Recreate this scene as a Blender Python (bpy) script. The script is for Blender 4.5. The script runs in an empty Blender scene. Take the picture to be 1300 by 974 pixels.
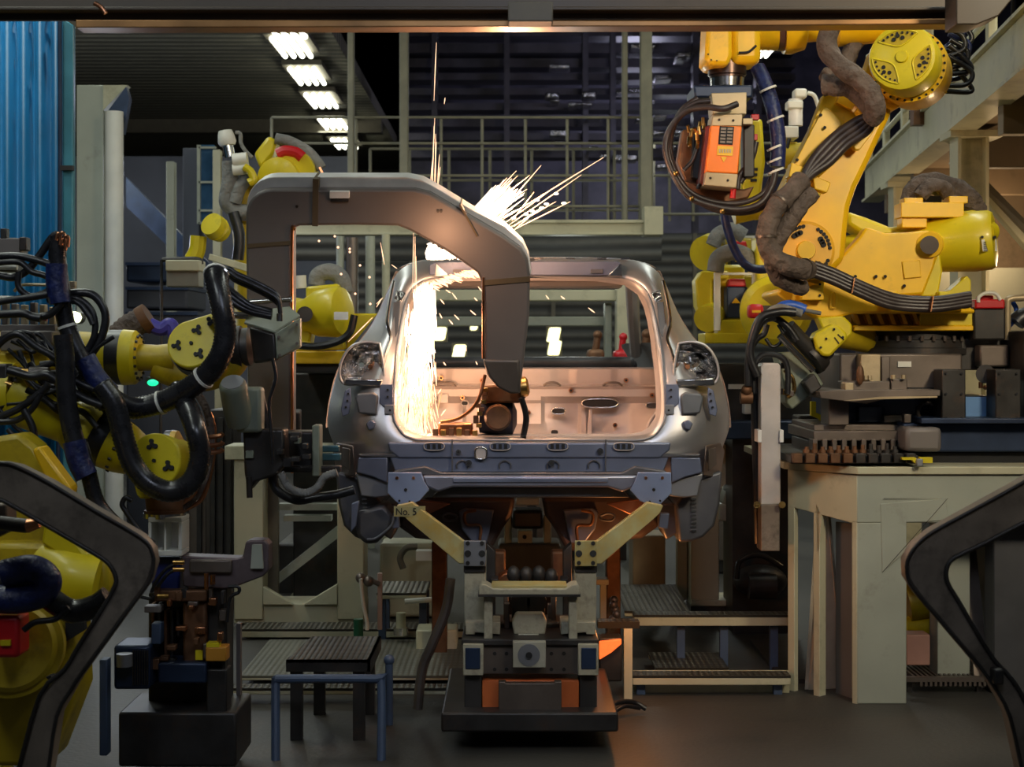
import bpy, bmesh, math, random
from mathutils import Vector, Matrix
R = random.Random(7)
PI = math.pi
V = Vector
C = bpy.context.scene.collection
F, CX, CY, CZ = 2000.0, 650.0, 442.0, 1.65      # focal length in pixels of the 1300x974 frame, horizon point, eye height

def P(px, py, Y):
    "the point at depth Y metres seen at a pixel of the photograph"
    return V(((px - CX) * Y / F, Y, CZ - (py - CY) * Y / F))

def PT(pts, Y):
    return [P(p[0], p[1], p[2] if len(p) > 2 else Y) for p in pts]

def basis(d):
    d = d.normalized()
    up = V((0, 0, 1)) if abs(d.z) < 0.95 else V((0, 1, 0))
    a = d.cross(up).normalized()
    return a, a.cross(d).normalized(), d

def spline(pts, n=8):
    pts = [V(p) for p in pts]
    if len(pts) < 3: return pts
    q = [pts[0] * 2 - pts[1]] + pts + [pts[-1] * 2 - pts[-2]]
    out = []
    for i in range(1, len(q) - 2):
        a, b, c, d = q[i - 1:i + 3]
        for k in range(n):
            t = k / n
            out.append(0.5 * ((2 * b) + (c - a) * t + (2 * a - 5 * b + 4 * c - d) * t * t + (3 * b - a - 3 * c + d) * t ** 3))
    out.append(pts[-1])
    return out

ROOTS = {}

class MB:
    def __init__(s): s.v = []; s.f = []
    def add(s, vs, fs):
        b = len(s.v); s.v += [V(v) for v in vs]; s.f += [tuple(b + i for i in f) for f in fs]; return s
    def box(s, lo, hi):
        x0, y0, z0 = lo; x1, y1, z1 = hi
        return s.add([(x0,y0,z0),(x1,y0,z0),(x1,y1,z0),(x0,y1,z0),(x0,y0,z1),(x1,y0,z1),(x1,y1,z1),(x0,y1,z1)],
                     [(3,2,1,0),(4,5,6,7),(0,1,5,4),(1,2,6,5),(2,3,7,6),(3,0,4,7)])
    def obox(s, c, a, b, d):
        "box round c with half-axis vectors a, b, d"
        c, a, b, d = V(c), V(a), V(b), V(d)
        return s.add([c-a-b-d, c+a-b-d, c+a+b-d, c-a+b-d, c-a-b+d, c+a-b+d, c+a+b+d, c-a+b+d],
                     [(3,2,1,0),(4,5,6,7),(0,1,5,4),(1,2,6,5),(2,3,7,6),(3,0,4,7)])
    def pb(s, x0, y0, x1, y1, Y, d):
        "box whose front face covers the pixel rectangle at depth Y, d metres deep"
        a, b = P(x0, y1, Y), P(x1, y0, Y)
        return s.box((a.x, Y, a.z), (b.x, Y + d, b.z))
    def prism(s, pts, vec):
        pts = [V(p) for p in pts]; vec = V(vec); n = len(pts)
        return s.add(pts + [p + vec for p in pts], [tuple(range(n)), tuple(range(2*n-1, n-1, -1))] + [(i, n+i, n+(i+1) % n, (i+1) % n) for i in range(n)])
    def pp(s, pts, Y, d): return s.prism(PT(pts, Y), (0, d, 0))
    def cyl(s, a, b, r, r2=None, n=24):
        a, b = V(a), V(b); r2 = r if r2 is None else r2
        u, w, _ = basis(b - a)
        vs = []
        for c, q in ((a, r), (b, r2)):
            vs += [c + (u*math.cos(2*PI*i/n) + w*math.sin(2*PI*i/n)) * q for i in range(n)]
        return s.add(vs, [tuple(range(n-1, -1, -1)), tuple(range(n, 2*n))] + [(i, (i+1) % n, n+(i+1) % n, n+i) for i in range(n)])
    def rev(s, a, b, prof, n=28):
        "profile of (t along a-b in metres, radius), closed with caps"
        a = V(a); u, w, d = basis(V(b) - a); vs = []; fs = []
        for t, r in prof:
            vs += [a + d*t + (u*math.cos(2*PI*i/n) + w*math.sin(2*PI*i/n)) * max(r, 1e-4) for i in range(n)]
        m = len(prof)
        for k in range(m-1):
            fs += [(k*n+i, k*n+(i+1) % n, (k+1)*n+(i+1) % n, (k+1)*n+i) for i in range(n)]
        fs += [tuple(range(n-1, -1, -1)), tuple(range((m-1)*n, m*n))]
        return s.add(vs, fs)
    def tube(s, pts, r, n=10, sm=8, rib=0.0, pitch=0.012, taper=None, wr=0.0):
        pts = spline(pts, sm)
        if rib or wr:
            L = [0]
            for i in range(1, len(pts)): L.append(L[-1] + (pts[i]-pts[i-1]).length)
            N = max(2, int(L[-1] / pitch * 2)); q = []; j = 0
            for k in range(N+1):
                t = L[-1]*k/N
                while j < len(L)-2 and L[j+1] < t: j += 1
                q.append(pts[j].lerp(pts[j+1], min(1, (t-L[j])/max(1e-9, L[j+1]-L[j]))))
            pts = q
        m = len(pts); d0 = (pts[1]-pts[0]).normalized(); u, w, _ = basis(d0); vs = []; fs = []
        for k, p in enumerate(pts):
            d = (pts[min(k+1, m-1)] - pts[max(k-1, 0)])
            if d.length < 1e-9: d = d0.copy()
            d.normalize()
            u = (u - d*u.dot(d)).normalized(); w = d.cross(u)
            q = r * (1 + (rib if k % 2 else -rib)) if rib else r
            if taper: q *= taper(k / (m-1))
            if wr:
                c0 = R.uniform(-1, 1)*wr
                vs += [p + (u*math.cos(2*PI*i/n) + w*math.sin(2*PI*i/n))*q*(1 + c0 + wr*0.9*math.sin(i*1.7+k*1.1) + R.uniform(-.4, .4)*wr) for i in range(n)]
            else:
                vs += [p + (u*math.cos(2*PI*i/n) + w*math.sin(2*PI*i/n))*q for i in range(n)]
        for k in range(m-1):
            fs += [(k*n+i, k*n+(i+1) % n, (k+1)*n+(i+1) % n, (k+1)*n+i) for i in range(n)]
        fs += [tuple(range(n-1, -1, -1)), tuple(range((m-1)*n, m*n))]
        return s.add(vs, fs)
    def ball(s, c, r, sc=(1, 1, 1), n=16, m=10):
        c = V(c); vs = []; fs = []
        for j in range(1, m):
            for i in range(n):
                t, p = PI*j/m, 2*PI*i/n
                vs.append(c + V((math.sin(t)*math.cos(p)*sc[0], math.sin(t)*math.sin(p)*sc[1], math.cos(t)*sc[2]))*r)
        k = len(vs); vs += [c + V((0, 0, sc[2]))*r, c - V((0, 0, sc[2]))*r]
        for j in range(m-2):
            fs += [(j*n+i, (j+1)*n+i, (j+1)*n+(i+1) % n, j*n+(i+1) % n) for i in range(n)]
        fs += [(k, i, (i+1) % n) for i in range(n)] + [(k+1, (m-2)*n+(i+1) % n, (m-2)*n+i) for i in range(n)]
        return s.add(vs, fs)
    def loft(s, loops, closed=False):
        n = len(loops[0]); vs = [V(p) for l in loops for p in l]; fs = []
        for k in range(len(loops)-1):
            for i in range(n if closed else n-1):
                j = (i+1) % n
                fs.append((k*n+i, k*n+j, (k+1)*n+j, (k+1)*n+i))
        return s.add(vs, fs)
    def bolts(s, c, axis, r, n, br, h, a0=0, a1=2*PI):
        c = V(c); u, w, d = basis(V(axis))
        for i in range(n):
            t = a0 + (a1-a0)*i/n
            p = c + (u*math.cos(t) + w*math.sin(t))*r
            s.cyl(p - d*h*0.3, p + d*h, br, n=8)
        return s
    def make(s, name, m, parent=None, label=None, cat=None, group=None, kind=None, bev=0.0, sm=35, sub=0, solid=0.0, flip=True):
        me = bpy.data.meshes.new(name)
        if parent is not None: off = ROOTS[parent.name]
        elif s.v:
            xs = [v.x for v in s.v]; ys = [v.y for v in s.v]; zs = [v.z for v in s.v]
            off = V(((min(xs)+max(xs))/2, (min(ys)+max(ys))/2, min(zs)))
        else: off = V((0, 0, 0))
        me.from_pydata([tuple(v - off) for v in s.v], [], s.f)
        b = bmesh.new(); b.from_mesh(me)
        if flip: bmesh.ops.recalc_face_normals(b, faces=b.faces)
        b.to_mesh(me); b.free()
        me.polygons.foreach_set('use_smooth', [True]*len(me.polygons))
        me.set_sharp_from_angle(angle=math.radians(sm))
        me.materials.append(m)
        o = bpy.data.objects.new(name, me); C.objects.link(o)
        if parent is not None:
            o.parent = parent; ROOTS[o.name] = off
        else:
            o.location = off; ROOTS[o.name] = off
        if solid:
            md = o.modifiers.new('thick', 'SOLIDIFY'); md.thickness = solid; md.offset = 0
        if sub:
            md = o.modifiers.new('sub', 'SUBSURF'); md.levels = md.render_levels = sub
        if bev:
            md = o.modifiers.new('bevel', 'BEVEL'); md.width = bev; md.segments = 2; md.limit_method = 'ANGLE'; md.angle_limit = math.radians(40)
        tag(o, label, cat, group, kind)
        return o

def tag(o, label=None, cat=None, group=None, kind=None):
    if label: o['label'] = label
    if cat: o['category'] = cat
    if group: o['group'] = group
    if kind: o['kind'] = kind
    return o

def thing(name, label, cat, loc, group=None):
    o = bpy.data.objects.new(name, None); C.objects.link(o); o.location = loc; o.empty_display_size = 0.1
    ROOTS[o.name] = V(loc)
    return tag(o, label, cat, group)

def dup(root, delta, label=None, group=None):
    r = root.copy(); C.objects.link(r); r.location = root.location + V(delta)
    if label: r['label'] = label
    if group: r['group'] = group
    for ch in list(root.children):
        c = ch.copy(); C.objects.link(c); c.parent = r
        for g in list(ch.children):
            d = g.copy(); C.objects.link(d); d.parent = c
    return r

def mat(name, col, rough=0.5, metal=0.0, var=0.18, vs=6.0, dirt=0.0, dcol=(0.03, 0.022, 0.015), ds=3.0, bump=0.0, bs=40.0, coat=0.0, emit=None, es=0.0, rv=0.12):
    m = bpy.data.materials.new(name); m.use_nodes = True
    nt = m.node_tree; N = nt.nodes; L = nt.links; b = N['Principled BSDF']
    tc = N.new('ShaderNodeTexCoord')
    n1 = N.new('ShaderNodeTexNoise'); n1.inputs['Scale'].default_value = vs; n1.inputs['Detail'].default_value = 6
    L.new(tc.outputs['Object'], n1.inputs['Vector'])
    r1 = N.new('ShaderNodeValToRGB'); r1.color_ramp.elements[0].position = 0.3; r1.color_ramp.elements[1].position = 0.7
    r1.color_ramp.elements[0].color = (*[c*(1-var) for c in col], 1); r1.color_ramp.elements[1].color = (*[min(1, c*(1+var)) for c in col], 1)
    L.new(n1.outputs['Fac'], r1.inputs['Fac'])
    out = r1.outputs['Color']
    if dirt > 0:
        n2 = N.new('ShaderNodeTexNoise'); n2.inputs['Scale'].default_value = ds; n2.inputs['Detail'].default_value = 9; n2.inputs['Roughness'].default_value = 0.7
        L.new(tc.outputs['Object'], n2.inputs['Vector'])
        r2 = N.new('ShaderNodeValToRGB'); r2.color_ramp.elements[0].position = 0.62 - 0.25*dirt; r2.color_ramp.elements[1].position = 0.78
        r2.color_ramp.elements[0].color = (0, 0, 0, 1); r2.color_ramp.elements[1].color = (min(1, dirt+0.35),)*3 + (1,)
        L.new(n2.outputs['Fac'], r2.inputs['Fac'])
        mx = N.new('ShaderNodeMixRGB'); mx.inputs[2].default_value = (*dcol, 1)
        L.new(r2.outputs['Color'], mx.inputs[0]); L.new(out, mx.inputs[1]); out = mx.outputs[0]
    L.new(out, b.inputs['Base Color'])
    mr = N.new('ShaderNodeMapRange'); mr.inputs['To Min'].default_value = max(0.03, rough-rv); mr.inputs['To Max'].default_value = min(1, rough+rv)
    L.new(n1.outputs['Fac'], mr.inputs['Value']); L.new(mr.outputs[0], b.inputs['Roughness'])
    b.inputs['Metallic'].default_value = metal
    if coat: b.inputs['Coat Weight'].default_value = coat; b.inputs['Coat Roughness'].default_value = 0.15
    if bump:
        n3 = N.new('ShaderNodeTexNoise'); n3.inputs['Scale'].default_value = bs; n3.inputs['Detail'].default_value = 4
        L.new(tc.outputs['Object'], n3.inputs['Vector'])
        bp = N.new('ShaderNodeBump'); bp.inputs['Strength'].default_value = bump; bp.inputs['Distance'].default_value = 0.01 if bump < 1 else 0.035
        L.new(n3.outputs['Fac'], bp.inputs['Height']); L.new(bp.outputs[0], b.inputs['Normal'])
    if emit:
        b.inputs['Emission Color'].default_value = (*emit, 1); b.inputs['Emission Strength'].default_value = es
    return m

def wave_mat(name, c0, c1, scale, direction='Z', rough=0.5, metal=0.3, bump=0.5, second=None, diag=False):
    "ribbed or chequered sheet"
    m = mat(name, c1, rough, metal, dirt=0.3)
    nt = m.node_tree; N = nt.nodes; L = nt.links; b = N['Principled BSDF']
    tc = N.new('ShaderNodeTexCoord'); w = N.new('ShaderNodeTexWave'); w.bands_direction = direction if not diag else 'DIAGONAL'
    w.inputs['Scale'].default_value = scale; w.inputs['Distortion'].default_value = 0
    L.new(tc.outputs['Object'], w.inputs['Vector']); h = w.outputs['Fac']
    if second:
        w2 = N.new('ShaderNodeTexWave'); w2.bands_direction = second; w2.inputs['Scale'].default_value = scale
        L.new(tc.outputs['Object'], w2.inputs['Vector'])
        mm = N.new('ShaderNodeMath'); mm.operation = 'MULTIPLY'; L.new(h, mm.inputs[0]); L.new(w2.outputs['Fac'], mm.inputs[1]); h = mm.outputs[0]
    mx = N.new('ShaderNodeMixRGB'); mx.inputs[1].default_value = (*c0, 1); old = b.inputs['Base Color'].links[0].from_socket
    L.new(h, mx.inputs[0]); L.new(old, mx.inputs[2]); L.new(mx.outputs[0], b.inputs['Base Color'])
    bp = N.new('ShaderNodeBump'); bp.inputs['Strength'].default_value = bump; bp.inputs['Distance'].default_value = 0.02
    L.new(h, bp.inputs['Height']); L.new(bp.outputs[0], b.inputs['Normal'])
    return m

M = {}
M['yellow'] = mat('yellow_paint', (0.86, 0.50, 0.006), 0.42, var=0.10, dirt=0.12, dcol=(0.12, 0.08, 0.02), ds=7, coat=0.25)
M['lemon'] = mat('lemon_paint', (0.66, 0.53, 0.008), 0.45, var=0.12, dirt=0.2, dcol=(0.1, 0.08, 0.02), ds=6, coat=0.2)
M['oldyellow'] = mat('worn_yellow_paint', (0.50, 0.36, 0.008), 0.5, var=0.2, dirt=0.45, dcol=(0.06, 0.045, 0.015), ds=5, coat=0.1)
M['orange'] = mat('orange_paint', (0.95, 0.22, 0.01), 0.4, var=0.06, coat=0.2)
M['red'] = mat('red_plastic', (0.5, 0.01, 0.015), 0.4, var=0.1)
M['blue'] = mat('deep_blue_tape', (0.007, 0.014, 0.075), 0.42, var=0.5, vs=30, bump=0.4, bs=60)
M['brightblue'] = mat('bright_blue_plastic', (0.02, 0.10, 0.5), 0.4)
M['curtain'] = mat('cyan_blue_sheet', (0.001, 0.12, 0.28), 0.5, var=0.25, vs=2.0)
M['teal'] = mat('pale_cyan_sheet', (0.05, 0.22, 0.30), 0.35, var=0.3, vs=3, coat=0.4)
M['navy'] = mat('navy_painted_steel', (0.02, 0.035, 0.075), 0.4, metal=0.3, var=0.3)
M['sky'] = mat('sky_blue_paint', (0.055, 0.085, 0.15), 0.5, var=0.15, dirt=0.3)
M['cream'] = mat('cream_paint', (0.50, 0.48, 0.33), 0.55, var=0.10, vs=3, dirt=0.35, dcol=(0.14, 0.12, 0.07), ds=4)
M['paleg'] = mat('pale_grey_green_paint', (0.36, 0.38, 0.31), 0.5, var=0.10, vs=3, dirt=0.3, dcol=(0.14, 0.12, 0.09), ds=4)
M['greybox'] = mat('grey_green_enamel', (0.20, 0.225, 0.17), 0.45, var=0.12, dirt=0.3)
M['white'] = mat('white_plastic', (0.68, 0.67, 0.6), 0.45, var=0.08)
M['black'] = mat('black_rubber', (0.012, 0.012, 0.014), 0.36, var=0.35, vs=25, rv=0.15)
M['hose'] = mat('black_corrugated_hose', (0.016, 0.016, 0.018), 0.28, var=0.3, vs=20)
M['cloth'] = mat('brown_fabric_sleeve', (0.115, 0.085, 0.07), 0.85, var=0.35, vs=14, bump=1.0, bs=22)
M['gcloth'] = mat('grey_fabric_sleeve', (0.19, 0.19, 0.18), 0.85, var=0.3, vs=9, bump=1.0, bs=12)
M['dark'] = mat('dark_machine_steel', (0.045, 0.042, 0.04), 0.45, metal=0.5, var=0.4, dirt=0.4, dcol=(0.09, 0.05, 0.03), ds=9)
M['rust'] = mat('rust_brown_steel', (0.16, 0.075, 0.035), 0.55, metal=0.5, var=0.4, vs=14, dirt=0.4)
M['brownst'] = mat('grey_brown_machined_steel', (0.16, 0.13, 0.11), 0.42, metal=0.6, var=0.25, dirt=0.4)
M['gunmetal'] = mat('weathered_gun_frame', (0.20, 0.165, 0.13), 0.55, metal=0.2, var=0.4, vs=5, dirt=0.6, dcol=(0.018, 0.014, 0.01), ds=8)
M['gunframe'] = mat('grey_brown_gun_frame', (0.165, 0.145, 0.135), 0.5, metal=0.2, var=0.08, vs=3, dirt=0.08, dcol=(0.10, 0.08, 0.06), ds=3)
M['gunrim'] = mat('pale_rim_metal', (0.80, 0.78, 0.75), 0.5, metal=0.1, var=0.15, vs=8)  # lamp light on the gun's top edge is put into this pale colour
M['chrome'] = mat('polished_steel', (0.62, 0.6, 0.57), 0.2, metal=1.0, var=0.1)
M['brass'] = mat('brass_fitting', (0.55, 0.33, 0.10), 0.3, metal=1.0, var=0.2)
M['copper'] = mat('copper_shunt', (0.62, 0.28, 0.14), 0.3, metal=1.0, var=0.25, vs=12)
M['beige'] = mat('bronze_beige_plate', (0.42, 0.33, 0.2), 0.45, metal=0.4, var=0.15, dirt=0.3)
M['body'] = mat('bare_galvanised_steel', (0.52, 0.51, 0.51), 0.40, metal=0.8, var=0.09, vs=2.5, bump=0.05, bs=5)
M['bodyin'] = mat('inner_panel_steel', (0.50, 0.45, 0.43), 0.5, metal=0.25, var=0.08, vs=3)
M['bodyflat'] = mat('grey_pressed_steel', (0.26, 0.265, 0.285), 0.45, metal=0.6, var=0.08, vs=3)
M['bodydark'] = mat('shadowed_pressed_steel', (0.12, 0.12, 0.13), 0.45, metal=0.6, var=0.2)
M['bodyblue'] = mat('blue_tinted_steel', (0.17, 0.195, 0.28), 0.42, metal=0.55, var=0.12, vs=5)  # bluish light on the lower body is put into this steel colour
M['crinkle'] = mat('crinkled_bright_steel', (0.60, 0.59, 0.58), 0.2, metal=1.0, var=0.25, bump=1.0, bs=16)
M['hole'] = mat('dark_hole_lining', (0.008, 0.008, 0.009), 0.7)
M['patina'] = mat('patchy_yellow_grey_paint', (0.38, 0.35, 0.17), 0.5, var=0.25, vs=5, dirt=0.95, dcol=(0.42, 0.24, 0.01), ds=7)
M['jig'] = mat('chipped_cream_jig_paint', (0.40, 0.37, 0.27), 0.5, var=0.2, vs=6, dirt=0.5, dcol=(0.05, 0.04, 0.03), ds=12)
M['floor'] = mat('dark_oily_floor', (0.022, 0.02, 0.018), 0.55, var=0.4, vs=1.5, bump=0.2)
M['floor2'] = mat('grey_concrete_floor', (0.05, 0.047, 0.04), 0.55, var=0.4, vs=1.0, bump=0.2)
M['wall'] = mat('dim_blue_grey_cladding', (0.05, 0.055, 0.075), 0.7, var=0.4, vs=0.8)
M['railpaint'] = mat('dull_cream_rail_paint', (0.22, 0.21, 0.15), 0.6)
M['rack'] = mat('blue_black_rack_steel', (0.09, 0.085, 0.12), 0.5, metal=0.2, var=0.5, vs=2)
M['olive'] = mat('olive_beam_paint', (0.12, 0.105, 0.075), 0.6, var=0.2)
M['topbeam'] = mat('dark_brown_foreground_beam', (0.07, 0.05, 0.03), 0.5, var=0.35, vs=3, dirt=0.4)
M['ceil'] = wave_mat('ribbed_ceiling_deck', (0.09, 0.085, 0.06), (0.30, 0.28, 0.21), 1.2, 'Y', 0.65, 0.0, 0.8)
M['ply'] = wave_mat('ribbed_metal_cladding', (0.03, 0.03, 0.03), (0.09, 0.085, 0.075), 2.2, 'Z', 0.6, 0.2, 0.8)
M['tread'] = wave_mat('chequer_plate', (0.05, 0.045, 0.035), (0.26, 0.24, 0.19), 11, 'X', 0.4, 0.6, 0.7, second='Y')
M['beigewall'] = mat('tan_deck_soffit', (0.24, 0.18, 0.115), 0.65, var=0.15, vs=2, dirt=0.25)
M['cabledark'] = mat('dark_brown_cable', (0.035, 0.025, 0.024), 0.4, var=0.3, vs=20)
def emis(name, col, s):
    m = bpy.data.materials.new(name); m.use_nodes = True; nt = m.node_tree
    b = nt.nodes['Principled BSDF']; b.inputs['Base Color'].default_value = (*[c*0.5 for c in col], 1)
    b.inputs['Emission Color'].default_value = (*col, 1); b.inputs['Emission Strength'].default_value = s
    nz = nt.nodes.new('ShaderNodeTexNoise'); nz.inputs['Scale'].default_value = 9
    mp = nt.nodes.new('ShaderNodeMapRange'); mp.inputs['To Min'].default_value = s*0.75; mp.inputs['To Max'].default_value = s*1.25
    nt.links.new(nz.outputs['Fac'], mp.inputs['Value']); nt.links.new(mp.outputs[0], b.inputs['Emission Strength'])
    return m
M['tube'] = emis('fluorescent_tube_glow', (1.0, 1.0, 0.80), 7)
M['tubefar'] = emis('warm_lamp_glow', (1.0, 0.97, 0.50), 2.2)
M['greenled'] = emis('green_indicator_glow', (0.02, 1.0, 0.45), 1.1)
M['spark'] = emis('white_hot_spark', (1.0, 0.60, 0.36), 1.9)
M['spark2'] = emis('orange_spark', (1.0, 0.42, 0.18), 1.25)
M['sparkhot'] = emis('incandescent_spark', (1.0, 0.78, 0.58), 2.6)
M['redglow'] = emis('red_orange_lamp', (1.0, 0.16, 0.03), 1.2)
# ---------------------------------------------------------------- the hall
def slab(name, lo, hi, m, **k): return MB().box(lo, hi).make(name, M[m] if isinstance(m, str) else m, kind='structure', **k)
slab('floor', (-16, -2, -0.2), (16, 60, 0.0), 'floor2')
slab('ceiling', (-16, 9, 5.5), (-2.2, 60, 5.7), 'ceil')
slab('ceiling_high', (-16.3, -2, 9.0), (16.3, 60, 9.2), 'wall')
slab('wall_back', (-16, 58, 0), (16, 58.3, 9), 'wall')
slab('wall_left', (-16.3, -2, 0), (-16, 60, 9), 'wall')
slab('wall_right', (16, -2, 0), (16.3, 60, 9), 'wall')
for i, (Y, h) in enumerate([(18.2, .16), (26.5, .22), (34, .2)]):
    slab('trim_%d' % (i+1), (-16, Y, 5.5-h), (-2.2, Y+.3, 5.5), 'olive')

def lamp(px, Y, z, label, group=None, L=1.15, W=0.43, m='tube', n=4):
    x = (px-CX)*Y/F
    t = thing('ceiling_lamp', label, 'ceiling lamp', (x, Y, z), group)
    MB().box((x-W/2-.05, Y-.03, z+.05), (x+W/2+.05, Y+L+.03, z+.12)).make('lamp_housing', M['olive'], t)
    for k in range(n):
        xx = x - W/2 + W*(k+.5)/n
        MB().cyl((xx, Y, z), (xx, Y+L, z), W/n*0.27, n=10).make('fluorescent_tube', M[m], t)
    MB().box((x-.015, Y+L/2, z+.12), (x+.015, Y+L/2+.03, z+.12+max(0.02, (5.5 if x < -2.3 else 9.0)-z-.14))).make('hanger', M['olive'], t)
    return t
order = ['nearest', 'second nearest', 'third nearest', 'third farthest', 'second farthest', 'farthest']
for k, (px, py) in enumerate([(352, 37), (362, 63), (383, 99), (402, 130), (418, 159), (433, 184)]):
    Y = 3.7*F/(CY-py)
    lamp(px, Y-.7, 5.35, 'bright four tube ceiling lamp, %s in the slanting row above the railings' % order[k], 'row of ceiling lamps')
lamp(835, 26, 1.65+116*26.7/F, 'small bright tube lamp hanging just right of the car roof', L=1.3, W=.36, m='tubefar')
lamp(972, 15, 1.65+382*15/F, 'white lamp glimpsed beneath the yellow robot forearm', L=.5, W=.22)
lamp(1302, 18, 1.65+142*18/F, 'white lamp at the frame edge below the gantry brace', L=.9, W=.30)
lamp(748-45, 40, 1.65+18*40/F, 'yellowish lamp seen low through the car rear opening', L=.5, W=.42, m='tubefar')
for (px, py, Y, w, lb) in [(703, 425, 17, .13, 'square yellow lamp seen through the car above the seat panel'), (704, 442, 17, .13, 'square yellow lamp seen through the car just over the seat panel'),
                    (559, 424, 14, .10, 'round warm lamp behind the spark shower'), (583, 447, 14, .11, 'round warm lamp left of the gun leg inside the car view'), (602, 414, 15, .07, 'faint white lamp touching the left side of the gun leg')]:
    c = P(px, py, Y)
    t = thing('wall_lamp', lb, 'lamp', c)
    MB().obox(c+V((0, .05, 0)), (w*.62, 0, 0), (0, .05, 0), (0, 0, w*.72)).make('lamp_housing', M['olive'], t)
    MB().obox(c-V((0, .01, 0)), (w*.5, 0, 0), (0, .02, 0), (w*.12, 0, w*.6)).make('diffuser', M['tubefar'], t, bev=.03)
c = P(93, 403, 8.2)
t = thing('indicator_lamp', 'small bright greenish-white lamp behind the left cable loops', 'lamp', c)
MB().cyl(c, c+V((0, .05, 0)), .03, n=8).make('lens', emis('greenish_white_lens', (.9, 1, .55), 9), t)
MB().cyl(c+V((0, .05, 0)), c+V((0, .12, 0)), .034, n=12).make('lamp_body', M['dark'], t)
c = P(194, 486, 8.6)
t = thing('indicator_lamp', 'green indicator lamp under the left robot wrist', 'lamp', c)
MB().ball(c, .026, (1.2, 1, .7)).make('lens', M['greenled'], t)
MB().box((c.x-.045, c.y+.02, c.z-.01), (c.x+.045, c.y+.08, c.z+.03)).make('lamp_body', M['dark'], t)

# ---------------------------------------------------------------- foreground beam across the top
t = thing('overhead_beam', 'dark brown steel beam crossing the top of the view', 'steel beam', P(660, 20, 5.4))
MB().pb(-60, -60, 1243, 26, 5.50, .02).make('web', M['topbeam'], t, bev=.004)
MB().pb(-60, 8, 1243, 13, 5.44, .06).make('upper_flange', M['topbeam'], t, bev=.004)
MB().pp([(96, 25), (900, 26), (1243, 23), (1243, 30), (900, 33), (96, 35)], 5.44, .10).make('lower_flange', mat('amber_brown_flange', (.30, .15, .05), .35, metal=.5, var=.45, vs=3), t, bev=.003)
MB().pb(645, 2, 702, 27, 5.28, .1).make('bracket', M['olive'], t, bev=.004)
MB().pp([(1214, -20), (1300, -20), (1268, 20), (1240, 31), (1214, 31)], 5.25, .14).make('end_plate', M['topbeam'], t, bev=.004)
MB().tube(PT([(120, 4), (128, 9), (134, 17)], 5.3), .008).make('copper_stub', M['copper'], t)

# ---------------------------------------------------------------- left background: blue sheet, columns
t = thing('blue_strip_curtain', 'tall ribbed blue sheet wall along the left edge', 'screen', P(45, 884, 9.0) - V((0, 0, .0)))
pts = []
for i in range(0, 41):
    px = -25 + i*2.6
    pts.append((px, 0.045*math.sin(i*PI/4) + (0.02 if i % 8 < 2 else 0)))
lo = [P(px, 842, 9.0) + V((0, o, 0)) for px, o in pts]; hi = [P(px, 5 + (max(0, px-60)*.7), 9.0) + V((0, o, 0)) for px, o in pts]
MB().loft([lo, hi]).make('ribbed_sheet', M['curtain'], t, solid=.01, sm=60)
MB().pp([(79, 842), (79, 22), (93, 32), (93, 842)], 8.9, .05).make('edge_strip', M['teal'], t, bev=.008)
MB().tube([P(76, 22, 8.88), P(76, 240, 8.88), P(72, 842, 8.88)], .012).make('seam', M['navy'], t)
for k, y in enumerate((210, 360)):
    MB().pb(76, y, 92, y+6, 8.86, .04).make('clip', M['dark'], t)

def column(x0, x1, y0, Y, m, label, d=.3, name='steel_column', cap=None):
    a, b = P(x0, y0, Y), P(x1, y0, Y)
    t = thing(name, label, 'column', ((a.x+b.x)/2, Y+d/2, 0))
    w = b.x-a.x; f = w*.16
    MB().box((a.x, Y, 0), (a.x+w, Y+f, a.z)).box((a.x+w*.42, Y+f, 0), (a.x+w*.58, Y+d-f, a.z)).box((a.x, Y+d-f, 0), (a.x+w, Y+d, a.z)).make('shaft', M[m], t, bev=.006)
    MB().box((a.x-w*.3, Y-.06, 0), (a.x+w*1.3, Y+d+.06, .03)).make('base_plate', M[m], t)
    return t
t = column(97, 131, 108, 11.5, 'paleg', 'broad pale column right of the blue sheet wall')
MB().pp([(131, 108), (162, 108), (131, 140)], 11.45, .1).make('top_gusset', M['cream'], t)
t = thing('steel_pipe_column', 'slim white round pipe column beside the broad pale column', 'column', (P(145, 0, 11.3).x, 11.3, 0))
MB().cyl((P(145, 0, 11.3).x, 11.3, 0), (P(145, 0, 11.3).x, 11.3, P(145, 142, 11.3).z), .065).make('pipe', M['white'], t)
MB().pp([(136, 142), (160, 110), (164, 125), (156, 170), (154, 142)], 11.35, .08).make('navy_bracket', M['navy'], t)
MB().box((P(134, 0, 11.3).x, 11.2, 0), (P(156, 0, 11.3).x, 11.4, .03)).make('base_plate', M['dark'], t)
column(211, 221, 205, 16, 'paleg', 'thin pale column in the dim left background', .12)
column(232, 252, 188, 17, 'wall', 'wide blue-grey column left of the blue window', .3)
column(270, 280, 190, 15.5, 'cream', 'thin cream post beside the blue window', .1)
t = thing('blue_window_panel', 'narrow dark blue window panel with white bars behind the left robot', 'window panel', P(262, 300, 16.5)-V((0, 0, .5)))
MB().pb(254, 184, 272, 282, 16.5, .05).make('pane', mat('blue_pane', (.01, .07, .16), .25, var=.3), t)
m_ = MB()
for y in (186, 230, 266, 282): m_.pb(252, y, 274, y+2.5, 16.45, .05)
m_.pb(250, 184, 254, 284, 16.45, .05).make('frame', M['paleg'], t)
MB().pp([(160, 225), (300, 370), (290, 386), (160, 262)], 18, .1).make('diagonal_brace', M['navy'], None, 'dark blue diagonal brace crossing the dim left background', 'brace')
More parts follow.
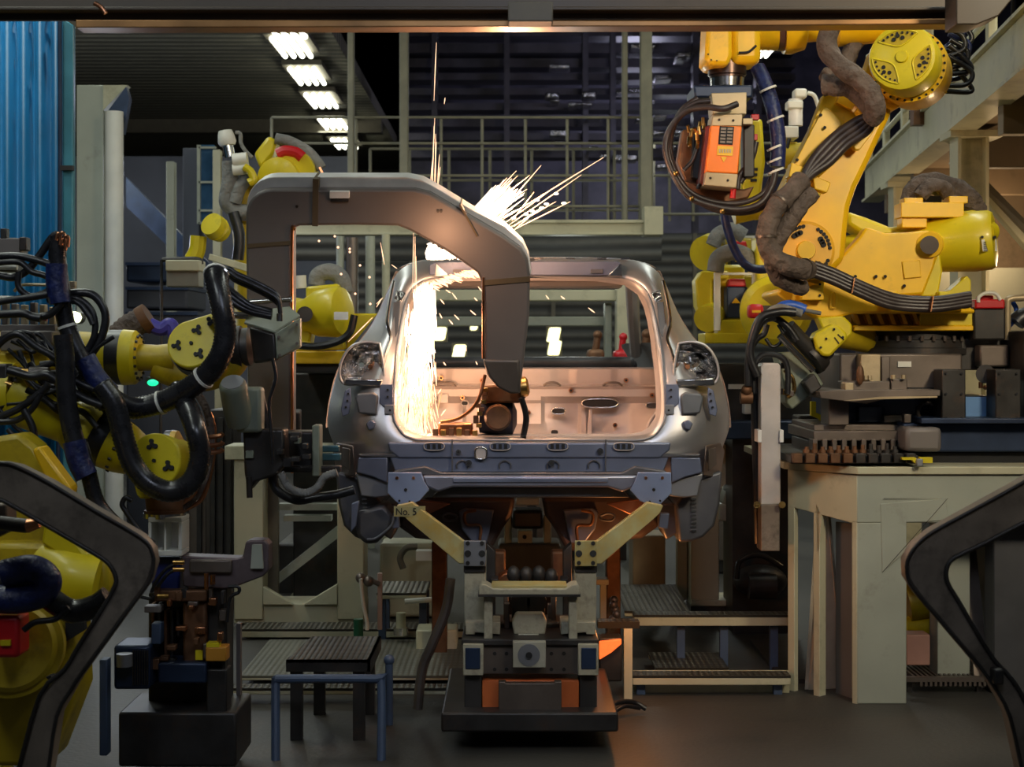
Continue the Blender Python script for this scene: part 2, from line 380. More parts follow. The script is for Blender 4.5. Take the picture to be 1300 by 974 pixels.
# stacked blue-grey containers low left background
for k, (x0, y0, x1, y1, s) in enumerate([(160, 335, 238, 358, 'upper'), (160, 366, 238, 392, 'middle'), (160, 398, 250, 690, 'lowest')]):
    t = thing('parts_container', 'blue-grey ribbed container, %s of the stack behind the left robot' % s, 'container', P((x0+x1)/2, y1, 13), 'blue-grey container stack')
    MB().pb(x0, y0, x1, y1, 13, .8).make('bin', M['wall'] if k else M['navy'], t, bev=.02)
    MB().pb(x0-1, y0-2, x1+1, y0+2, 12.97, .86).make('rim', M['navy'], t)
t = thing('control_box', 'grey-beige control box hanging left of the big hose top', 'control box', P(232, 362, 8.2))
MB().pb(211, 332, 252, 364, 8.2, .14).make('cabinet', mat('taupe_enamel', (.22, .21, .17), .5), t, bev=.006)
MB().pb(210, 330, 253, 344, 8.17, .17).make('lid', M['cream'], t, bev=.006)
MB().tube(PT([(205, 330), (205, 420), (204, 500), (204, 840)], 8.25), .008).tube(PT([(206, 330), (250, 329), (256, 336)], 8.25), .012).make('conduit', M['dark'], t)
# far back panels and dark racks
t = thing('storage_rack', 'tall dark rack of steel beams high behind the railings', 'rack', P(680, 290, 24))
for k in range(9):
    y = 36 + k*19
    MB().pb(512, y, 1010, y+8+R.random()*6, 24+R.random(), .5).make('rack_beam', M['rack'], t)
for x in (548, 640, 740, 775, 880, 960): a, b = P(x, 30, 23.9), P(x+7, 290, 23.9); MB().box((a.x, 23.9, 0), (b.x, 24.2, a.z)).make('rack_upright', M['rack'], t)
for k in range(26):
    x, y = 700+R.random()*170, 52+R.random()*170
    m_ = MB().obox(P(x, y, 23.7), (R.uniform(.05, .20), 0, 0), (0, .2, 0), (0, 0, R.uniform(.015, .05)))
    m_.make('wrapped_pressing', M['crinkle'], None, 'glinting bare metal pressing lying on the high dark rack', 'metal part', 'pressings on the high rack', bev=.02)
slab('wall_backdrop_left', (-12, 23, 0), (-2.4, 23.3, 4.45), mat('blue_grey_sheeting', (.10, .11, .15), .6, var=.5, vs=.7))  # backdrop sheet added to catch light in the black left background
slab('wall_partition', (-2.1, 30, 0), (9.6, 30.3, 8.9), 'rack')
t = thing('stair_cladding', 'horizontal ribbed dark cladding behind the car', 'cladding panel', P(650, 460, 21))
MB().pb(440, 296, 1000, 470, 21, .1).make('ribbed_panel', M['ply'], t)
for x in (520, 700, 880): a, b = P(x, 296, 20.93), P(x+5, 296, 20.93); MB().box((a.x, 20.93, 0), (b.x, 21.0, a.z)).make('panel_post', M['olive'], t)

# ---------------------------------------------------------------- mezzanine with railings
YM = 14.0
t = thing('mezzanine_beam', 'long cream beam carrying the railings behind the welding gun', 'steel beam', P(600, 298, YM))
MB().pb(372, 281, 840, 297, YM, .06).pb(372, 279, 840, 283, YM-.05, .2).pb(372, 295, 840, 298, YM-.05, .2).make('girder', M['cream'], t, bev=.004)
MB().pb(818, 262, 842, 298, YM-.1, .3).make('end_bracket', M['cream'], t, bev=.004)
for (x0, x1, y0, Y, lb) in [(441, 449, 35, 14.2, 'thin cream post left in the high railings'), (507, 518, 35, 14.1, 'thick cream post rising from the railings above the gun'), (790, 797, 35, 14.3, 'thin grey post right in the high railings'), (813, 828, 35, 14.2, 'thick grey-green post at the right end of the railings')]:
    a, b = P(x0, y0, Y), P(x1, 296, Y)
    t = thing('mezzanine_post', lb, 'post', (a.x, Y, b.z))
    MB().box((a.x, Y, b.z), (b.x, Y+.1, 8.9)).make('post', M['railpaint'], t, bev=.01)
    MB().box((a.x-.04, Y-.03, b.z), (b.x+.04, Y+.13, b.z+.03)).make('foot_plate', M['olive'], t)
def railing(x0, x1, ys, xs, Y, m, label):
    t = thing('safety_railing', label, 'railing', P((x0+x1)/2, 290, Y), 'mezzanine railings')
    r = .5*3.4*Y/F
    for y in ys: MB().cyl(P(x0, y, Y), P(x1, y, Y), r, n=8).make('rail', M[m], t)
    for x in xs: MB().cyl(P(x, ys[0], Y+.02), P(x, 281, Y+.02), r*1.1, n=8).make('baluster', M[m], t)
railing(345, 828, (149, 182, 223, 262), (345, 452, 512, 560, 612, 667, 720, 772, 827), 14.4, 'railpaint', 'front cream railing of the mezzanine above the gun')
railing(470, 825, (189, 229, 267), (470, 520, 570, 622, 675, 728, 780, 812), 16.2, 'railpaint', 'rear grey railing of the mezzanine behind the cream one')
railing(830, 1000, (182, 223, 272), (850, 880, 915, 945), 15.5, 'railpaint', 'low grey railing behind the round gun hoses')
t = thing('duct_pipes', 'group of tall pale ducts seen through the welding gun opening', 'ducts', P(455, 440, 13))
for x, w, y0, m_ in ((432, 9, 300, 'paleg'), (447, 14, 302, 'brownst'), (470, 11, 300, 'paleg'), (490, 9, 298, 'cream')):
    a = P(x, y0, 13); MB().cyl((a.x, 13, 0), (a.x, 13, a.z), w*13/F/2*1.1, n=16).make('duct', M[m_], t)
MB().pb(372, 292, 840, 330, 19, .2).make('panel_strip', M['ply'], None, 'dark ribbed strip of cladding directly under the mezzanine beam', 'cladding panel')
# frame seen through the car
t = thing('portal_frame', 'cream steel portal frame seen through the car body', 'steel frame', P(700, 500, 13.5))
MB().pb(540, 368, 810, 382, 13.5, .2).make('beam', M['cream'], t, bev=.01)
MB().pb(540, 402, 776, 414, 13.9, .2).make('lower_beam', M['paleg'], t, bev=.01)
a, b = P(783, 360, 13.4), P(806, 360, 13.4)
MB().box((a.x, 13.4, 0), (b.x, 13.65, a.z)).make('column', M['cream'], t, bev=.01)
a, b = P(768, 384, 13.7), P(777, 384, 13.7)
MB().box((a.x, 13.7, 0), (b.x, 13.9, a.z)).make('slim_column', M['paleg'], t, bev=.01)
for (x, y, s, m_, lb) in [(757, 446, 13, 'rust', 'orange-brown machine head seen through the car left of the cream column'), (790, 447, 12, 'red', 'small dark red machine seen through the car in front of the cream column'), (820, 450, 16, 'rust', 'brown machinery seen through the car at the right opening edge')]:
    c = P(x, y, 12.2); k = s*12.2/F
    t = thing('distant_machine', lb, 'machine', (c.x, 12.2, 0))
    MB().box((c.x-k*.8, 12.2, c.z-k*1.2), (c.x+k*.8, 12.5, c.z+k*.2)).make('housing', M[m_], t, bev=.03)
    MB().cyl((c.x, 12.3, c.z), (c.x+k*.2, 12.3, c.z+k*1.6), k*.35).ball((c.x+k*.2, 12.3, c.z+k*1.6), k*.45).make('head', M[m_], t)
    MB().box((c.x-k*.5, 12.25, 0), (c.x+k*.5, 12.5, c.z-k*1.2)).make('pedestal', M['dark'], t)
# shelving of dark machinery low behind everything
for (x0, x1, y0, lb) in [(372, 432, 470, 'dark grey switch cabinet with white panel seen through the gun opening'), (905, 965, 488, 'dark machine block right of the car body'), (620, 730, 470, 'dim machine block under the middle of the car')]:
    Y = 11.5; a, b = P(x0, y0, Y), P(x1, y0, Y)
    t = thing('machine_cabinet', lb, 'cabinet', ((a.x+b.x)/2, Y, 0))
    MB().box((a.x, Y, 0), (b.x, Y+.5, a.z)).make('housing', M['dark'], t, bev=.02)
    n = max(2, int((b.x-a.x)/.25))
    for k in range(n):
        u = a.x+(b.x-a.x)*(k+.5)/n; w = (b.x-a.x)/n*.4
        MB().box((u-w, Y-.02, .1), (u+w, Y+.01, a.z-.08)).make('door', M['brownst'], t, bev=.008)
for x0, x1, y0, Y, m_n, lb in ((266, 296, 520, 9.9, 'dark', 'tall narrow black machine column left of the left cream portal'), (212, 262, 600, 10.2, 'brownst', 'dim grey-brown ribbed cabinet behind the white spacer box')):
    a, b = P(x0, y0, Y), P(x1, y0, Y); t = thing('machine_tower', lb, 'machine tower', ((a.x+b.x)/2, Y, 0))
    MB().box((a.x, Y, 0), (b.x, Y+.3, a.z)).make('housing', M[m_n], t, bev=.01)
    for k in range(3): u = a.x+(b.x-a.x)*(k+.5)/3; MB().box((u-.015, Y-.03, .1), (u+.015, Y, a.z-.05)).make('rib', M['dark'], t, bev=.003)
MB().pb(384, 508, 399, 524, 11.4, .03).make('white_notice', M['white'], None, 'small white notice on the dark cabinet left of the car', 'notice')

# ---------------------------------------------------------------- cream ground frames
def ibeam_post(t, x0, x1, y0, y1, Y, d=.25, m='cream', name='post'):
    MB().pb(x0, y0, x1, y1, Y, d).make(name, M[m], t, bev=.006)
YF = 9.3
fz = 442+1.65*F/YF     # floor line ~ 797
t = thing('machine_portal', 'large cream steel portal frame left of the car', 'steel frame', P(380, fz, YF))
ibeam_post(t, 297, 334, 575, fz-10, YF); ibeam_post(t, 428, 462, 560, fz-10, YF)
MB().pb(334, 575, 353, fz-16, YF+.18, .05).make('inner_web', M['olive'], t)
MB().pb(285, 566, 470, 584, YF-.02, .3).make('top_beam', M['cream'], t, bev=.006)
MB().pb(297, fz-30, 462, fz-5, YF+.02, .3).make('bottom_beam', M['cream'], t, bev=.006)
for s in ([(334, 745), (334, 768), (372, 768)], [(428, 742), (428, 768), (385, 768)], [(334, 584), (334, 612), (358, 584)]):
    MB().pp(s, YF-.01, .06).make('gusset', M['cream'], t, bev=.003)
MB().pp([(353, 742), (353, 728), (428, 668), (428, 684)], YF+.35, .08).make('diagonal_strut', M['paleg'], t)
MB().pb(353, 640, 432, 648, YF+.4, .1).pb(360, 655, 420, 662, YF+.45, .1).make('rail', M['paleg'], t)
t = thing('rear_machine_base', 'cream and black machine base inside the left portal frame', 'machine base', P(390, 770, 10.6))
MB().pb(350, 690, 440, 772, 10.6, .6).make('block', M['dark'], t, bev=.02)
MB().pb(372, 640, 425, 688, 10.6, .4).make('upper_block', M['paleg'], t, bev=.02)
MB().pp([(356, 768), (430, 700), (436, 712), (372, 772)], 10.5, .08).make('brace', M['cream'], t)
MB().pb(395, 650, 424, 676, 10.4, .1).make('cover', M['cream'], t, bev=.01)
M['deckplate'] = wave_mat('worn_grey_deck_plate', (0.13, 0.13, 0.10), (0.24, 0.235, 0.19), 11, 'X', 0.5, 0.3, 0.4, second='Y')
def tread(x0, x1, y0, y1, Y, label, legs=(), thick=8, slant=0, group=None, m='tread'):
    "raised walkway: y0 back edge, y1 front edge of its top at depth Y"
    z = CZ-(y1-CY)*Y/F; Yb = (CZ-z)*F/(y0-CY)
    a, b = (x0-CX)*Y/F, (x1-CX)*Y/F
    t = thing('tread_platform', label, 'platform', ((a+b)/2, Y, 0), group)
    h = thick*Y/F
    MB().prism([(a, Y, z), (b, Y, z), (b+slant, Yb, z), (a+slant, Yb, z)], (0, 0, -.012)).make('tread_plate', M[m], t)
    MB().box((a, Y, z-.012-h), (b, Y+.05, z-.012)).make('edge_frame', M['cream'] if m != 'darktread' else M['dark'], t, bev=.004)
    MB().box((a, Yb-.05, z-.012-h), (b, Yb, z-.012)).make('edge_frame', M['cream'] if m != 'darktread' else M['dark'], t, bev=.004)
    for x in legs:
        u = (x-CX)*Y/F
        MB().box((u-.02, Y+.05, 0), (u+.02, Y+.09, z-.012-h)).make('leg', M['sky'], t)
        if Yb-Y > .25: MB().box((u-.02, Yb-.12, 0), (u+.02, Yb-.08, z-.012-h)).make('leg', M['sky'], t)
    return t
M['darktread'] = wave_mat('dark_chequer_plate', (0.03, 0.025, 0.022), (0.20, 0.16, 0.125), 14, 'X', 0.35, 0.7, 0.7, second='Y')
tread(304, 600, 790, 799, 8.9, 'long narrow chequer walkway on the floor left of the carrier', (320, 420, 560), 8)
tread(304, 600, 812, 858, 7.62, 'low flat chequer deck on the floor behind the dark step table', (), 3, m='deckplate')
tread(290, 596, 868, 874, 7.3, 'lowest dirty kerb strip at the bottom left of the carrier', (), 5)
tread(478, 541, 738, 753, 8.6, 'small raised chequer step under the car left of the carrier', (484, 536), 5)
t = thing('step_table', 'dark chequer plate step table standing on legs at the bottom left', 'step table', (P(420, 0, 6.6).x, 6.9, 0))
z = CZ-396*6.6/F; Yb = (CZ-z)*F/(808-CY)
A, B, D, E = P(363, 838, 6.6), P(470, 838, 6.6), P(484, 808, Yb), P(396, 808, Yb)
MB().prism([A, B, D, E], (0, 0, -.012)).make('tread_plate', M['darktread'], t)
MB().prism([A, B, B-V((0, 0, .05)), A-V((0, 0, .05))], (0, .012, 0)).prism([B, D, D-V((0, 0, .06)), B-V((0, 0, .06))], (-.012, 0, 0)).make('apron', M['dark'], t)
for q in (A+V((.04, .04, 0)), B+V((-.05, .04, 0)), D+V((-.05, -.04, 0)), E+V((.04, -.04, 0))):
    MB().box((q.x-.025, q.y-.02, 0), (q.x+.025, q.y+.02, z-.012)).make('leg', M['dark'], t)
t = thing('blue_pipe_rail', 'low blue-grey pipe barrier around the dark step table', 'pipe rail', (P(420, 0, 6.5).x, 6.5, 0))
MB().tube([P(350, 974, 6.3), P(350, 870, 6.4), P(352, 864, 6.4), P(360, 862, 6.4), P(476, 862, 6.4), P(484, 866, 6.4), P(484, 974, 6.3)], .018, sm=4).make('pipe', M['sky'], t)
MB().cyl(P(494, 974, 6.9), P(494, 838, 6.9), .017).ball(P(494, 838, 6.9), .024).make('upright', M['sky'], t)
# small clutter between frame and carrier
def pipe(name, pts, Y, r, m, label, cat='pipe', **k): return MB().tube(PT(pts, Y), r, **k).make(name, M[m], None, label, cat)
pipe('flexible_conduit', [(572, 735), (566, 775), (548, 820), (536, 850), (530, 900)], 7.0, .022, 'brownst', 'thick grey flexible conduit sagging left of the carrier', 'conduit')
pipe('air_hose', [(458, 735), (461, 765), (466, 790), (466, 800)], 8.3, .010, 'white', 'thin pale hose curling down beside the left portal frame', 'hose')
t = thing('valve_stand', 'small pink-grey post with valves standing before the left portal frame', 'valve stand', P(480, 800, 8.5))
MB().pb(479, 728, 485, 800, 8.5, .03).make('post', mat('pink_grey_paint', (.42, .30, .26), .5), t, bev=.003)
MB().ball(P(458, 734, 8.5), .028).ball(P(468, 738, 8.5), .03).cyl(P(456, 730, 8.5), P(482, 742, 8.5), .014).make('valve', M['brownst'], t)
MB().cyl(P(455, 808, 8.4), P(455, 786, 8.4), .026).make('green_cap', mat('green_plastic', (.01, .10, .05), .4), t)
t = thing('bench_post', 'short cream stand with a round cap beneath the small raised step', 'stand', P(509, 800, 8.5))
MB().cyl(P(509, 800, 8.5), P(509, 778, 8.5), .026).make('stand_body', M['cream'], t)
MB().cyl(P(509, 806, 8.5), P(509, 797, 8.5), .04).make('foot', M['chrome'], t)
MB().tube(PT([(560, 770), (562, 762), (540, 762), (514, 764)], 8.5), .015, sm=3).make('pipe_loop', M['white'], None, 'pale bent pipe beside the small raised step', 'pipe')
MB().pb(528, 800, 580, 846, 8.3, .2).make('junction_block', M['cream'], None, 'cream junction block on the floor behind the grey conduit', 'machine block', bev=.01)
MB().pb(482, 690, 556, 784, 9.6, .3).make('rear_block', M['cream'], None, 'cream machine block under the left rear corner of the car', 'machine block', bev=.02)
MB().tube(PT([(512, 722), (508, 708), (516, 696), (530, 694)], 9.4), .02).make('curved_pipe', M['olive'], None, 'curved olive pipe on the cream block under the car', 'pipe')
MB().pb(528, 700, 562, 712, 9.2, .1).make('crossbar', M['white'], None, 'short white bar under the left rear corner of the car', 'bar')
MB().pb(548, 688, 567, 843, 8.2, .12).make('lift_strut', M['rust'], None, 'short rust brown strut below the car left of the carrier', 'strut', bev=.006)
MB().pb(770, 690, 788, 843, 8.2, .12).make('lift_strut', M['rust'], None, 'short rust brown strut below the car right of the carrier', 'strut', bev=.006)

# right of the carrier
YR = 9.4; fz2 = 442+1.65*F/YR
t = thing('machine_portal', 'cream steel frame with a triangular gusset right of the car', 'steel frame', P(895, fz2, YR))
MB().pb(877, 560, 913, 762, YR, .25).make('post', M['cream'], t, bev=.006)
MB().pb(860, 660, 872, 762, YR+.15, .1).make('slim_post', M['paleg'], t)
MB().pb(905, 565, 1000, 597, YR, .25).make('top_beam', M['cream'], t, bev=.006)
MB().pp([(913, 594), (913, 622), (945, 594)], YR-.01, .05).make('gusset', M['cream'], t)
MB().pp([(917, 640), (930, 596), (946, 640)], YR-.02, .2).make('cone_foot', M['paleg'], t, bev=.01)
MB().pb(913, 640, 948, 662, YR-.02, .2).make('foot_block', M['paleg'], t, bev=.01)
MB().pb(877, 762, 1000, 770, YR-.02, .3).make('base_beam', M['cream'], t, bev=.006)
MB().box((P(877, 0, YR).x, YR, 0), (P(1000, 0, YR).x, YR+.25, P(0, 770, YR).z)).make('plinth', M['dark'], t)
MB().pb(803, 680, 845, 784, 9.6, .3).make('rear_block', mat('brown_cream_paint', (.34, .27, .17), .55, dirt=.3), None, 'brownish cream block under the right rear corner of the car', 'machine block', bev=.01)
t = thing('rear_pump', 'dark rounded pump with hoses low between the frame and pedestal', 'pump', P(965, 765, 9.0))
MB().ball(P(965, 738, 9.0), .12, (1.3, 1, .8)).cyl(P(950, 745, 8.9), P(985, 745, 8.9), .07).make('casing', M['dark'], t)
MB().tube(PT([(935, 735), (940, 712), (965, 705), (992, 720)], 8.9), .016).make('hose', M['black'], t)
tread(793, 876, 742, 776, 8.35, 'broad chequer platform under the right rear of the car', (), 4, slant=.02)
tread(805, 1004, 776, 781, 8.0, 'long chequer walkway in front of the right cream frame', (866, 921, 985), 11)
tread(832, 925, 828, 848, 7.8, 'short lower chequer step beneath the right walkway', (), 4)
MB().box((P(805, 0, 7.5).x, 7.54, 0), (P(1004, 0, 7.5).x, 7.58, .10)).make('kick_panel', M['cream'], None, 'dim cream kick panel under the lowest right walkway', 'panel')
tread(803, 1004, 852, 858, 7.45, 'lowest chequer walkway at the bottom right of the carrier', (815, 990), 9)
t = thing('walkway_posts', 'cream stub post with a flat cap right of the carrier', 'post', P(766, 795, 8.1))
MB().pb(762, 742, 770, 792, 8.1, .04).make('post', M['cream'], t, bev=.003)
MB().pb(757, 736, 773, 743, 8.07, .1).make('cap', M['cream'], t, bev=.003)
t = thing('edge_post', 'cream corner post carrying a chequer strip right of the red lamp', 'post', P(797, 884, 7.4))
MB().pb(792, 796, 803, 910, 7.4, .05).make('post', M['cream'], t, bev=.003)
MB().pb(759, 790, 812, 798, 7.4, .1).make('strip', M['tread'], t)
t = thing('warning_lamp', 'glowing red-orange warning lamp in a dark box beside the carrier', 'lamp', P(775, 865, 7.3))
MB().pb(760, 810, 790, 866, 7.32, .12).make('lamp_box', M['dark'], t, bev=.01)
MB().pp([(761, 838), (761, 815), (789, 812), (789, 818), (776, 829)], 7.3, .03).make('lens', M['redglow'], t, bev=.004)
t = thing('valve_cluster', 'small grey cluster of pneumatic valves right of the carrier', 'valve cluster', P(782, 800, 8.0))
for k in range(6): MB().ball(P(778+R.random()*14, 762+k*6, 8+R.random()*.1), .022).make('valve', M['brownst'], t)
MB().pb(776, 760, 780, 800, 8.1, .03).make('manifold', M['rust'], t)
t = thing('floor_cable', 'black cable lying in loops at the bottom right of the carrier', 'cable', P(790, 880, 7.1))
MB().tube([P(770, 900, 7.0), P(785, 892, 7.05), P(805, 892, 7.1), P(820, 900, 7.1)], .012).tube([P(775, 908, 7.0), P(792, 897, 7.05), P(812, 899, 7.1)], .010).make('loop', M['black'], t)

# ---------------------------------------------------------------- camera, world, lamps and fill lights
cam = bpy.data.cameras.new('camera'); co = bpy.data.objects.new('camera', cam); C.objects.link(co)
co.location = (0, 0, CZ); co.rotation_euler = (PI/2, 0, 0)
cam.sensor_width = 36; cam.lens = 36*F/1300; cam.shift_y = (CY-487)/1300.0; cam.clip_end = 200
cam.dof.use_dof = True; cam.dof.focus_distance = 7.1; cam.dof.aperture_fstop = 4.5
sc = bpy.context.scene; sc.camera = co
w = bpy.data.worlds.new('world'); sc.world = w; w.use_nodes = True
w.node_tree.nodes['Background'].inputs[0].default_value = (0.55, 0.6, 0.75, 1); w.node_tree.nodes['Background'].inputs[1].default_value = 0.035
def light(kind, loc, e, col, size=1.0, sy=None, rot=(0, 0, 0), name='lamp_or_fill'):
    l = bpy.data.lights.new(name, kind); l.energy = e; l.color = col
    if kind == 'AREA':
        l.shape = 'RECTANGLE'; l.size = size; l.size_y = sy or size
    elif kind != 'SUN': l.shadow_soft_size = size
    o = bpy.data.objects.new(name, l); C.objects.link(o); o.location = loc; o.rotation_euler = rot
    return o
COOL = (0.93, 1.0, 0.90); BLU = (0.72, 0.80, 1.0); WARM = (1.0, 0.52, 0.28)
for Y, e in ((2.0, 10), (5.2, 34), (8.4, 62), (12.5, 40), (18.0, 50), (26.0, 60)):
    for x in (-3.0, 2.6): light('AREA', (x, Y, 5.3), e, COOL, .5, 2.2)
def aimed(loc, to, e, col, size, spread):
    o = light('AREA', loc, e, col, size, size)
    o.rotation_euler = (V(to)-V(loc)).to_track_quat('-Z', 'Y').to_euler(); o.data.spread = math.radians(spread); return o
aimed((3.4, 1.5, 4.4), (1.9, 7.6, 2.6), 30, (1, .84, .58), .8, 60)        # added warm key aimed at the right robot, no real fixture
aimed((-2.6, 2.0, 4.8), (-1.4, 6.2, 2.0), 5, (.9, .97, 1), .8, 70)
aimed((.3, 1.0, 4.6), (.08, 7.0, 1.45), 8, BLU, 1.2, 60)                    # daylight-coloured lamps over the line
light('POINT', (.4, 11.8, 2.5), 16, COOL, .15); light('POINT', (.6, 17.5, 2.2), 30, COOL, .2)
light('POINT', (3.3, 9.4, 2.1), 16, (1, .68, .38), .12); light('POINT', (3.6, 11.8, 2.4), 16, (1, .68, .38), .12)
light('POINT', (1.5, 21.5, 5.2), 22, (.72, .74, 1), .3); light('POINT', (-1.0, 10.2, .9), 5, COOL, .15); light('POINT', (1.3, 10.2, .9), 5, COOL, .15)  # bluish point is an unseen fill added to brighten the rack
light('POINT', (-3.0, 13.0, 3.0), 26, BLU, .3); light('POINT', (-2.7, 10.0, 1.9), 9, BLU, .2); light('POINT', (-5.2, 17.0, 3.0), 55, (.75, .82, 1), .3)  # unseen points added to brighten the left background
light('POINT', (2.2, 27.0, 6.0), 80, (.75, .75, 1), .4); light('POINT', P(800, 745, 7.15), 6, (1.0, .36, .10), .04)  # bluish point is an unseen fill added behind the rack
light('POINT', (-5.0, 16.0, 4.0), 60, COOL, .3)
for (px, py, Y, e, s) in [(556, 320, 6.95, 24, .03), (560, 318, 6.38, 3.5, .03), (528, 420, 7.05, 5, .05), (528, 500, 7.1, 5, .05), (548, 520, 7.5, 7, .05), (620, 440, 7.6, 6, .1), (655, 255, 6.9, 34, .05)]:
    light('POINT', P(px, py, Y), e, WARM, s, name='spark_light')
sc.view_settings.view_transform = 'Standard'; sc.view_settings.look = 'None'; sc.view_settings.gamma = 1; sc.view_settings.use_curve_mapping = False
sc.view_settings.exposure = 0.0
# ---------------------------------------------------------------- the car body shell
XC = 0.077
def mx(p): return V((2*XC - p.x, p.y, p.z))
def both(fn):
    "build a part for the right side, then its mirror image for the left"
    for s in (0, 1): fn((lambda p: p) if s == 0 else mx)
def Q(pts, Y, f): return [f(p) for p in PT(pts, Y)]
car = thing('car_body', 'bare grey steel car body seen from behind with an open rear hatch', 'car body', (XC, 8.6, 0.78))
rows = [
 [(672,353,7.50),(672,350,7.46),(672,346,7.45),(672,334,7.50),(672,327,7.58)],
 [(760,354,7.50),(760,351,7.46),(760,347,7.45),(760,335,7.50),(760,328,7.58)],
 [(796,359,7.48),(798,355,7.44),(800,350,7.43),(805,336,7.48),(812,330,7.60)],
 [(814,371,7.43),(818,367,7.40),(823,360,7.40),(830,344,7.43),(838,342,7.62)],
 [(822,387,7.38),(827,386,7.34),(835,384,7.34),(843,380,7.36),(853,380,7.62)],
 [(827,406,7.30),(832,406,7.28),(840,405,7.27),(849,404,7.27),(866,408,7.60)],
 [(831,428,7.24),(836,428,7.21),(844,429,7.21),(856,430,7.20),(884,433,7.52)],
 [(833,445,7.19),(839,445,7.16),(848,446,7.16),(862,446,7.13),(903,450,7.42)],
 [(836,468,7.15),(841,468,7.11),(852,469,7.11),(863,470,7.09),(915,470,7.36)],
 [(838,490,7.11),(843,490,7.07),(856,490,7.06),(880,490,7.05),(922,494,7.33)],
 [(839,515,7.07),(844,515,7.03),(858,515,7.03),(895,517,7.03),(927,520,7.30)],
 [(838,532,7.05),(843,534,7.01),(862,540,7.00),(898,545,7.02),(929,545,7.30)],
 [(829,546,7.04),(833,550,7.00),(848,558,6.98),(890,566,7.02),(918,566,7.22)],
 [(820,551,7.03),(823,556,6.99),(834,572,6.98),(872,588,7.02),(913,598,7.20)],
 [(806,554,7.02),(808,559,6.98),(814,578,6.98),(845,602,7.00),(850,612,7.10)],
 [(760,554,7.02),(760,559,6.98),(760,578,6.98),(760,600,7.00),(760,610,7.10)],
 [(672,554,7.02),(672,559,6.98),(672,578,6.98),(672,600,7.00),(672,610,7.10)]]
def frame_side(f):
    L = [[f(P(*c)) for c in r] for r in rows]
    return L
Lr, Ll = frame_side(lambda p: p), frame_side(mx)
m_ = MB(); m_.loft(Lr); m_.loft([r for r in Ll])
m_.make('rear_frame', M['body'], car, sm=50, sub=2, solid=.004)
# return flange round the hatch opening, going inward
def fl(L): return [[r[0], r[0] + V((0, .07, 0)), r[0]*0.985 + V((XC, 7.3+.10, 1.55))*0.015 + V((0, .13, 0))] for r in L]
MB().loft(fl(Lr)).loft(fl(Ll)).make('hatch_flange', M['bodyin'], car, sm=60)
both(lambda f: MB().tube([f(P(*r[1])) - V((0, .006, 0)) for r in rows], .0055, n=6, sm=3).make('seal_flange', M['bodyflat'], car, sm=80))
# outer skin: quarter panels, side, roof
def skin(f):
    m = MB()
    seq = [P(*r[4]) for r in rows[3:12]]
    st = [(0, 1.0, 0), (.12, 1.012, .0), (.45, 1.0, .012), (.8, .985, .02)]
    m.loft([[f(V((XC+(p.x-XC)*k, p.y+o, p.z+z))) for p in seq] for o, k, z in st])
    low = [P(*r[4]) for r in rows[6:12]] + [P(926, 560, 7.3), P(918, 600, 7.3)]
    m.loft([[f(V((XC+(p.x-XC)*k, p.y+o, p.z))) for p in low] for o, k in ((.8, .985), (1.5, .97), (2.4, .96), (3.2, .93), (3.8, .85))])
    m.make('side_panel', M['body'], car, sm=55, sub=1)
    # pillars between the side windows and the windscreen pillar
    q = MB()
    for Y, dy in ((8.5, .1), (9.35, -.35)):
        a = P(884, 433, 7.5); q.prism([f(V((XC+.90, Y, 1.66))), f(V((XC+.90, Y+.10, 1.66))), f(V((XC+.585, Y+.1+dy, 2.07))), f(V((XC+.585, Y+dy, 2.07)))], f(V((XC+.045, 0, 0)))-f(V((XC, 0, 0))))
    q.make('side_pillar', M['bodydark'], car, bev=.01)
    MB().tube([f(V((XC+.60, 8.9, 2.05))), f(V((XC+.66, 9.6, 1.9))), f(V((XC+.74, 10.4, 1.62)))], .04, n=8).make('windscreen_pillar', M['bodyin'], car)
both(skin)
r0 = [mx(P(*rows[k][4])) for k in (3, 2, 1)] + [P(*rows[k][4]) for k in (0, 1, 2, 3)]
sec = []
for o, dz, k in ((0, 0, 1), (.25, .02, 1), (.8, .035, .98), (1.3, .015, .94), (1.45, -.02, .92)):
    sec.append([V((XC+(p.x-XC)*k, p.y+o, p.z+dz)) for p in r0])
MB().loft(sec).make('roof_panel', M['body'], car, sm=60, sub=1, solid=.006)
q = MB()
for x in (600, 640, 690, 730, 770, 800):
    q.obox(P(x-6, 328.5, 7.57), (.022, 0, 0), (0, .012, 0), (0, 0, .004))
q.make('roof_weld_tabs', M['chrome'], car)
a = P(672, 340, 7.46)
MB().pp([(545, 349), (545, 336), (555, 332), (785, 332), (790, 336), (772, 350)], 7.435, .02).make('header_reinforcement', M['bodyblue'], car, bev=.004)
for x0 in (750, 575): MB().pb(x0, 342, x0+16, 347, 7.425, .012).make('header_bracket', M['bodydark'], car, bev=.002)
both(lambda f: MB().prism(Q([(772, 350), (788, 334), (790, 351)], 7.415, f), (0, .012, 0)).make('header_gusset', M['chrome'], car, bev=.002))
# windscreen header, dash, floor, seat bulkhead
MB().box((XC-.55, 8.95, 1.99), (XC+.55, 9.08, 2.04)).make('windscreen_header', M['bodyin'], car, bev=.015)
MB().box((XC-.72, 10.0, 1.15), (XC+.72, 10.12, 1.575)).cyl((XC-.70, 9.95, 1.56), (XC+.70, 9.95, 1.56), .035, n=12).make('dash_panel', M['bodydark'], car, bev=.03)
MB().box((XC-.72, 7.12, 1.08), (XC+.72, 10.4, 1.11)).make('floor_pan', M['bodyin'], car)
YB = 8.15
def seat(pts): return PT(pts, YB)
bk = MB()
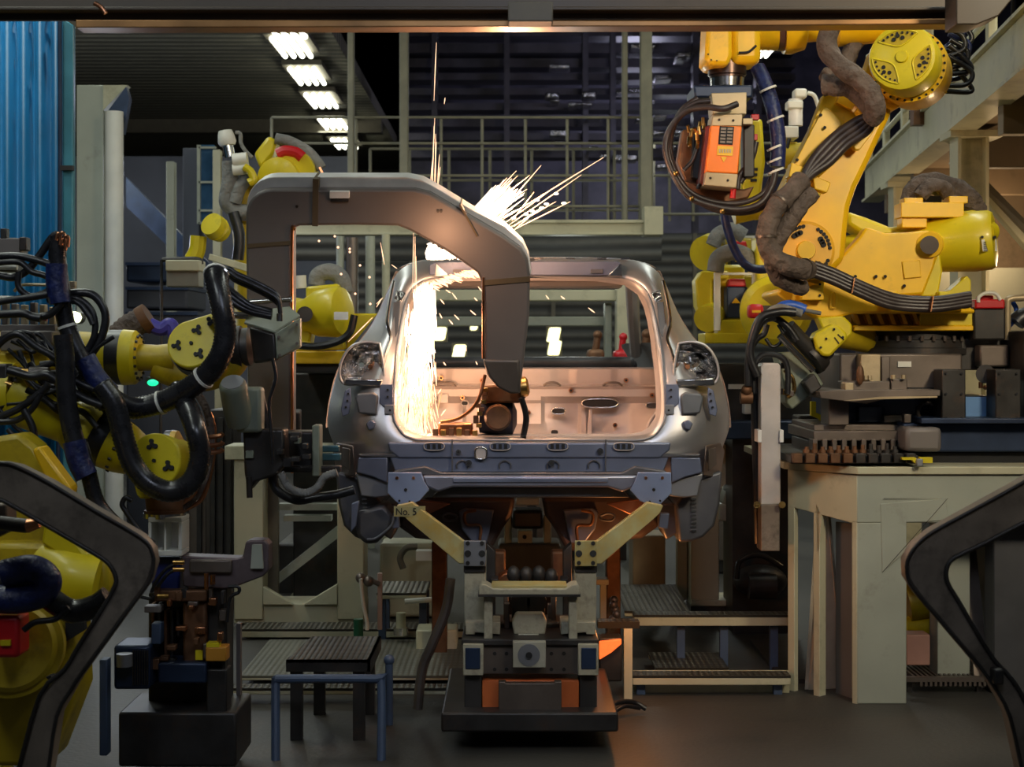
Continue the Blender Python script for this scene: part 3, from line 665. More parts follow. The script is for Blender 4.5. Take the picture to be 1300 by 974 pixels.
# bulkhead sheet with pressed relief: rows of y and depth offsets
nx = 64; ys = [467, 469, 480, 488, 491, 494, 503, 508, 512, 524, 530, 538, 548, 570]
rel = [0, -.02, -.02, -.015, -.045, -.03, -.03, .0, .015, .015, .0, -.01, -.01, -.01]
lo = []
for y, o in zip(ys, rel):
    row = []
    for i in range(nx+1):
        x = 535 + (838-535)*i/nx; oo = o
        t = abs(x-670)
        if y <= 488 and (int(x/26) % 3 == 0): oo += .012
        if 508 <= y <= 538:
            if 700 < x < 812: oo += .045*math.sin((x-700)/112*PI)
            if 590 < x < 640: oo += .03
            if 645 < x < 690: oo -= .03
        if y > 520 and 735 < x < 748: oo -= .035
        if y > 520 and (x > 800): oo -= (x-800)*.003
        row.append(P(x, y, YB+oo))
    lo.append(row)
bk.loft(lo).make('seat_bulkhead', M['bodyin'], car, sm=40, solid=.006)
def slot(x, y, w, h, Y, m='hole', nm='slot', rim=None, d=.012):
    n = 20; pts = []
    for i in range(n):
        a = 2*PI*i/n; ca, sa = math.cos(a), math.sin(a)
        pts.append((x + w/2*(abs(ca)**.7)*(1 if ca > 0 else -1), y + h/2*(abs(sa)**.7)*(1 if sa > 0 else -1)))
    MB().pp(pts, Y, d).make(nm, M[m], car)
    if rim:   MB().tube(PT(pts+[pts[0]], Y-.003), .0028*rim, n=6, sm=1).make(nm+'_rim', M['chrome' if rim > 1 else 'bodyin'], car, sm=80)
slot(762, 512, 46, 11, YB-.02, 'hole', 'oval_opening', 1.8); slot(709, 522, 17, 8, YB-.05, 'hole', 'oval_opening', 1.5); slot(829, 515, 18, 7, YB-.04, 'bodydark', 'oval_opening', 1.5)
slot(704, 549, 10, 7, YB-.05, 'hole', 'round_opening', 1); slot(590, 512, 9, 6, YB-.05, 'hole', 'round_opening', 1)
for x, y in ((795, 483), (725, 496), (828, 502), (671, 524), (781, 540), (587, 505), (560, 480), (612, 483)):
    c = P(x, y, YB-.05); MB().cyl(c, c+V((0, .03, 0)), .012, n=14).make('stud', M['copper'], car)
    MB().cyl(c-V((0, .004, 0)), c, .006, n=10).make('stud_hole', M['hole'], car)
for x0, x1, y in ((765, 790, 489), (690, 712, 489), (548, 580, 489)):
    MB().tube(PT([(x0, y+1), (x0+6, y-3), (x1-6, y-3), (x1, y+1)], YB-.055), .006).make('pressed_bead', M['brownst'], car)
for k in range(2): MB().tube(PT([(820+k*9, 556), (826+k*7, 535), (839+k*3, 517)], 7.7), .012).make('inner_rib', M['bodyin'], car)
MB().pp([(745, 556), (748, 520), (752, 520), (752, 556)], YB-.05, .03).make('stiffener', M['bodyin'], car, bev=.004)
MB().pb(556, 500, 569, 512, YB-.06, .03).make('latch_bracket', M['bodyin'], car, bev=.003)
# tail lamp pockets with crinkled bright metal, surrounding lips
def pocket(f):
    rim = [(862,436),(876,434),(892,437),(903,446),(911,462),(912,478),(905,488),(884,488),(862,486),(856,476),(858,455)]
    c = (884, 463)
    loops = []; rr = random.Random(5)
    for k, dy in ((1.0, 7.10), (.96, 7.095), (.88, 7.125), (.74, 7.15), (.6, 7.14), (.45, 7.155), (.3, 7.15), (.12, 7.16)):
        j = 0 if k > .9 else 1
        loops.append([f(P(c[0]+(x-c[0])*k+j*rr.uniform(-1.6, 1.6), c[1]+(y-c[1])*k+j*rr.uniform(-1.6, 1.6), dy+j*rr.uniform(-.028, .028))) for x, y in rim])
    MB().loft(loops, closed=True).make('tail_lamp_pocket', M['crinkle'], car, sm=38)
    MB().tube([f(P(x, y, 7.09)) for x, y in rim+rim[:1]], .006, n=8, sm=3).make('pocket_lip', M['body'], car, sm=80)
    MB().prism(Q([(858, 482), (906, 480), (908, 489), (860, 491)], 7.04, f), (0, .05, 0)).make('pocket_shelf', M['chrome'], car, bev=.006)
    p = f(P(873, 466, 7.12)); MB().cyl(p, p+V((0, .04, 0)), .011, n=12).make('lamp_socket', M['copper'], car)
    # D pillar channel, with a chrome strip standing for its ridge highlight
    MB().tube([f(P(*c)) for c in ((842,357,7.38),(848,385,7.30),(851,410,7.22),(847,430,7.17),(853,448,7.13),(858,468,7.09))], .008, n=8).make('pillar_highlight', M['chrome'], car)
    MB().prism([f(P(*c)) for c in ((834,384,7.325),(843,383,7.335),(845,412,7.25),(842,432,7.2),(837,420,7.22))], (0, .01, 0)).make('pillar_recess', M['bodydark'], car, bev=.003)
    MB().prism([f(P(*c)) for c in ((826,372,7.36),(838,368,7.37),(842,380,7.34),(832,384,7.33))], (0, .01, 0)).make('pillar_patch', M['crinkle'], car, bev=.004)
    # blue-grey bracket, recess panel, tall strip
    MB().prism(Q([(845,488),(860,488),(862,492),(862,512),(858,516),(845,520)], 7.015, f), (0, .015, 0)).make('hinge_bracket', M['bodyblue'], car, bev=.003)
    MB().prism(Q([(844,514),(856,514),(856,526),(844,526)], 7.005, f), (0, .012, 0)).make('hinge_bracket', M['bodyflat'], car, bev=.002)
    for x, y in ((852, 495), (852, 504), (849, 521)):
        p = f(P(x, y, 7.0)); MB().cyl(p, p+V((0, .01, 0)), .005, n=10).make('bracket_hole', M['hole'], car)
    MB().prism(Q([(864,502),(870,498),(890,500),(893,506),(889,525),(866,527)], 7.0, f), (0, .03, 0)).make('recess_panel', mat('slate_grey_panel', (.15,.16,.175), .5, metal=.5), car, bev=.008)
    MB().prism(Q([(899,492),(906,496),(911,520),(909,529),(901,526),(898,508)], 7.035, f), (0, .02, 0)).make('side_strip', M['bodyblue'], car, bev=.003)
    for x, y in ((902, 500), (903, 509), (905, 517)):
        p = f(P(x, y, 7.025)); MB().cyl(p, p+V((0, .01, 0)), .005, n=10).make('strip_hole', M['hole'], car)
    MB().prism(Q([(867,536),(874,533),(880,538),(876,547),(869,544)], 6.985, f), (0, .03, 0)).make('dimple', M['bodyblue'], car, bev=.006)
    # stepped corner below
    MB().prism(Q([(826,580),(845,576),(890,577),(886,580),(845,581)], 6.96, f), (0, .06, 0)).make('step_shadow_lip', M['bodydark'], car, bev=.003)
    MB().prism(Q([(852,580),(889,581),(892,600),(870,606),(852,614)], 6.965, f), (0, .07, 0)).make('corner_panel', M['bodyblue'], car, bev=.006)
    MB().prism(Q([(850,612),(870,606),(893,601),(890,611),(886,630),(868,632),(850,630)], 6.99, f), (0, .08, 0)).make('corner_bracket', M['bodyflat'], car, bev=.006)
    MB().prism([f(P(*c)) for c in ((896,566,7.0),(915,562,7.15),(920,572,7.2),(916,600,7.18),(905,606,7.1),(893,604,7.02))], (0, .03, 0)).make('side_vent_panel', mat('bronze_grey_steel', (.27,.21,.18), .35, metal=.7), car, bev=.006)
    MB().prism([f(P(*c)) for c in ((900,570,6.99),(909,568,7.06),(910,590,7.06),(900,598,6.99))], (0, .01, 0)).make('vent_window', M['brownst'], car, bev=.003)
    # wheel housing and rear underbody
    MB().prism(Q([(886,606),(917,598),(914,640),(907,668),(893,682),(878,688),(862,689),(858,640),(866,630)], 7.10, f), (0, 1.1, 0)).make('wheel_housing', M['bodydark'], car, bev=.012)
    q = MB()
    for k in range(9): q.prism(Q([(878, 633+k*5), (884, 633+k*5), (884, 635+k*5), (878, 635+k*5)], 7.085, f), (0, .02, 0))
    q.make('housing_rungs', M['chrome'], car)
    MB().prism(Q([(838, 652), (850, 652), (848, 672), (836, 670)], 7.05, f), (0, .05, 0)).make('hanger_tab', M['bodyblue'], car, bev=.004)
    MB().prism(Q([(688,632),(800,632),(832,650),(838,668),(815,684),(760,690),(735,702),(718,698),(704,672),(692,655)], 7.35, f), (0, .9, 0)).make('underbody_well', mat('umber_pressing', (.10,.075,.07), .45, metal=.5, var=.3), car, bev=.02)
    MB().prism(Q([(715,648),(752,646),(760,650),(756,672),(742,690),(724,690)], 7.3, f), (0, .05, 0)).make('damper_plate', M['bodyblue'], car, bev=.006)
    MB().tube(Q([(733,686),(733,668),(750,666),(752,652),(738,648)], 7.28, f), .007).make('pressed_pipe', M['rust'], car)
    MB().tube(Q([(762,655),(772,652),(780,655),(776,661),(764,660),(762,655)], 7.29, f), .006).make('pressed_loop', M['bodydark'], car)
    MB().prism(Q([(770,640),(812,634),(826,646),(800,654)], 7.28, f), (0, .05, 0)).make('heat_patch', mat('tinted_copper_panel', (.34,.17,.12), .35, metal=.7), car, bev=.006)
    MB().prism(Q([(840,640),(862,640),(862,676),(846,686),(838,668)], 7.2, f), (0, .3, 0)).make('rail_end', M['bodydark'], car, bev=.01)
both(pocket)
MB().pp([(452,650),(487,640),(500,655),(497,672),(478,690),(464,692),(452,680)], 7.0, .25).make('canister_cover', M['bodydark'], car, bev=.02)
MB().tube(PT([(500, 655), (496, 668), (478, 683), (466, 685)], 6.99), .006).make('cover_rib', M['bodyflat'], car)
MB().pp([(446, 640), (456, 636), (452, 668), (445, 676)], 6.98, .04).make('cover_strap', M['bodyblue'], car, bev=.004)
# rear panel pressings
MB().pp([(492,562),(852,562),(850,572),(838,582),(506,582),(494,572)], 6.955, .04).make('rear_panel_upper', M['bodyblue'], car, bev=.008)
MB().pp([(494,578),(850,578),(842,601),(800,600),(540,600),(502,601)], 6.965, .05).make('rear_panel_lower', M['bodyblue'], car, bev=.006)
for x in (574, 769): MB().pb(x-.8, 558, x+.8, 600, 6.945, .01).make('panel_seam', M['bodydark'], car)
for x0, y in ((551, 567), (635, 567), (708, 567), (792, 567)):
    slot(x0, y, 26, 10, 6.945, 'bodyblue', 'latch_slot', .8, .01)
    for k in range(3): MB().pb(x0-9+k*7, y-3, x0-5+k*7, y+3, 6.935, .008).make('slot_tooth', M['hole'], car)
for x, y, rr in ((582, 574, .008), (762, 573, .010), (595, 588, .01), (700, 588, .01)):
    c = P(x, y, 6.94); MB().cyl(c, c+V((0, .01, 0)), rr*1.4, n=14).make('hole_rim', M['chrome'], car); MB().cyl(c-V((0, .002, 0)), c+V((0, .01, 0)), rr*.7, n=12).make('panel_hole', M['hole'], car)
slot(610.5, 575.5, 15, 15, 6.945, 'bodyin', 'round_aperture', 1.4)
for x in (587, 641, 702, 754): MB().tube(PT([(x-7, 595), (x-7, 589), (x, 585), (x+7, 589), (x+7, 595)], 6.955), .0035, n=6).make('arch_bead', M['bodydark'], car)
# dark lip and bumper beam
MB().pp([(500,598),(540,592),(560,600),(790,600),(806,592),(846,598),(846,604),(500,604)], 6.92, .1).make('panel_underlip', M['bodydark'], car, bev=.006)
MB().pp([(536,604),(810,604),(806,618),(790,625),(772,619),(575,619),(556,625),(540,618)], 6.90, .09).make('bumper_beam', mat('lavender_lit_steel', (.27,.28,.36), .35, metal=.6, var=.12), car, bev=.01)  # lavender light on the bumper is put into its colour
MB().pb(575, 607, 772, 613, 6.892, .02).make('beam_channel', M['bodyblue'], car, bev=.004)
MB().pp([(562,618),(785,618),(800,632),(548,632)], 6.98, .12).make('beam_lower', M['bodydark'], car, bev=.008)
def endplate(f):
    MB().prism(Q([(810,600),(852,600),(853,626),(838,641),(826,642),(812,636),(800,622),(806,612)], 6.87, f), (0, .02, 0)).make('end_plate', mat('steel_blue_plate', (.27,.33,.50), .38, metal=.45, var=.1), car, bev=.003)
    for x, y, r in ((820, 607, .007), (841, 607, .007), (830, 622, .007), (825, 637, .005), (838, 636, .005)):
        p = f(P(x, y, 6.865)); MB().cyl(p, p+V((0, .012, 0)), r, n=12).make('plate_hole', M['copper'] if y == 607 else M['hole'], car)
both(endplate)
for x in (497, 518): pass

# ---------------------------------------------------------------- carrier under the car
cr = thing('body_carrier', 'chipped cream jig carrier holding up the car body', 'carrier', (XC, 6.8, 0))
def carrier(f):
    m = M['jig']
    MB().prism(Q([(730,727),(757,727),(757,795),(730,795)], 6.62, f), (0, .14, 0)).make('post', m, cr, bev=.004)
    MB().prism(Q([(730,718),(758,718),(758,727),(730,727)], 6.61, f), (0, .16, 0)).make('shim_stack', M['dark'], cr, bev=.002)
    pl = MB().prism(Q([(730,687),(758,687),(758,719),(730,719)], 6.58, f), (0, .02, 0)).make('clamp_plate', M['bodyflat'] if f is mx else M['patina'], cr, bev=.002)
    for x in (735, 753):
        for y in (690, 703, 715):
            p = f(P(x, y, 6.575)); MB().cyl(p, p+V((0, .02, 0)), .009 if y != 703 else .014, n=12).make('bolt', M['dark'] if y != 703 else M['chrome'], cr)
    MB().prism([f(P(*c)) for c in ((757,716,6.6),(757,688,6.6),(812,646,6.72),(822,638,6.74),(842,642,6.74),(838,652,6.74),(828,660,6.73),(764,716,6.6))], (0, .05, 0)).make('support_arm', M['patina'], cr, bev=.004)
    MB().prism(Q([(722,754),(733,754),(733,818),(722,818)], 6.50, f), (0, .05, 0)).make('rack_leg', m, cr, bev=.004)
    MB().prism(Q([(712,790),(756,790),(756,806),(744,806),(744,803),(712,806)], 6.56, f), (0, .16, 0)).make('post_shoe', m, cr, bev=.004)
    MB().prism(Q([(734,818),(760,818),(760,858),(734,858)], 6.46, f), (0, .22, 0)).make('end_box', m, cr, bev=.004)
    MB().prism(Q([(738,823),(757,823),(757,850),(738,850)], 6.455, f), (0, .02, 0)).make('box_cover', M['navy'], cr, bev=.003)
    MB().prism(Q([(736,858),(758,858),(758,930),(736,930)], 6.5, f), (0, .2, 0)).make('frame_leg', M['dark'], cr, bev=.004)
    MB().prism(Q([(712,735),(722,735),(722,755),(712,755)], 6.9, f), (0, .1, 0)).make('inner_post', M['dark'], cr, bev=.004)
    MB().prism(Q([(715,700),(726,690),(726,790),(715,790)], 7.0, f), (0, .1, 0)).make('rear_column', M['dark'], cr, bev=.004)
    MB().prism(Q([(700,755),(706,755),(706,790),(700,790)], 6.8, f), (0, .1, 0)).make('guide_rail', M['brownst'], cr, bev=.004)
both(carrier)
MB().pp([(608,748),(611,742),(618,743),(626,748),(718,748),(726,743),(733,742),(736,748),(736,756),(608,756)], 6.47, .12).make('cross_tray', M['jig'], cr, bev=.004)
MB().pb(624, 744, 720, 749, 6.50, .14).make('tray_lining', M['patina'], cr, bev=.002)
MB().pb(607, 755, 737, 758, 6.46, .14).make('tray_edge', M['dark'], cr)
MB().pb(586, 812, 760, 820, 6.48, .3).make('cross_beam', M['dark'], cr, bev=.004)
MB().pb(607, 820, 737, 856, 6.5, .2).make('beam_web', M['brownst'], cr, bev=.004)
for x in (628, 643, 700, 716):
    for y in (830, 850):
        p = P(x, y, 6.495); MB().cyl(p, p+V((0, .02, 0)), .008, n=10).make('bolt', M['dark'], cr)
MB().pb(651, 815, 693, 848, 6.44, .04).make('target_plate', mat('pale_greased_plate', (.40, .38, .30), .5, dirt=.3), cr, bev=.003)
c = P(671.5, 832, 6.435); MB().rev(c, c+V((0, .1, 0)), [(0, .012), (0, .045), (.012, .046)]).make('ring', M['bodyflat'], cr); MB().cyl(c-V((0, .01, 0)), c+V((0, .02, 0)), .013).make('locating_pin', M['hole'], cr)
MB().pb(612, 864, 735, 905, 6.5, .15).make('orange_block', mat('burnt_orange_paint', (.55, .13, .03), .5, dirt=.3), cr, bev=.004)
MB().pp([(633,866),(642,866),(642,868),(704,868),(704,866),(713,866),(713,905),(633,905)], 6.46, .05).make('worn_plate', M['brownst'], cr, bev=.003)
for k in range(7): MB().pb(640+k*9+R.random()*3, 758+R.random()*10, 645+k*9+R.random()*3, 812, 6.7+R.random()*.2, .05).make('actuator_rod', M['dark' if k % 2 else 'brownst'], cr, bev=.003)
MB().pb(618, 790, 728, 812, 6.75, .2).make('mechanism_block', M['dark'], cr, bev=.01)
MB().pp([(650,790),(655,780),(690,780),(694,790),(692,806),(652,806)], 6.6, .08).make('latch_body', M['jig'], cr, bev=.008)
MB().pb(658, 806, 684, 812, 6.58, .08).make('latch_tongue', M['white'], cr, bev=.002)
p = P(671, 765, 6.68)
for s in (-1, 1): MB().rev(p+V((s*.035, 0, 0)), p+V((s*.035, 1, 0)), [(0, .03), (0, .042), (.03, .042)]).make('roller', M['dark'], cr)
for k in range(4): MB().ball(P(652+k*16, 728+R.random()*6, 6.95), .03, (1, 1, 1.3)).make('clamp_head', M['dark'], cr)
MB().pp([(630, 735), (640, 727), (655, 726), (655, 748), (630, 748)], 7.1, .1).make('copper_block', M['copper'], cr, bev=.01)
for x in (700, 618): MB().pb(x, 700, x+24, 745, 7.2, .1).make('back_plate', M['rust'], cr, bev=.01)
MB().pb(560, 905, 785, 930, 6.4, .9).make('skid', M['dark'], cr, bev=.01)
# number tag on left arm
tg = thing('number_tag', 'small dirty tag reading No. 5 beside the left support arm', 'tag', P(513, 655, 6.70))
MB().pb(500, 643, 540, 656, 6.72, .006).make('tag_plate', M['patina'], tg)
def text(s, px, py, Y, h, m, parent, name='lettering', rz=0, squash=1.0, tilt=None):
    cu = bpy.data.curves.new(name, 'FONT'); cu.body = s; cu.size = h*Y/F; cu.extrude = .0006; cu.materials.append(M[m]); cu.align_x = 'LEFT'
    o = bpy.data.objects.new(name, cu); C.objects.link(o); o.rotation_euler = (PI/2, rz, 0); o.scale = (squash, 1, 1)
    dg = bpy.context.evaluated_depsgraph_get(); dg.update()
    me = bpy.data.meshes.new_from_object(o.evaluated_get(dg)); bpy.data.objects.remove(o)
    o = bpy.data.objects.new(name, me); C.objects.link(o); o.rotation_euler = (PI/2, rz, 0); o.scale = (squash, 1, 1)
    o.parent = parent; o.location = P(px, py, Y)-ROOTS[parent.name]
    return o
text('No. 5', 502, 654, 6.715, 13, 'hole', tg, squash=.9)
# machinery seen beneath the car, between the wells
t = thing('rear_clamp_unit', 'cream and dark clamp unit seen under the middle of the car', 'clamp unit', P(670, 765, 9.2))
MB().pb(655, 632, 685, 642, 9.2, .2).make('cap', M['white'], t, bev=.01)
MB().pb(650, 648, 690, 672, 9.25, .2).make('body', M['dark'], t, bev=.02)
MB().pb(657, 674, 676, 690, 9.1, .1).make('sensor_block', M['cream'], t, bev=.006)
c = P(666, 682, 9.09); MB().cyl(c, c+V((0, .02, 0)), .012).make('sensor_lens', M['hole'], t)
MB().pb(632, 690, 712, 735, 9.3, .3).make('base', M['olive'], t, bev=.02)
MB().pb(640, 655, 650, 690, 9.3, .1).pb(690, 655, 700, 690, 9.3, .1).make('guide', M['cream'], t, bev=.01)
MB().box((P(640, 0, 9.3).x, 9.35, 0), (P(700, 0, 9.3).x, 9.5, P(0, 735, 9.3).z)).make('pedestal', M['dark'], t)
# ---------------------------------------------------------------- big C-shaped spot welding gun
LEAN = 0.27
def G(px, py, off=0.0, Y0=6.55, zr=2.3):
    "pixel onto the gun's leaning plane; off = distance behind its front face"
    k = LEAN; Y = (Y0 - k*(CZ - zr)) / (1 - k*(py-CY)/F)
    p = P(px, py, Y); n = V((0, 1, k)).normalized()
    return p + n*off
NG = V((0, 1, LEAN)).normalized()
gun = thing('welding_gun', 'huge grey C-shaped spot welding gun frame reaching over into the car', 'welding gun', G(345, 620))
def arc(cx, cy, r, a0, a1, n=6): return [(cx+r*math.cos(math.radians(a0+(a1-a0)*i/n)), cy+r*math.sin(math.radians(a0+(a1-a0)*i/n))) for i in range(n+1)]
outer = [(318, 600)] + [(314, 480), (312, 300)] + arc(345, 273, 33, 180, 270) + [(430, 240), (526, 240), (546, 245), (575, 262), (640, 300), (662, 316), (670, 330), (673, 350), (672, 400), (666, 450), (660, 500)]
inner = [(370, 600), (370, 450), (370, 300), (372, 291), (380, 287), (450, 286), (505, 287), (520, 293), (560, 315), (590, 335), (606, 347), (613, 362), (615, 400), (615, 440), (614, 458)]
tip = [(648, 498), (630, 490), (618, 476)]
front = outer + tip + inner[::-1]
m_ = MB().prism([G(x, y) for x, y in front], NG*.16)
m_.make('c_frame', M['gunframe'], gun, bev=.012)
# outer rim, pale to stand for lamp light on the gun's top face
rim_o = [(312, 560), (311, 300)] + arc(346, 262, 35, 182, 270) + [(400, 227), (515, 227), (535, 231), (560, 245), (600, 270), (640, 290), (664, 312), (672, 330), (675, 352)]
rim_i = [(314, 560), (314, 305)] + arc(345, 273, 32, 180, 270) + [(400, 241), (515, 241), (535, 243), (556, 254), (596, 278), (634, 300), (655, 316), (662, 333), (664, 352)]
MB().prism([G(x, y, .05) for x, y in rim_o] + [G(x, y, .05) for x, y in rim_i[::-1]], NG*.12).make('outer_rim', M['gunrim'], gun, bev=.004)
MB().tube([G(371, 600, -.005), G(371, 450, -.005), G(371, 300, -.005), G(375, 291, -.005)], .006, n=8).tube([G(613.5, 352, -.004), G(613.5, 455, -.004)], .006, n=8).make('edge_light_spill', M['copper'], gun)  # copper-coloured line stands for light spilling onto the inner edge
def strap(a, b, w=.012): 
    A, B = G(*a, -.006), G(*b, -.006); d = (B-A).normalized(); s = d.cross(NG)*w
    return MB().prism([A-s, A+s, B+s, B-s], NG*.17).make('strap', mat('tan_tape', (.10, .07, .035), .6), gun)
strap((401, 227), (400, 287)); strap((314, 312), (369, 308), .008); strap((584, 260), (606, 300), .004); strap((613, 359), (673, 354), .011)
MB().prism([G(x, y, -.02) for x, y in ((419, 242), (444, 242), (444, 251), (419, 251))], NG*.03).make('nameplate', M['gunrim'], gun, bev=.002)
MB().prism([G(x, y, -.012) for x, y in ((420, 252), (443, 252), (443, 256), (420, 256))], NG*.03).make('plate_bracket', M['dark'], gun, bev=.002)
for x, y in ((377, 262), (556, 268), (560, 268)): MB().cyl(G(x, y, -.006), G(x, y, .02), .006, n=10).make('screw', M['dark'], gun)
MB().prism([G(x, y, -.01) for x, y in ((613, 456), (660, 456), (661, 500), (648, 500), (632, 492), (620, 478))], NG*.19).make('dark_tip_cover', mat('scorched_tip', (.10, .085, .075), .45, metal=.3), gun, bev=.012)
MB().prism([G(x, y, .18) for x, y in ((350, 540), (374, 540), (374, 605), (350, 605))], NG*.06).make('lower_clamp', M['dark'], gun, bev=.006)
# electrode holder inside the car
eh = MB()
eh.rev(P(606, 530, 7.15), P(656, 530, 7.15), [(0, .02), (.01, .07), (.10, .085), (.16, .08), (.18, .03)])
eh.make('electrode_drive', mat('black_blue_motor', (.03, .03, .05), .35, metal=.5), gun)
MB().pp([(612, 490), (668, 486), (668, 505), (660, 512), (612, 512)], 7.05, .15).make('holder_block', M['rust'], gun, bev=.01)
MB().rev(P(660, 492, 7.02), P(672, 490, 7.02), [(0, .03), (0, .045), (.03, .045), (.04, .03)]).make('hinge_pin', M['brass'], gun)
MB().rev(P(632, 530, 6.98), P(632, 530, 7.2), [(0, .02), (.0, .05), (.03, .06), (.1, .06)]).make('motor_cap', M['rust'], gun)
MB().pb(556, 537, 600, 553, 7.10, .1).make('electrode_arm', M['copper'], gun, bev=.01)
for k in range(6): MB().obox(P(553+k*10, 548+R.random()*4, 7.08), (.012, 0, 0), (0, .02, 0), (0, 0, .02)).make('arm_clamp', M['brass' if k % 2 else 'rust'], gun, bev=.003)
MB().tube([P(662, 505, 7.0), P(668, 530, 7.02), P(664, 556, 7.05)], .014).make('power_cable', M['black'], gun)
MB().tube([P(616, 476, 6.95), P(606, 510, 6.95), P(585, 530, 7.0), P(560, 536, 7.05)], .008).make('air_tube', M['copper'], gun)
for k in range(10): MB().obox(P(604+R.random()*14, 495+k*5, 7.02), (.012, 0, 0), (0, .02, 0), (0, 0, .009)).make('cable_lug', M['rust' if k % 3 else 'brass'], gun, bev=.002)

# ---------------------------------------------------------------- robot holding the big gun (upper left)
def flex(name, pts, Y, r, m, label=None, cat=None, parent=None, rib=0.0, n=12, group=None, **k):
    return MB().tube(PT(pts, Y), r, n=n, rib=rib, **k).make(name, M[m], parent, label, cat, group, sm=80)
def trefoil(t, c, ax, r, s):
    "three hole clusters round a wrist cap"
    u, w, d = basis(V(ax))
    for k in range(3):
        a = math.radians(90+120*k + s)
        q = V(c) + (u*math.cos(a)+w*math.sin(a))*r*.58
        m = MB()
        for j in range(4):
            b = a + j*PI*2/3
            o = q + ((u*math.cos(b)+w*math.sin(b))*r*.14 if j < 3 else V((0, 0, 0)))
            m.cyl(o - d*.004, o + d*.01, r*.085, n=10)
        m.make('bolt_pocket', M['hole'], t)
    MB().cyl(V(c)-d*.004, V(c)+d*.01, r*.07, n=10).make('centre_hole', M['hole'], t)

def rot_pt(c, x, z): return V(c) + V((x, 0, z))
A = thing('industrial_robot', 'yellow robot whose wrist carries the big welding gun at left', 'robot', P(-120, 974, 6.35)-V((0, 0, 0)))
A.location.z = 0; ROOTS[A.name] = V(A.location)
Yc = 6.4
ax0, ax1 = P(-60, 452, Yc), P(300, 455, Yc)
def X(px): return (px-CX)*Yc/F - ax0.x
MB().rev(ax0, ax1, [(0, .10), (X(30), .105), (X(96), .085), (X(97), .105), (X(124), .10)]).make('forearm', M['oldyellow'], A, bev=.003)
MB().rev(ax0, ax1, [(X(118), .08), (X(122), .108), (X(141), .108), (X(141), .06)], n=32).make('forearm_ring', M['lemon'], A)
MB().rev(ax0, ax1, [(X(139), .06), (X(140), .112), (X(157), .112), (X(158), .06)], n=32).make('joint_seal', M['black'], A)
MB().rev(ax0, ax1, [(X(156), .06), (X(157), .114), (X(172), .110), (X(176), .098), (X(177), .05)], n=32).make('wrist_ring', M['lemon'], A)
MB().rev(ax0, ax1, [(X(174), .05), (X(176), .055), (X(200), .052), (X(222), .06)], n=24).make('wrist_neck', M['oldyellow'], A)
MB().bolts(P(176.5, 454, Yc), (1, 0, 0), .09, 16, .006, .008).make('ring_bolts', M['dark'], A)
MB().tube([P(200, 462, Yc+.02), P(225, 474, Yc+.02), P(262, 478, Yc+.02), P(293, 462, Yc+.02), P(300, 440, Yc+.02)], .062, n=14).make('wrist_fork', M['oldyellow'], A)
cA = P(243, 436, 6.16); axA = V((-.10, -.93, .28))
def teardrop(c, ax, r, tipdir, tl, thick, name, m, t, k=1.0):
    u, w, d = basis(V(ax)); pts = []
    ta = math.radians(tipdir)
    for i in range(33):
        a = ta + math.radians(62) + (2*PI-2*math.radians(62))*i/32
        pts.append(V(c) + (u*math.cos(a)+w*math.sin(a))*r*k)
    tp = V(c) + (u*math.cos(ta)+w*math.sin(ta))*tl*k
    for s in (-1, 0, 1):
        a = ta + s*math.radians(50)
        pts.append(tp + (u*math.cos(a)+w*math.sin(a))*r*.22)
    return MB().prism(pts, -d*thick).make(name, M[m], t, bev=.006)
uA, wA, dA = basis(axA)
def ang(ax, px, py, c):    # angle of a screen direction in the cap plane
    u, w, d = basis(V(ax)); v = V((px, 0, -py)); return math.degrees(math.atan2(v.dot(w), v.dot(u)))
teardrop(cA, axA, .098, ang(axA, 22, -30, cA), .130, .045, 'wrist_cap', 'lemon', A)
trefoil(A, cA, -dA*-1, .098, 20)
MB().cyl(cA-dA*.04, cA-dA*.10, .104, .108, n=32).make('wrist_seal', M['black'], A)
MB().cyl(cA-dA*.09, cA-dA*.30, .105, .09, n=32).make('wrist_body', M['oldyellow'], A)
for q in ((265, 405), (270, 408), (266, 411)):
    MB().cyl(P(q[0], q[1], 6.10), P(q[0], q[1], 6.2), .009, n=10).make('tip_bolt', M['hole'], A)
MB().rev(P(292, 442, 6.42), P(322, 440, 6.42), [(0, .075), (.012, .088), (.05, .088), (.052, .078), (.08, .078), (.1, .05)]).make('tool_flange', M['dark'], A)
MB().rev(P(290, 442, 6.42), P(322, 440, 6.42), [(0, .06), (0, .092), (.012, .092)]).make('flange_rim', M['lemon'], A)
# shoulder parts off frame so that the arm stands on something
MB().tube([ax0, P(-160, 440, Yc), P(-330, 480, Yc), P(-340, 700, Yc)], .13, n=16).make('lower_arm', M['lemon'], A)
ROB = P(-340, 700, Yc); MB().rev(ROB, (ROB.x, ROB.y, 0), [(0, .16), (.2, .26), (.3, .26), (ROB.z-.06, .3), (ROB.z-.06, .42), (ROB.z, .42)]).make('base', M['lemon'], A)
MB().pp([(0, 420), (66, 420), (66, 436), (50, 446), (0, 446)], 6.15, .12).make('cable_tray', M['gunframe'], A, bev=.006)
MB().pb(-20, 448, 62, 470, 6.2, .1).make('side_cover', M['oldyellow'], A, bev=.01)

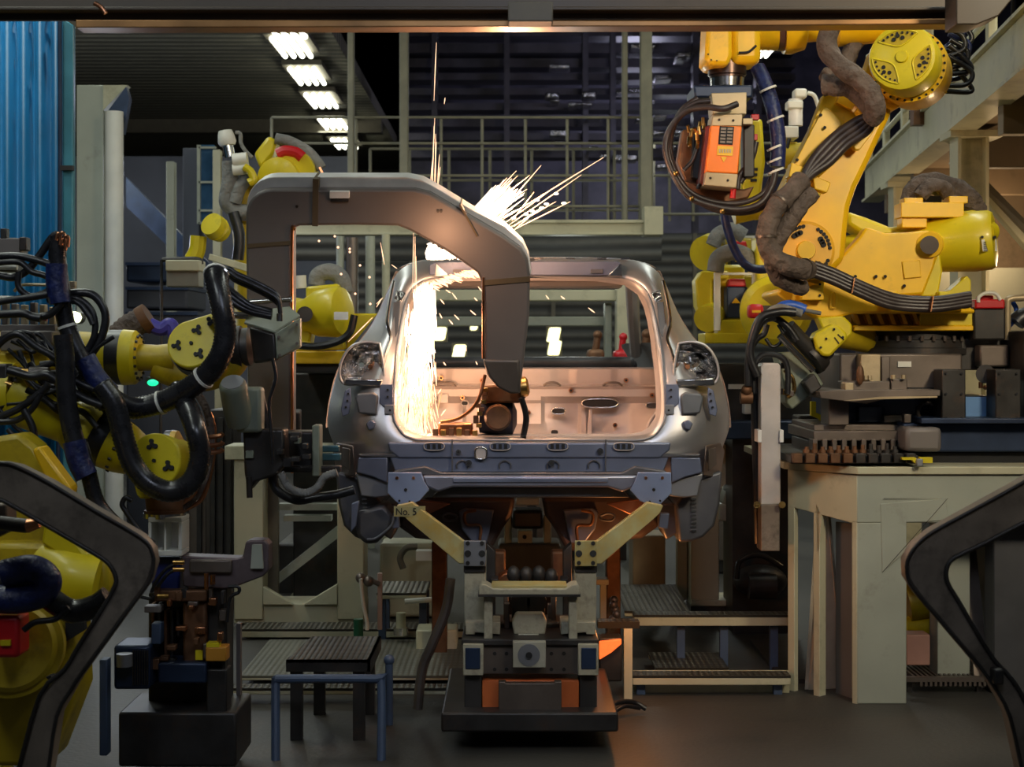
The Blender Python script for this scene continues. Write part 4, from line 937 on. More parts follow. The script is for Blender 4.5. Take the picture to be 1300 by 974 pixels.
# tool box, motor and mechanism between wrist and gun
tb = thing('gun_transformer', 'grey-green transformer box bolted between the left wrist and the gun', 'transformer', P(350, 456, 6.3))
MB().prism([P(349, 423, 6.16), P(381, 403, 6.22), P(381, 441, 6.22), P(351, 457, 6.16)], (0, .05, 0)).make('front_cover', M['greybox'], tb, bev=.006)
MB().prism([P(316, 415, 6.22), P(349, 423, 6.18), P(351, 457, 6.18), P(322, 462, 6.22)], (0, .12, 0)).make('side_housing', M['dark'], tb, bev=.01)
MB().prism([P(310, 412, 6.25), P(349, 424, 6.17), P(381, 403, 6.23), P(368, 392, 6.4), P(318, 398, 6.4)], (0, 0, .01)).make('top_cover', M['greybox'], tb, bev=.003)
for x, y in ((354, 428), (377, 412), (377, 436), (355, 451)): MB().cyl(P(x, y, 6.15), P(x, y, 6.2), .006, n=10).make('cover_screw', M['brownst'], tb)
MB().cyl(P(295, 400, 6.3), P(316, 401, 6.3), .014).make('silver_coupling', M['chrome'], tb)
for k, (x0, y0, x1, y1) in enumerate(((310, 398, 345, 400), (316, 392, 340, 394), (322, 405, 350, 404))): MB().cyl(P(x0, y0, 6.32), P(x1, y1, 6.32), .010).make('fitting', M['brass'], tb)
MB().cyl(P(355, 408, 6.14), P(355, 398, 6.14), .012).make('cable_gland', M['chrome'], tb)
MB().cyl(P(312, 384, 6.45), P(370, 380, 6.45), .012).make('steel_tube', M['chrome'], tb)
sm_ = thing('servo_motor', 'grey-green cylindrical servo motor hanging below the left wrist', 'motor', P(300, 545, 6.2))
a, b = P(295, 486, 6.12), P(306, 545, 6.25)
MB().rev(a, b, [(0, .03), (0, .045), (.008, .052), (.02, .054), (.13, .056), (.19, .052), (.2, .03)]).make('motor_body', M['greybox'], sm_)
MB().cyl(a + V((0, -.004, .004)), a + (b-a)*.05, .043).make('motor_cap', M['bodyflat'], sm_)
MB().obox(P(318, 520, 6.25), (.05, 0, 0), (0, .05, 0), (0, 0, .09)).make('gearbox', M['greybox'], sm_, bev=.015)
gm = thing('gun_drive_unit', 'dark mechanical gun drive unit below the grey-green motor', 'drive unit', P(345, 640, 6.3))
MB().pp([(308, 545), (360, 545), (362, 590), (350, 604), (325, 612), (314, 625), (310, 600)], 6.25, .14).make('housing', M['dark'], gm, bev=.01)
MB().pb(352, 548, 398, 600, 6.4, .16).make('rear_housing', M['dark'], gm, bev=.01)
MB().pb(396, 540, 406, 605, 6.3, .10).make('side_plate', M['greybox'], gm, bev=.006)
MB().pb(340, 592, 432, 600, 6.35, .06).make('slide_rail', M['dark'], gm, bev=.004)
MB().pb(404, 566, 430, 574, 6.4, .05).pb(404, 576, 432, 585, 6.4, .05).make('cyan_guide', mat('grey_cyan_rail', (.07, .16, .19), .35, metal=.5), gm, bev=.004)
MB().cyl(P(316, 605, 6.22), P(317, 632, 6.22), .012).make('pin', M['dark'], gm)
for k in range(14): MB().obox(P(316+R.random()*75, 550+R.random()*45, 6.22+R.random()*.1), (R.uniform(.008, .02), 0, 0), (0, .03, 0), (0, 0, R.uniform(.008, .02))).make('fastener_block', M[R.choice(['dark', 'brownst', 'greybox'])], gm, bev=.003)
flex('gun_cable', [(330, 500), (338, 540), (345, 590), (350, 620), (375, 635), (400, 632), (428, 628), (450, 622)], 6.32, .018, 'black', 'black cable drooping under the gun drive towards the car corner', 'cable')
flex('grey_conduit', [(356, 600), (366, 618), (385, 626), (402, 620), (412, 606), (428, 600)], 6.24, .016, 'gcloth', 'grey corrugated conduit curving above the drooping black cable', 'conduit', rib=.10)
flex('signal_cable', [(346, 455), (350, 480), (342, 510), (344, 545), (346, 590)], 6.12, .007, 'black', 'thin black cable running down in front of the gun frame', 'cable')

# hoses at the left ------------------------------------------------------------
def hose(pts, Y, r, label, m='hose', rib=.05, ties=(), grp=None, pitch=.014):
    t = thing('cable_hose', label, 'hose', P(pts[-1][0], pts[-1][1], Y), grp)
    MB().tube(PT(pts, Y), r, n=14, rib=rib, pitch=pitch).make('sleeve', M[m], t, sm=80)
    sp = spline(PT(pts, Y), 8)
    for q in ties:
        k = min(len(sp)-2, int(q*(len(sp)-1))); d = (sp[k+1]-sp[k]).normalized()
        MB().cyl(sp[k]-d*.005, sp[k]+d*.005, r*1.12, n=14).make('cable_tie', M['white'], t)
    return t
hose([(273, 344), (275, 360, 5.95), (282, 392, 5.92), (286, 425, 5.92), (278, 455, 5.92), (258, 480, 5.95), (228, 500, 5.98), (196, 514, 6.0), (160, 518, 6.0), (128, 506, 6.0), (112, 488, 6.0)], 6.0, .042,
     'thick ribbed black hose sweeping round the left yellow wrist cap', ties=(.03, .5, .68))
for k, dz in enumerate((0, 5, -5)):
    flex('thin_cable', [(274, 350+dz), (290, 346+dz), (300, 352+dz), (330, 366+dz), (352, 380+dz), (356, 398)], 6.1+.02*k, .009, 'black', ['middle', 'lower', 'upper'][k]+' thin black cable from the big hose top to the transformer box', 'cable')
    flex('thick_cable', [(284, 362+6*k), (300, 375+6*k), (318, 388+4*k), (345, 396+3*k)], 6.2, .014, 'black', 'short black cable behind the big hose top, %s of three' % ['upper', 'middle', 'lower'][k], 'cable')
MB().tube(PT([(266, 350), (270, 341), (280, 341), (288, 346), (288, 365)], 5.98), .007).make('hose_clamp', M['chrome'], None, 'steel clamp loop at the top of the big black hose', 'clamp')
hose([(75, 300), (73, 330), (78, 370), (84, 410), (98, 445), (115, 475), (145, 505), (172, 516, 5.98), (205, 510, 6.02), (232, 496, 6.04)], 5.95, .034, 'thick black hose bundle falling from upper left and joining the big hose', rib=0, ties=(.35, .6))
hose([(72, 335), (72, 360), (76, 385)], 5.9, .040, 'deep blue taped section around the upper left hose bundle', 'blue', 0)
hose([(108, 455), (122, 480), (140, 500)], 5.88, .040, 'deep blue taped section where the hose bundles cross', 'blue', 0)
hose([(128, 488), (146, 515), (158, 560), (170, 592), (192, 616), (220, 624), (244, 610), (254, 580), (248, 545), (238, 518, 5.95), (226, 496, 6.12)], 5.85, .040, 'black hose looping in a U around the lower left yellow wrist', 'hose', .035)
hose([(80, 425), (83, 465), (84, 500), (90, 540), (98, 570), (104, 590)], 5.8, .036, 'dark hose dropping in front of the lower left yellow arm', 'hose', 0)
hose([(100, 560), (112, 600), (124, 640), (150, 670), (175, 690)], 5.75, .030, 'dark hose continuing down behind the dark gun bracket', 'hose', 0)
hose([(94, 560), (100, 585), (110, 605)], 5.72, .042, 'deep blue taped section above the dark gun bracket', 'blue', 0)
loops = [([(60, 380), (95, 372), (120, 376), (134, 400), (128, 430), (112, 455)], .016, 'outer black cable loop left of the pale column'),
 ([(70, 378), (100, 380), (118, 398), (120, 425), (108, 450)], .013, 'inner black cable loop left of the pale column'),
 ([(78, 384), (98, 384), (112, 400), (118, 412)], .011, 'innermost black cable arc over the pale column foot'),
 ([(0, 350), (18, 352), (36, 342), (52, 322), (66, 302), (74, 297)], .015, 'black cable rising to the pointed top of the left bundle'),
 ([(-10, 326), (20, 325), (45, 330), (64, 336)], .014, 'upper straight black cable entering at left'),
 ([(-10, 334), (24, 333), (40, 345), (60, 352), (68, 370)], .012, 'second black cable entering at left under the upper one'),
 ([(24, 345), (24, 365), (40, 376), (62, 368), (68, 350)], .012, 'black cable ring before the blue sheet'),
 ([(-10, 385), (20, 380), (50, 376), (68, 372)], .013, 'long black cable crossing the blue sheet'),
 ([(50, 402), (62, 400), (72, 392), (78, 384)], .014, 'short black cable under the cable ring'),
 ([(-8, 400), (28, 398), (40, 402), (52, 404)], .016, 'grey cable end entering at left'),
 ([(-5, 440), (10, 428), (25, 425), (45, 440), (70, 455), (90, 480), (120, 495)], .014, 'black cable wandering across the dim left forearm'),
 ([(10, 470), (40, 478), (60, 476), (80, 490), (105, 505), (130, 515)], .016, 'black cable below the dim left forearm'),
 ([(0, 530), (25, 518), (50, 500), (62, 488)], .014, 'upper black cable sagging above the lower yellow arm'),
 ([(-5, 536), (20, 534), (40, 520), (52, 500)], .012, 'lower black cable sagging above the lower yellow arm'),
 ([(30, 520), (42, 545), (42, 570), (25, 585), (5, 582)], .014, 'black cable ring before the lower left yellow casting'),
 ([(10, 545), (20, 560), (8, 575), (-8, 572)], .010, 'small black cable ring at the left edge')]
for k, (pts, r, lb) in enumerate(loops): flex('cable_loop', pts, 5.98-.012*k, r, 'black', lb, 'cable', parent=None)
for x, y in ((73, 297), (78, 296), (83, 300), (80, 304)):
    MB().tube(PT([(x-2, y+8), (x, y), (x+4, y+2), (x+3, y+14)], 5.9), .006).make('wire_end', M['copper'], None, 'bare bent wire end at the top of the left cable bundle', 'wire', 'wire ends on the left bundle')
RC = random.Random(11)
for k in range(16):
    x, y = RC.uniform(-10, 70), RC.uniform(425, 520); pts = [(x, y)]
    for j in range(4): pts.append((pts[-1][0]+RC.uniform(8, 26), pts[-1][1]+RC.uniform(-16, 24)))
    MB().tube(PT(pts, 6.06-.008*k), RC.uniform(.007, .013), n=8).make('tangled_cable', M['black'], None, 'thin black cable in the dark tangle over the left robot forearm', 'cable', 'tangled cables over the left forearm', sm=80)
dm = thing('cable_junction', 'dark cable junction box hanging below the left robot forearm', 'junction box', P(40, 520, 6.02))
MB().pb(-20, 476, 70, 500, 6.04, .06).make('box', M['dark'], dm, bev=.01); MB().pb(60, 470, 108, 488, 6.06, .05).make('clamp_bar', M['dark'], dm, bev=.01)
for k in range(8): MB().cyl(P(-5+k*12, 484+RC.uniform(-8, 10), 6.0), P(3+k*12, 486+RC.uniform(-8, 10), 6.0), .012).make('connector', M[RC.choice(['gunframe', 'brass', 'dark'])], dm)
# valve block upper left
vb = thing('valve_block', 'grey and black pneumatic valve block at the upper left edge', 'valve block', P(10, 400, 6.1))
MB().pb(-30, 302, 26, 325, 6.1, .1).make('grey_housing', M['gunframe'], vb, bev=.005)
MB().pb(24, 301, 33, 318, 6.08, .06).make('black_cap', M['dark'], vb, bev=.004)
MB().pb(0, 290, 8, 303, 6.1, .04).make('switch', M['dark'], vb, bev=.003)
MB().pb(-30, 326, 20, 346, 6.12, .1).make('black_housing', M['dark'], vb, bev=.01)
for y in (326, 338, 349, 379): MB().cyl(P(-8, y, 6.02), P(20+R.random()*4, y+1, 6.02), .012).make('white_connector', M['white'], vb)
for x in range(-10, 70, 12): MB().pb(x, 384+R.random()*6, x+7, 412, 6.25, .04).make('terminal', M[R.choice(['brownst', 'dark', 'beige'])], vb, bev=.003)
MB().pb(-30, 412, 70, 421, 6.2, .12).make('rail', M['gunframe'], vb, bev=.004)
MB().tube(PT([(18, 370), (28, 362), (60, 362)], 6.1), .006).make('yellow_tube', M['beige'], vb)
MB().pb(-30, 462, 10, 520, 6.0, .12).make('lower_housing', M['dark'], vb, bev=.01)
MB().cyl(P(12, 472, 5.98), P(28, 473, 5.98), .02).cyl(P(38, 474, 5.98), P(62, 475, 5.98), .026).make('silver_connector', M['gunframe'], vb)
MB().cyl(P(28, 473, 5.98), P(38, 474, 5.98), .018).make('brass_ring', M['brass'], vb)
for y in (365, 373): MB().pb(86, y-8, 95, y, 6.0, .03).make('hinge_lug', M['beige'], vb, bev=.003)
MB().cyl(P(50, 402, 5.97), P(60, 403, 5.97), .014).make('red_sleeve', mat('faded_red_sleeve', (.5, .12, .1), .5), vb)
hs = thing('brown_hose_end', 'brown ribbed hose end with purple-blue tie above the left wrist', 'hose', P(175, 432, 6.6))
MB().tube([P(150, 428, 6.6), P(165, 415, 6.6), P(184, 405, 6.6)], .055, n=14, rib=.04, pitch=.02).make('ribbed_sleeve', M['cloth'], hs, sm=80)
MB().cyl(P(180, 408, 6.6), P(190, 402, 6.6), .062, n=16).make('collar', M['rust'], hs)
MB().tube([P(190, 412, 6.6), P(205, 418, 6.6), P(216, 412, 6.6), P(222, 425, 6.6)], .03, n=10).make('blue_tie', mat('violet_blue_tape', (.05, .04, .3), .5, bump=.5), hs)

# ---------------------------------------------------------------- lower left robot B
B = thing('industrial_robot', 'yellow robot with downward wrist and black U hose at lower left', 'robot', P(-60, 974, 6.1)); B.location.z = 0; ROOTS[B.name] = V(B.location)
Yb_ = 6.1; b0, b1 = P(20, 500, Yb_), P(185, 584, Yb_)
LB = (b1-b0).length
def fb(px): return (px-20)/165*LB
MB().rev(b0, b1, [(0, .115), (fb(55), .105), (fb(88), .09), (fb(96), .105), (fb(112), .118), (fb(122), .118), (fb(123), .06)], n=32).make('forearm', M['lemon'], B)
MB().rev(b0, b1, [(fb(121), .07), (fb(122), .112), (fb(140), .108), (fb(141), .06)], n=32).make('joint_seal', M['black'], B)
MB().rev(b0, b1, [(fb(139), .06), (fb(140), .108), (fb(158), .10), (fb(172), .085), (fb(180), .05)], n=32).make('wrist_ring', M['lemon'], B)
MB().bolts(b0.lerp(b1, .8), (b1-b0), .10, 14, .007, .01).make('ring_bolts', M['dark'], B)
cB = P(196, 585, 5.98); axB = V((-.15, -.97, .12))
uB, wB, dB = basis(axB)
teardrop(cB, axB, .105, ang(axB, -12, 34, cB), .13, .05, 'wrist_cap', 'lemon', B)
trefoil(B, cB, dB, .105, -10)
MB().cyl(cB-dB*.04, cB-dB*.20, .104, .10, n=32).make('wrist_body', M['lemon'], B)
MB().rev(P(210, 585, 6.15), P(240, 583, 6.15), [(0, .10), (.01, .118), (.045, .118), (.05, .10)], n=32).make('rim_seal', M['black'], B)
MB().rev(P(222, 584, 6.13), P(245, 582, 6.13), [(0, .08), (0, .115), (.02, .113), (.03, .09)], n=32).make('yellow_rim', M['yellow'], B)
MB().rev(P(209, 618, 6.1), P(209, 660, 6.1), [(0, .07), (.03, .075), (.09, .07), (.09, .078), (.115, .078), (.12, .05)]).make('tool_flange', M['rust'], B)
MB().rev(P(209, 651, 6.1), P(209, 660, 6.1), [(0, .06), (0, .082), (.018, .082), (.018, .06)]).make('bright_ring', M['chrome'], B)
MB().tube([b0, P(-30, 502, Yb_), P(-105, 545, Yb_), P(-120, 760, Yb_)], .12, n=16).make('lower_arm', M['lemon'], B)
q = P(-120, 760, Yb_); MB().rev(q, (q.x, q.y, 0), [(0, .15), (.15, .24), (q.z-.05, .26), (q.z-.05, .4), (q.z, .4)]).make('base', M['lemon'], B)
bs_ = []
sp_ = thing('spacer_frame', 'white open spacer box under the lower left robot flange', 'spacer', P(209, 706, 6.05))
m_ = MB()
m_.pb(188, 657, 231, 663, 6.02, .14).pb(188, 699, 231, 706, 6.02, .14).pb(188, 663, 192, 699, 6.02, .14).pb(226, 663, 231, 699, 6.02, .14)
m_.make('frame', M['white'], sp_, bev=.003)
MB().pb(208, 663, 211, 699, 6.03, .1).make('web', M['white'], sp_, bev=.002)
MB().pb(192, 663, 226, 699, 6.14, .02).make('back_plate', M['gunrim'], sp_)
flex('copper_cables', [(234, 500), (250, 540), (256, 590), (246, 625), (228, 640)], 6.15, .012, 'copper', 'inner copper-coloured cable beside the black U hose', 'cable')
flex('copper_cables', [(244, 490), (262, 520), (268, 560), (262, 600), (250, 628), (232, 645)], 6.17, .015, 'cloth', 'outer brown cable beside the black U hose', 'cable')
flex('copper_cables', [(252, 500), (270, 535), (272, 570), (266, 606), (256, 634), (234, 648)], 6.2, .009, 'copper', 'outermost copper cable arcing down to the brown flange', 'cable')
for y in (553, 564, 573): MB().tube(PT([(257, y), (265, y+2), (280, y), (283, y-3)], 6.08), .009).make('ring_clamp', M['copper'], None, 'copper ring clamp on the brown cables, one of a stack of three', 'clamp', 'ring clamps on brown cables')
flex('bent_cable', [(196, 690), (180, 678), (160, 650), (155, 640), (160, 632), (168, 636)], 5.95, .010, 'black', 'thin bent cable left of the white spacer box', 'cable')
# gun unit on B
gb = thing('spot_gun_unit', 'rust-brown spot gun assembly hanging at lower left with yellow tags', 'spot gun', P(250, 860, 6.0))
MB().pp([(230, 706), (300, 709), (308, 707), (312, 688), (318, 686), (336, 686), (341, 692), (341, 724), (334, 732), (300, 745), (285, 748), (232, 745)], 6.05, .10).make('bracket_arm', mat('brown_violet_casting', (.15, .115, .12), .45, metal=.5, dirt=.3), gb, bev=.006)
MB().pp([(320, 692), (332, 692), (334, 722), (318, 722)], 6.03, .13).make('bracket_window', M['paleg'], gb)
MB().pb(240, 711, 294, 728, 6.03, .04).make('transformer', M['brownst'], gb, bev=.006)
MB().pb(192, 708, 228, 752, 6.08, .16).make('blue_drive', mat('royal_navy_motor', (.01, .02, .12), .4), gb, bev=.01)
MB().pb(196, 750, 262, 764, 6.02, .08).make('copper_bus', M['rust'], gb, bev=.006)
MB().pb(232, 764, 262, 842, 6.05, .14).make('column', M['rust'], gb, bev=.01)
MB().pb(262, 745, 288, 850, 6.08, .12).make('side_column', M['dark'], gb, bev=.01)
MB().pb(188, 752, 290, 905, 6.2, .12).make('backing_frame', M['dark'], gb, bev=.01)
MB().pb(150, 905, 300, 974, 6.0, .35).make('stand', M['dark'], gb, bev=.01)
for k in range(12): MB().pb(192+k*8, 756+R.random()*20, 196+k*8, 800+R.random()*60, 6.14, .06).make('backing_bar', M[R.choice(['dark', 'rust', 'hole'])], gb, bev=.003)
MB().pb(183, 770, 204, 778, 6.0, .06).make('pink_block', M['gunframe'], gb, bev=.003)
MB().pb(192, 792, 204, 818, 6.0, .06).make('sensor', M['sky'], gb, bev=.003)
MB().pb(248, 826, 257, 838, 6.02, .01).make('yellow_label', M['lemon'], gb)
MB().pb(261, 822, 287, 840, 6.0, .08).make('amber_box', mat('amber_paint', (.5, .22, .02), .5), gb, bev=.004)
MB().pb(262, 817, 278, 822, 6.0, .05).make('yellow_strip', M['lemon'], gb)
MB().pb(200, 842, 262, 868, 6.0, .16).make('navy_base', M['navy'], gb, bev=.008)
MB().pb(262, 850, 288, 905, 6.02, .1).make('foot', M['dark'], gb, bev=.006)
MB().pb(144, 820, 190, 876, 5.95, .18).make('ribbed_motor', M['navy'], gb, bev=.012)
for k in range(7): MB().pb(168+k*3, 826, 169.5+k*3, 870, 5.94, .02).make('cooling_fin', M['dark'], gb)
MB().cyl(P(158, 830, 5.9), P(158, 846, 5.9), .03).make('motor_cap', M['bodyflat'], gb)
MB().pb(126, 838, 136, 960, 5.9, .06).make('bright_strut', M['sky'], gb, bev=.004)
for k in range(22): MB().obox(P(196+R.random()*90, 748+R.random()*95, 6.0+R.random()*.06), (R.uniform(.006, .02), 0, 0), (0, .02, 0), (0, 0, R.uniform(.006, .03))).make('small_fitting', M[R.choice(['rust', 'copper', 'dark', 'brownst', 'rust'])], gb, bev=.003)
for p0 in ([(228, 714), (212, 722), (200, 736), (192, 752)], [(228, 722), (214, 728), (200, 745)], [(196, 756), (190, 760), (172, 756)], [(290, 745), (302, 745), (303, 752), (292, 760), (288, 790)]):
    MB().tube(PT(p0, 5.98), .007).make('gun_hose', M['black'], gb)
for x, y in ((226, 714), (226, 723), (206, 757)): MB().cyl(P(x-6, y, 5.97), P(x+8, y, 5.97), .009).make('brass_coupling', M['brass'], gb)
MB().cyl(P(262, 728, 6.0), P(262, 748, 6.0), .008).cyl(P(270, 730, 6.0), P(270, 742, 6.0), .01).make('copper_pin', M['copper'], gb)
MB().pb(300, 792, 305, 960, 6.3, .04).make('pink_rod', M['gunframe'], None, 'tall thin pinkish rod right of the brown spot gun', 'rod')

# ---------------------------------------------------------------- lowest left robot C
Cc = thing('industrial_robot', 'large dim yellow robot base filling the bottom left corner', 'robot', P(0, 974, 5.4)); Cc.location.z = 0; ROOTS[Cc.name] = V(Cc.location)
MB().rev(P(14, 822, 5.15), P(24, 818, 5.7), [(0, .02), (0, .13), (.015, .145), (.03, .145), (.035, .165), (.30, .17), (.42, .165), (.45, .1)], n=48).make('turning_joint', M['oldyellow'], Cc)
MB().pp([(-40, 690), (60, 690), (104, 712), (136, 712), (140, 748), (128, 765), (92, 776), (96, 880), (60, 974), (-40, 974)], 5.55, .25).make('base_casting', M['oldyellow'], Cc, bev=.02)
MB().tube([P(60, 720, 5.6), P(92, 736, 5.55), P(126, 742, 5.55)], .105, n=20).make('shoulder', M['lemon'], Cc)
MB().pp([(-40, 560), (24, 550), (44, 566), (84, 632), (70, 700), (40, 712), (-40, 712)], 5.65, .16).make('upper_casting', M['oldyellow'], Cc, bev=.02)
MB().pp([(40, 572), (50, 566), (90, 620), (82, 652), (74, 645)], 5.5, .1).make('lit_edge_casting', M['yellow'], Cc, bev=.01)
MB().pp([(60, 640), (110, 706), (120, 720), (90, 715), (52, 690)], 5.52, .1).make('arm_web', M['lemon'], Cc, bev=.01)
MB().pb(-20, 782, 24, 836, 5.0, .12).make('red_connector', M['red'], Cc, bev=.014)
MB().pb(0, 813, 13, 820, 4.99, .02).make('yellow_label', M['lemon'], Cc)
MB().pp([(58, 860), (64, 858), (74, 868), (70, 872)], 5.1, .04).make('vent_slot', M['hole'], Cc)
MB().pp([(82, 775), (104, 768), (108, 800), (84, 815)], 5.5, .03).make('dark_recess', M['hole'], Cc)
hose([(-10, 745), (15, 740), (45, 742), (66, 762), (92, 776), (120, 770), (138, 758)], 5.05, .038, 'thick dark hose curving over the bottom left yellow robot', 'hose', 0)
hose([(-15, 758), (10, 762), (35, 760), (55, 752), (60, 735), (40, 722), (5, 728)], 5.0, .044, 'bulging navy-black hose bundle at the bottom left edge', 'blue', 0)
flex('thin_hose', [(30, 800), (45, 790), (70, 786), (88, 772)], 5.0, .010, 'black', 'thin hose above the red connector at the bottom left', 'hose')
t = thing('bracket_tool', 'grey metal tool end with pinkish tip above the dark gun bracket', 'tool', P(20, 690, 4.9))
MB().pp([(-20, 640), (8, 640), (10, 676), (-20, 690)], 4.9, .1).make('block', M['brownst'], t, bev=.006)
MB().cyl(P(0, 664, 4.85), P(34, 668, 4.85), .022).make('rod', M['dark'], t)
MB().cyl(P(34, 668, 4.85), P(50, 664, 4.85), .022, .016).make('tip', M['copper'], t)

# dark gun brackets in the foreground corners
def bracket(name, outer, inner, Y, label, d=.09):
    t = thing(name, label, 'gun bracket', P(outer[len(outer)//2][0], outer[len(outer)//2][1], Y))
    MB().pp(outer + inner[::-1], Y, d).make('forged_frame', M['gunmetal'], t, bev=.008)
    MB().tube(PT(outer, Y-.002), .006, n=8, sm=3).make('outer_edge', M['dark'], t, sm=80)
    MB().tube(PT(inner, Y-.002), .007, n=8, sm=3).make('inner_edge', M['dark'], t, sm=80)
    return t
bracket('gun_bracket', [(-60, 590), (0, 588), (20, 592), (60, 612), (120, 648), (178, 682), (192, 698), (195, 716), (188, 740), (160, 778), (118, 836), (98, 864), (92, 874), (72, 910), (60, 990)],
        [(-60, 632), (-5, 634), (15, 642), (60, 668), (118, 702), (138, 716), (147, 734), (144, 748), (128, 776), (100, 820), (82, 850), (50, 884), (20, 990)], 4.7, 'dark forged V-shaped gun bracket in the bottom left foreground')
bracket('gun_bracket', [(1360, 575), (1300, 612), (1240, 645), (1185, 675), (1164, 692), (1152, 712), (1153, 735), (1166, 755), (1200, 795), (1240, 842), (1262, 872), (1282, 910), (1300, 990)],
        [(1360, 640), (1300, 664), (1250, 690), (1212, 708), (1202, 722), (1203, 740), (1216, 762), (1238, 800), (1262, 838), (1284, 862), (1306, 900), (1340, 990)], 4.7, 'dark forged V-shaped gun bracket in the bottom right foreground')
MB().pb(1262, 850, 1275, 870, 4.66, .05).make('bracket_pin', M['dark'], None, 'small dark pin block at the lower end of the right foreground bracket', 'pin', bev=.006)
# ---------------------------------------------------------------- right pedestal
ped = thing('robot_pedestal', 'massive pale green-grey steel pedestal under the right robot', 'pedestal', P(1150, 890, 7.3)); ped.location.z = 0; ROOTS[ped.name] = V(ped.location)
zt = P(0, 598, 7.3).z
def w2(px, Y): return (px-CX)*Y/F
fx0, fx1 = w2(1088, 7.3), 2.75
cx0 = w2(1000, 7.6)
MB().prism([(cx0-.02, 7.6, zt+.02), (fx0, 7.28, zt+.02), (fx0+.26, 7.28, zt+.02), (fx1, 7.28, zt+.02), (fx1, 8.9, zt+.02), (cx0-.02, 8.9, zt+.02)], (0, 0, -.035)).make('top_plate', M['cream'], ped, bev=.004)
MB().box((fx0, 7.3, zt-.24), (fx1, 7.45, zt-.016)).make('front_beam', M['paleg'], ped, bev=.004)
MB().box((fx0, 7.3, 0), (w2(1151, 7.3), 7.48, zt-.24)).make('front_column', M['paleg'], ped, bev=.005)
MB().pp([(1151, 663), (1151, 700), (1120, 727), (1118, 640), (1200, 633), (1205, 660), (1175, 663)], 7.295, .02).make('knee_gusset', M['paleg'], ped, bev=.003)
MB().tube([P(1122, 633, 7.29), P(1203, 633, 7.29), P(1120, 727, 7.29)], .0015, n=5, sm=1).make('weld_seam', M['dark'], ped)
# chamfered left side facing the sparks
A0, A1 = V((cx0, 7.6, 0)), V((fx0, 7.3, 0)); dA_ = (A1-A0); nA = V((-dA_.y, dA_.x, 0)).normalized() * -1
if nA.y > 0: nA = -nA
def S(t, py):   # point on the chamfer plane: t 0..1 along, py = pixel height
    p = A0.lerp(A1, t); return V((p.x, p.y, CZ-(py-CY)*p.y/F))
def spanel(t0, t1, y0a, y0b, y1, back=0.0, d=.03, name='side_panel', m='cream'):
    return MB().prism([S(t0, y0a)-nA*back, S(t1, y0b)-nA*back, S(t1, y1)-nA*back, S(t0, y1)-nA*back], -nA*d).make(name, M[m], ped, bev=.003)
MB().prism([S(0, 596), S(1, 604), S(1, 664), S(.92, 664), S(.42, 652), S(.05, 644), S(0, 643)], -nA*.04).make('side_beam', M['cream'], ped, bev=.003)
spanel(0, .1, 640, 642, 925); spanel(.38, .47, 648, 650, 925, 0, .05, 'side_post'); spanel(.93, 1.0, 660, 662, 925, 0, .05, 'side_post')
MB().prism([S(.42, 640), S(.50, 655), S(.46, 700), S(.43, 700)], -nA*.02).make('weld_bead', M['cream'], ped)
MB().prism([S(.12, 650)-nA*.16, S(.40, 650)-nA*.10, S(.40, 925)-nA*.25, S(.12, 925)-nA*.05], -nA*.02).make('inner_sheet', mat('creased_tan_sheet', (.42, .35, .26), .6, bump=.8, bs=12), ped)
MB().prism([S(.48, 665)-nA*.12, S(.98, 668)-nA*.05, S(.98, 925)-nA*.05, S(.48, 925)-nA*.12], -nA*.02).make('inner_panel', M['gunframe'], ped)
MB().box((cx0, 7.75, 0), (fx1, 8.8, .02)).make('floor_plate', M['dark'], ped)
for x, a in ((1190, 7.7), (1232, 8.2)): MB().box((w2(x, a), a, 0), (w2(x, a)+.16, a+.15, zt-.02)).make('rear_leg', M['paleg'], ped, bev=.005)
MB().box((w2(1262, 7.5), 7.5, 0), (fx1, 7.65, zt-.2)).make('front_leg', mat('dim_grey_leg', (.07, .07, .075), .5), ped, bev=.005)
MB().prism([P(1222, 665, 7.9), P(1236, 665, 7.9), P(1260, 900, 7.6), P(1240, 900, 7.6)], (0, .05, 0)).make('diagonal_strut', M['brownst'], ped)
t = thing('tread_platform', 'dark barred grating step behind the front pedestal leg', 'platform', P(1190, 870, 7.6)); 
m_ = MB()
for k in range(16): m_.obox(P(1153+k*6, 855, 7.75), (.006, 0, 0), (0, .25, 0), (0, 0, .01))
m_.pb(1150, 860, 1250, 866, 7.5, .03).make('grating', M['brownst'], t)
MB().pb(1152, 866, 1158, 915, 7.55, .03).pb(1240, 866, 1246, 915, 7.55, .03).make('leg', M['dark'], t)
MB().pb(1151, 806, 1181, 845, 7.75, .12).make('red_box', mat('brick_pink_enamel', (.36, .20, .16), .5), None, 'brick-pink box standing on the grating inside the pedestal', 'box', bev=.005)
t = thing('floor_motor', 'yellow and dark motor glimpsed behind the pedestal leg', 'motor', P(1162, 800, 8.1))
MB().cyl(P(1150, 765, 8.1), P(1176, 760, 8.1), .10).make('yellow_body', M['oldyellow'], t); MB().cyl(P(1148, 795, 8.1), P(1180, 795, 8.1), .05).make('base', M['lemon'], t)
MB().tube(PT([(1150, 700), (1165, 690), (1180, 680), (1190, 677)], 8.0), .02).make('cable', M['paleg'], t)

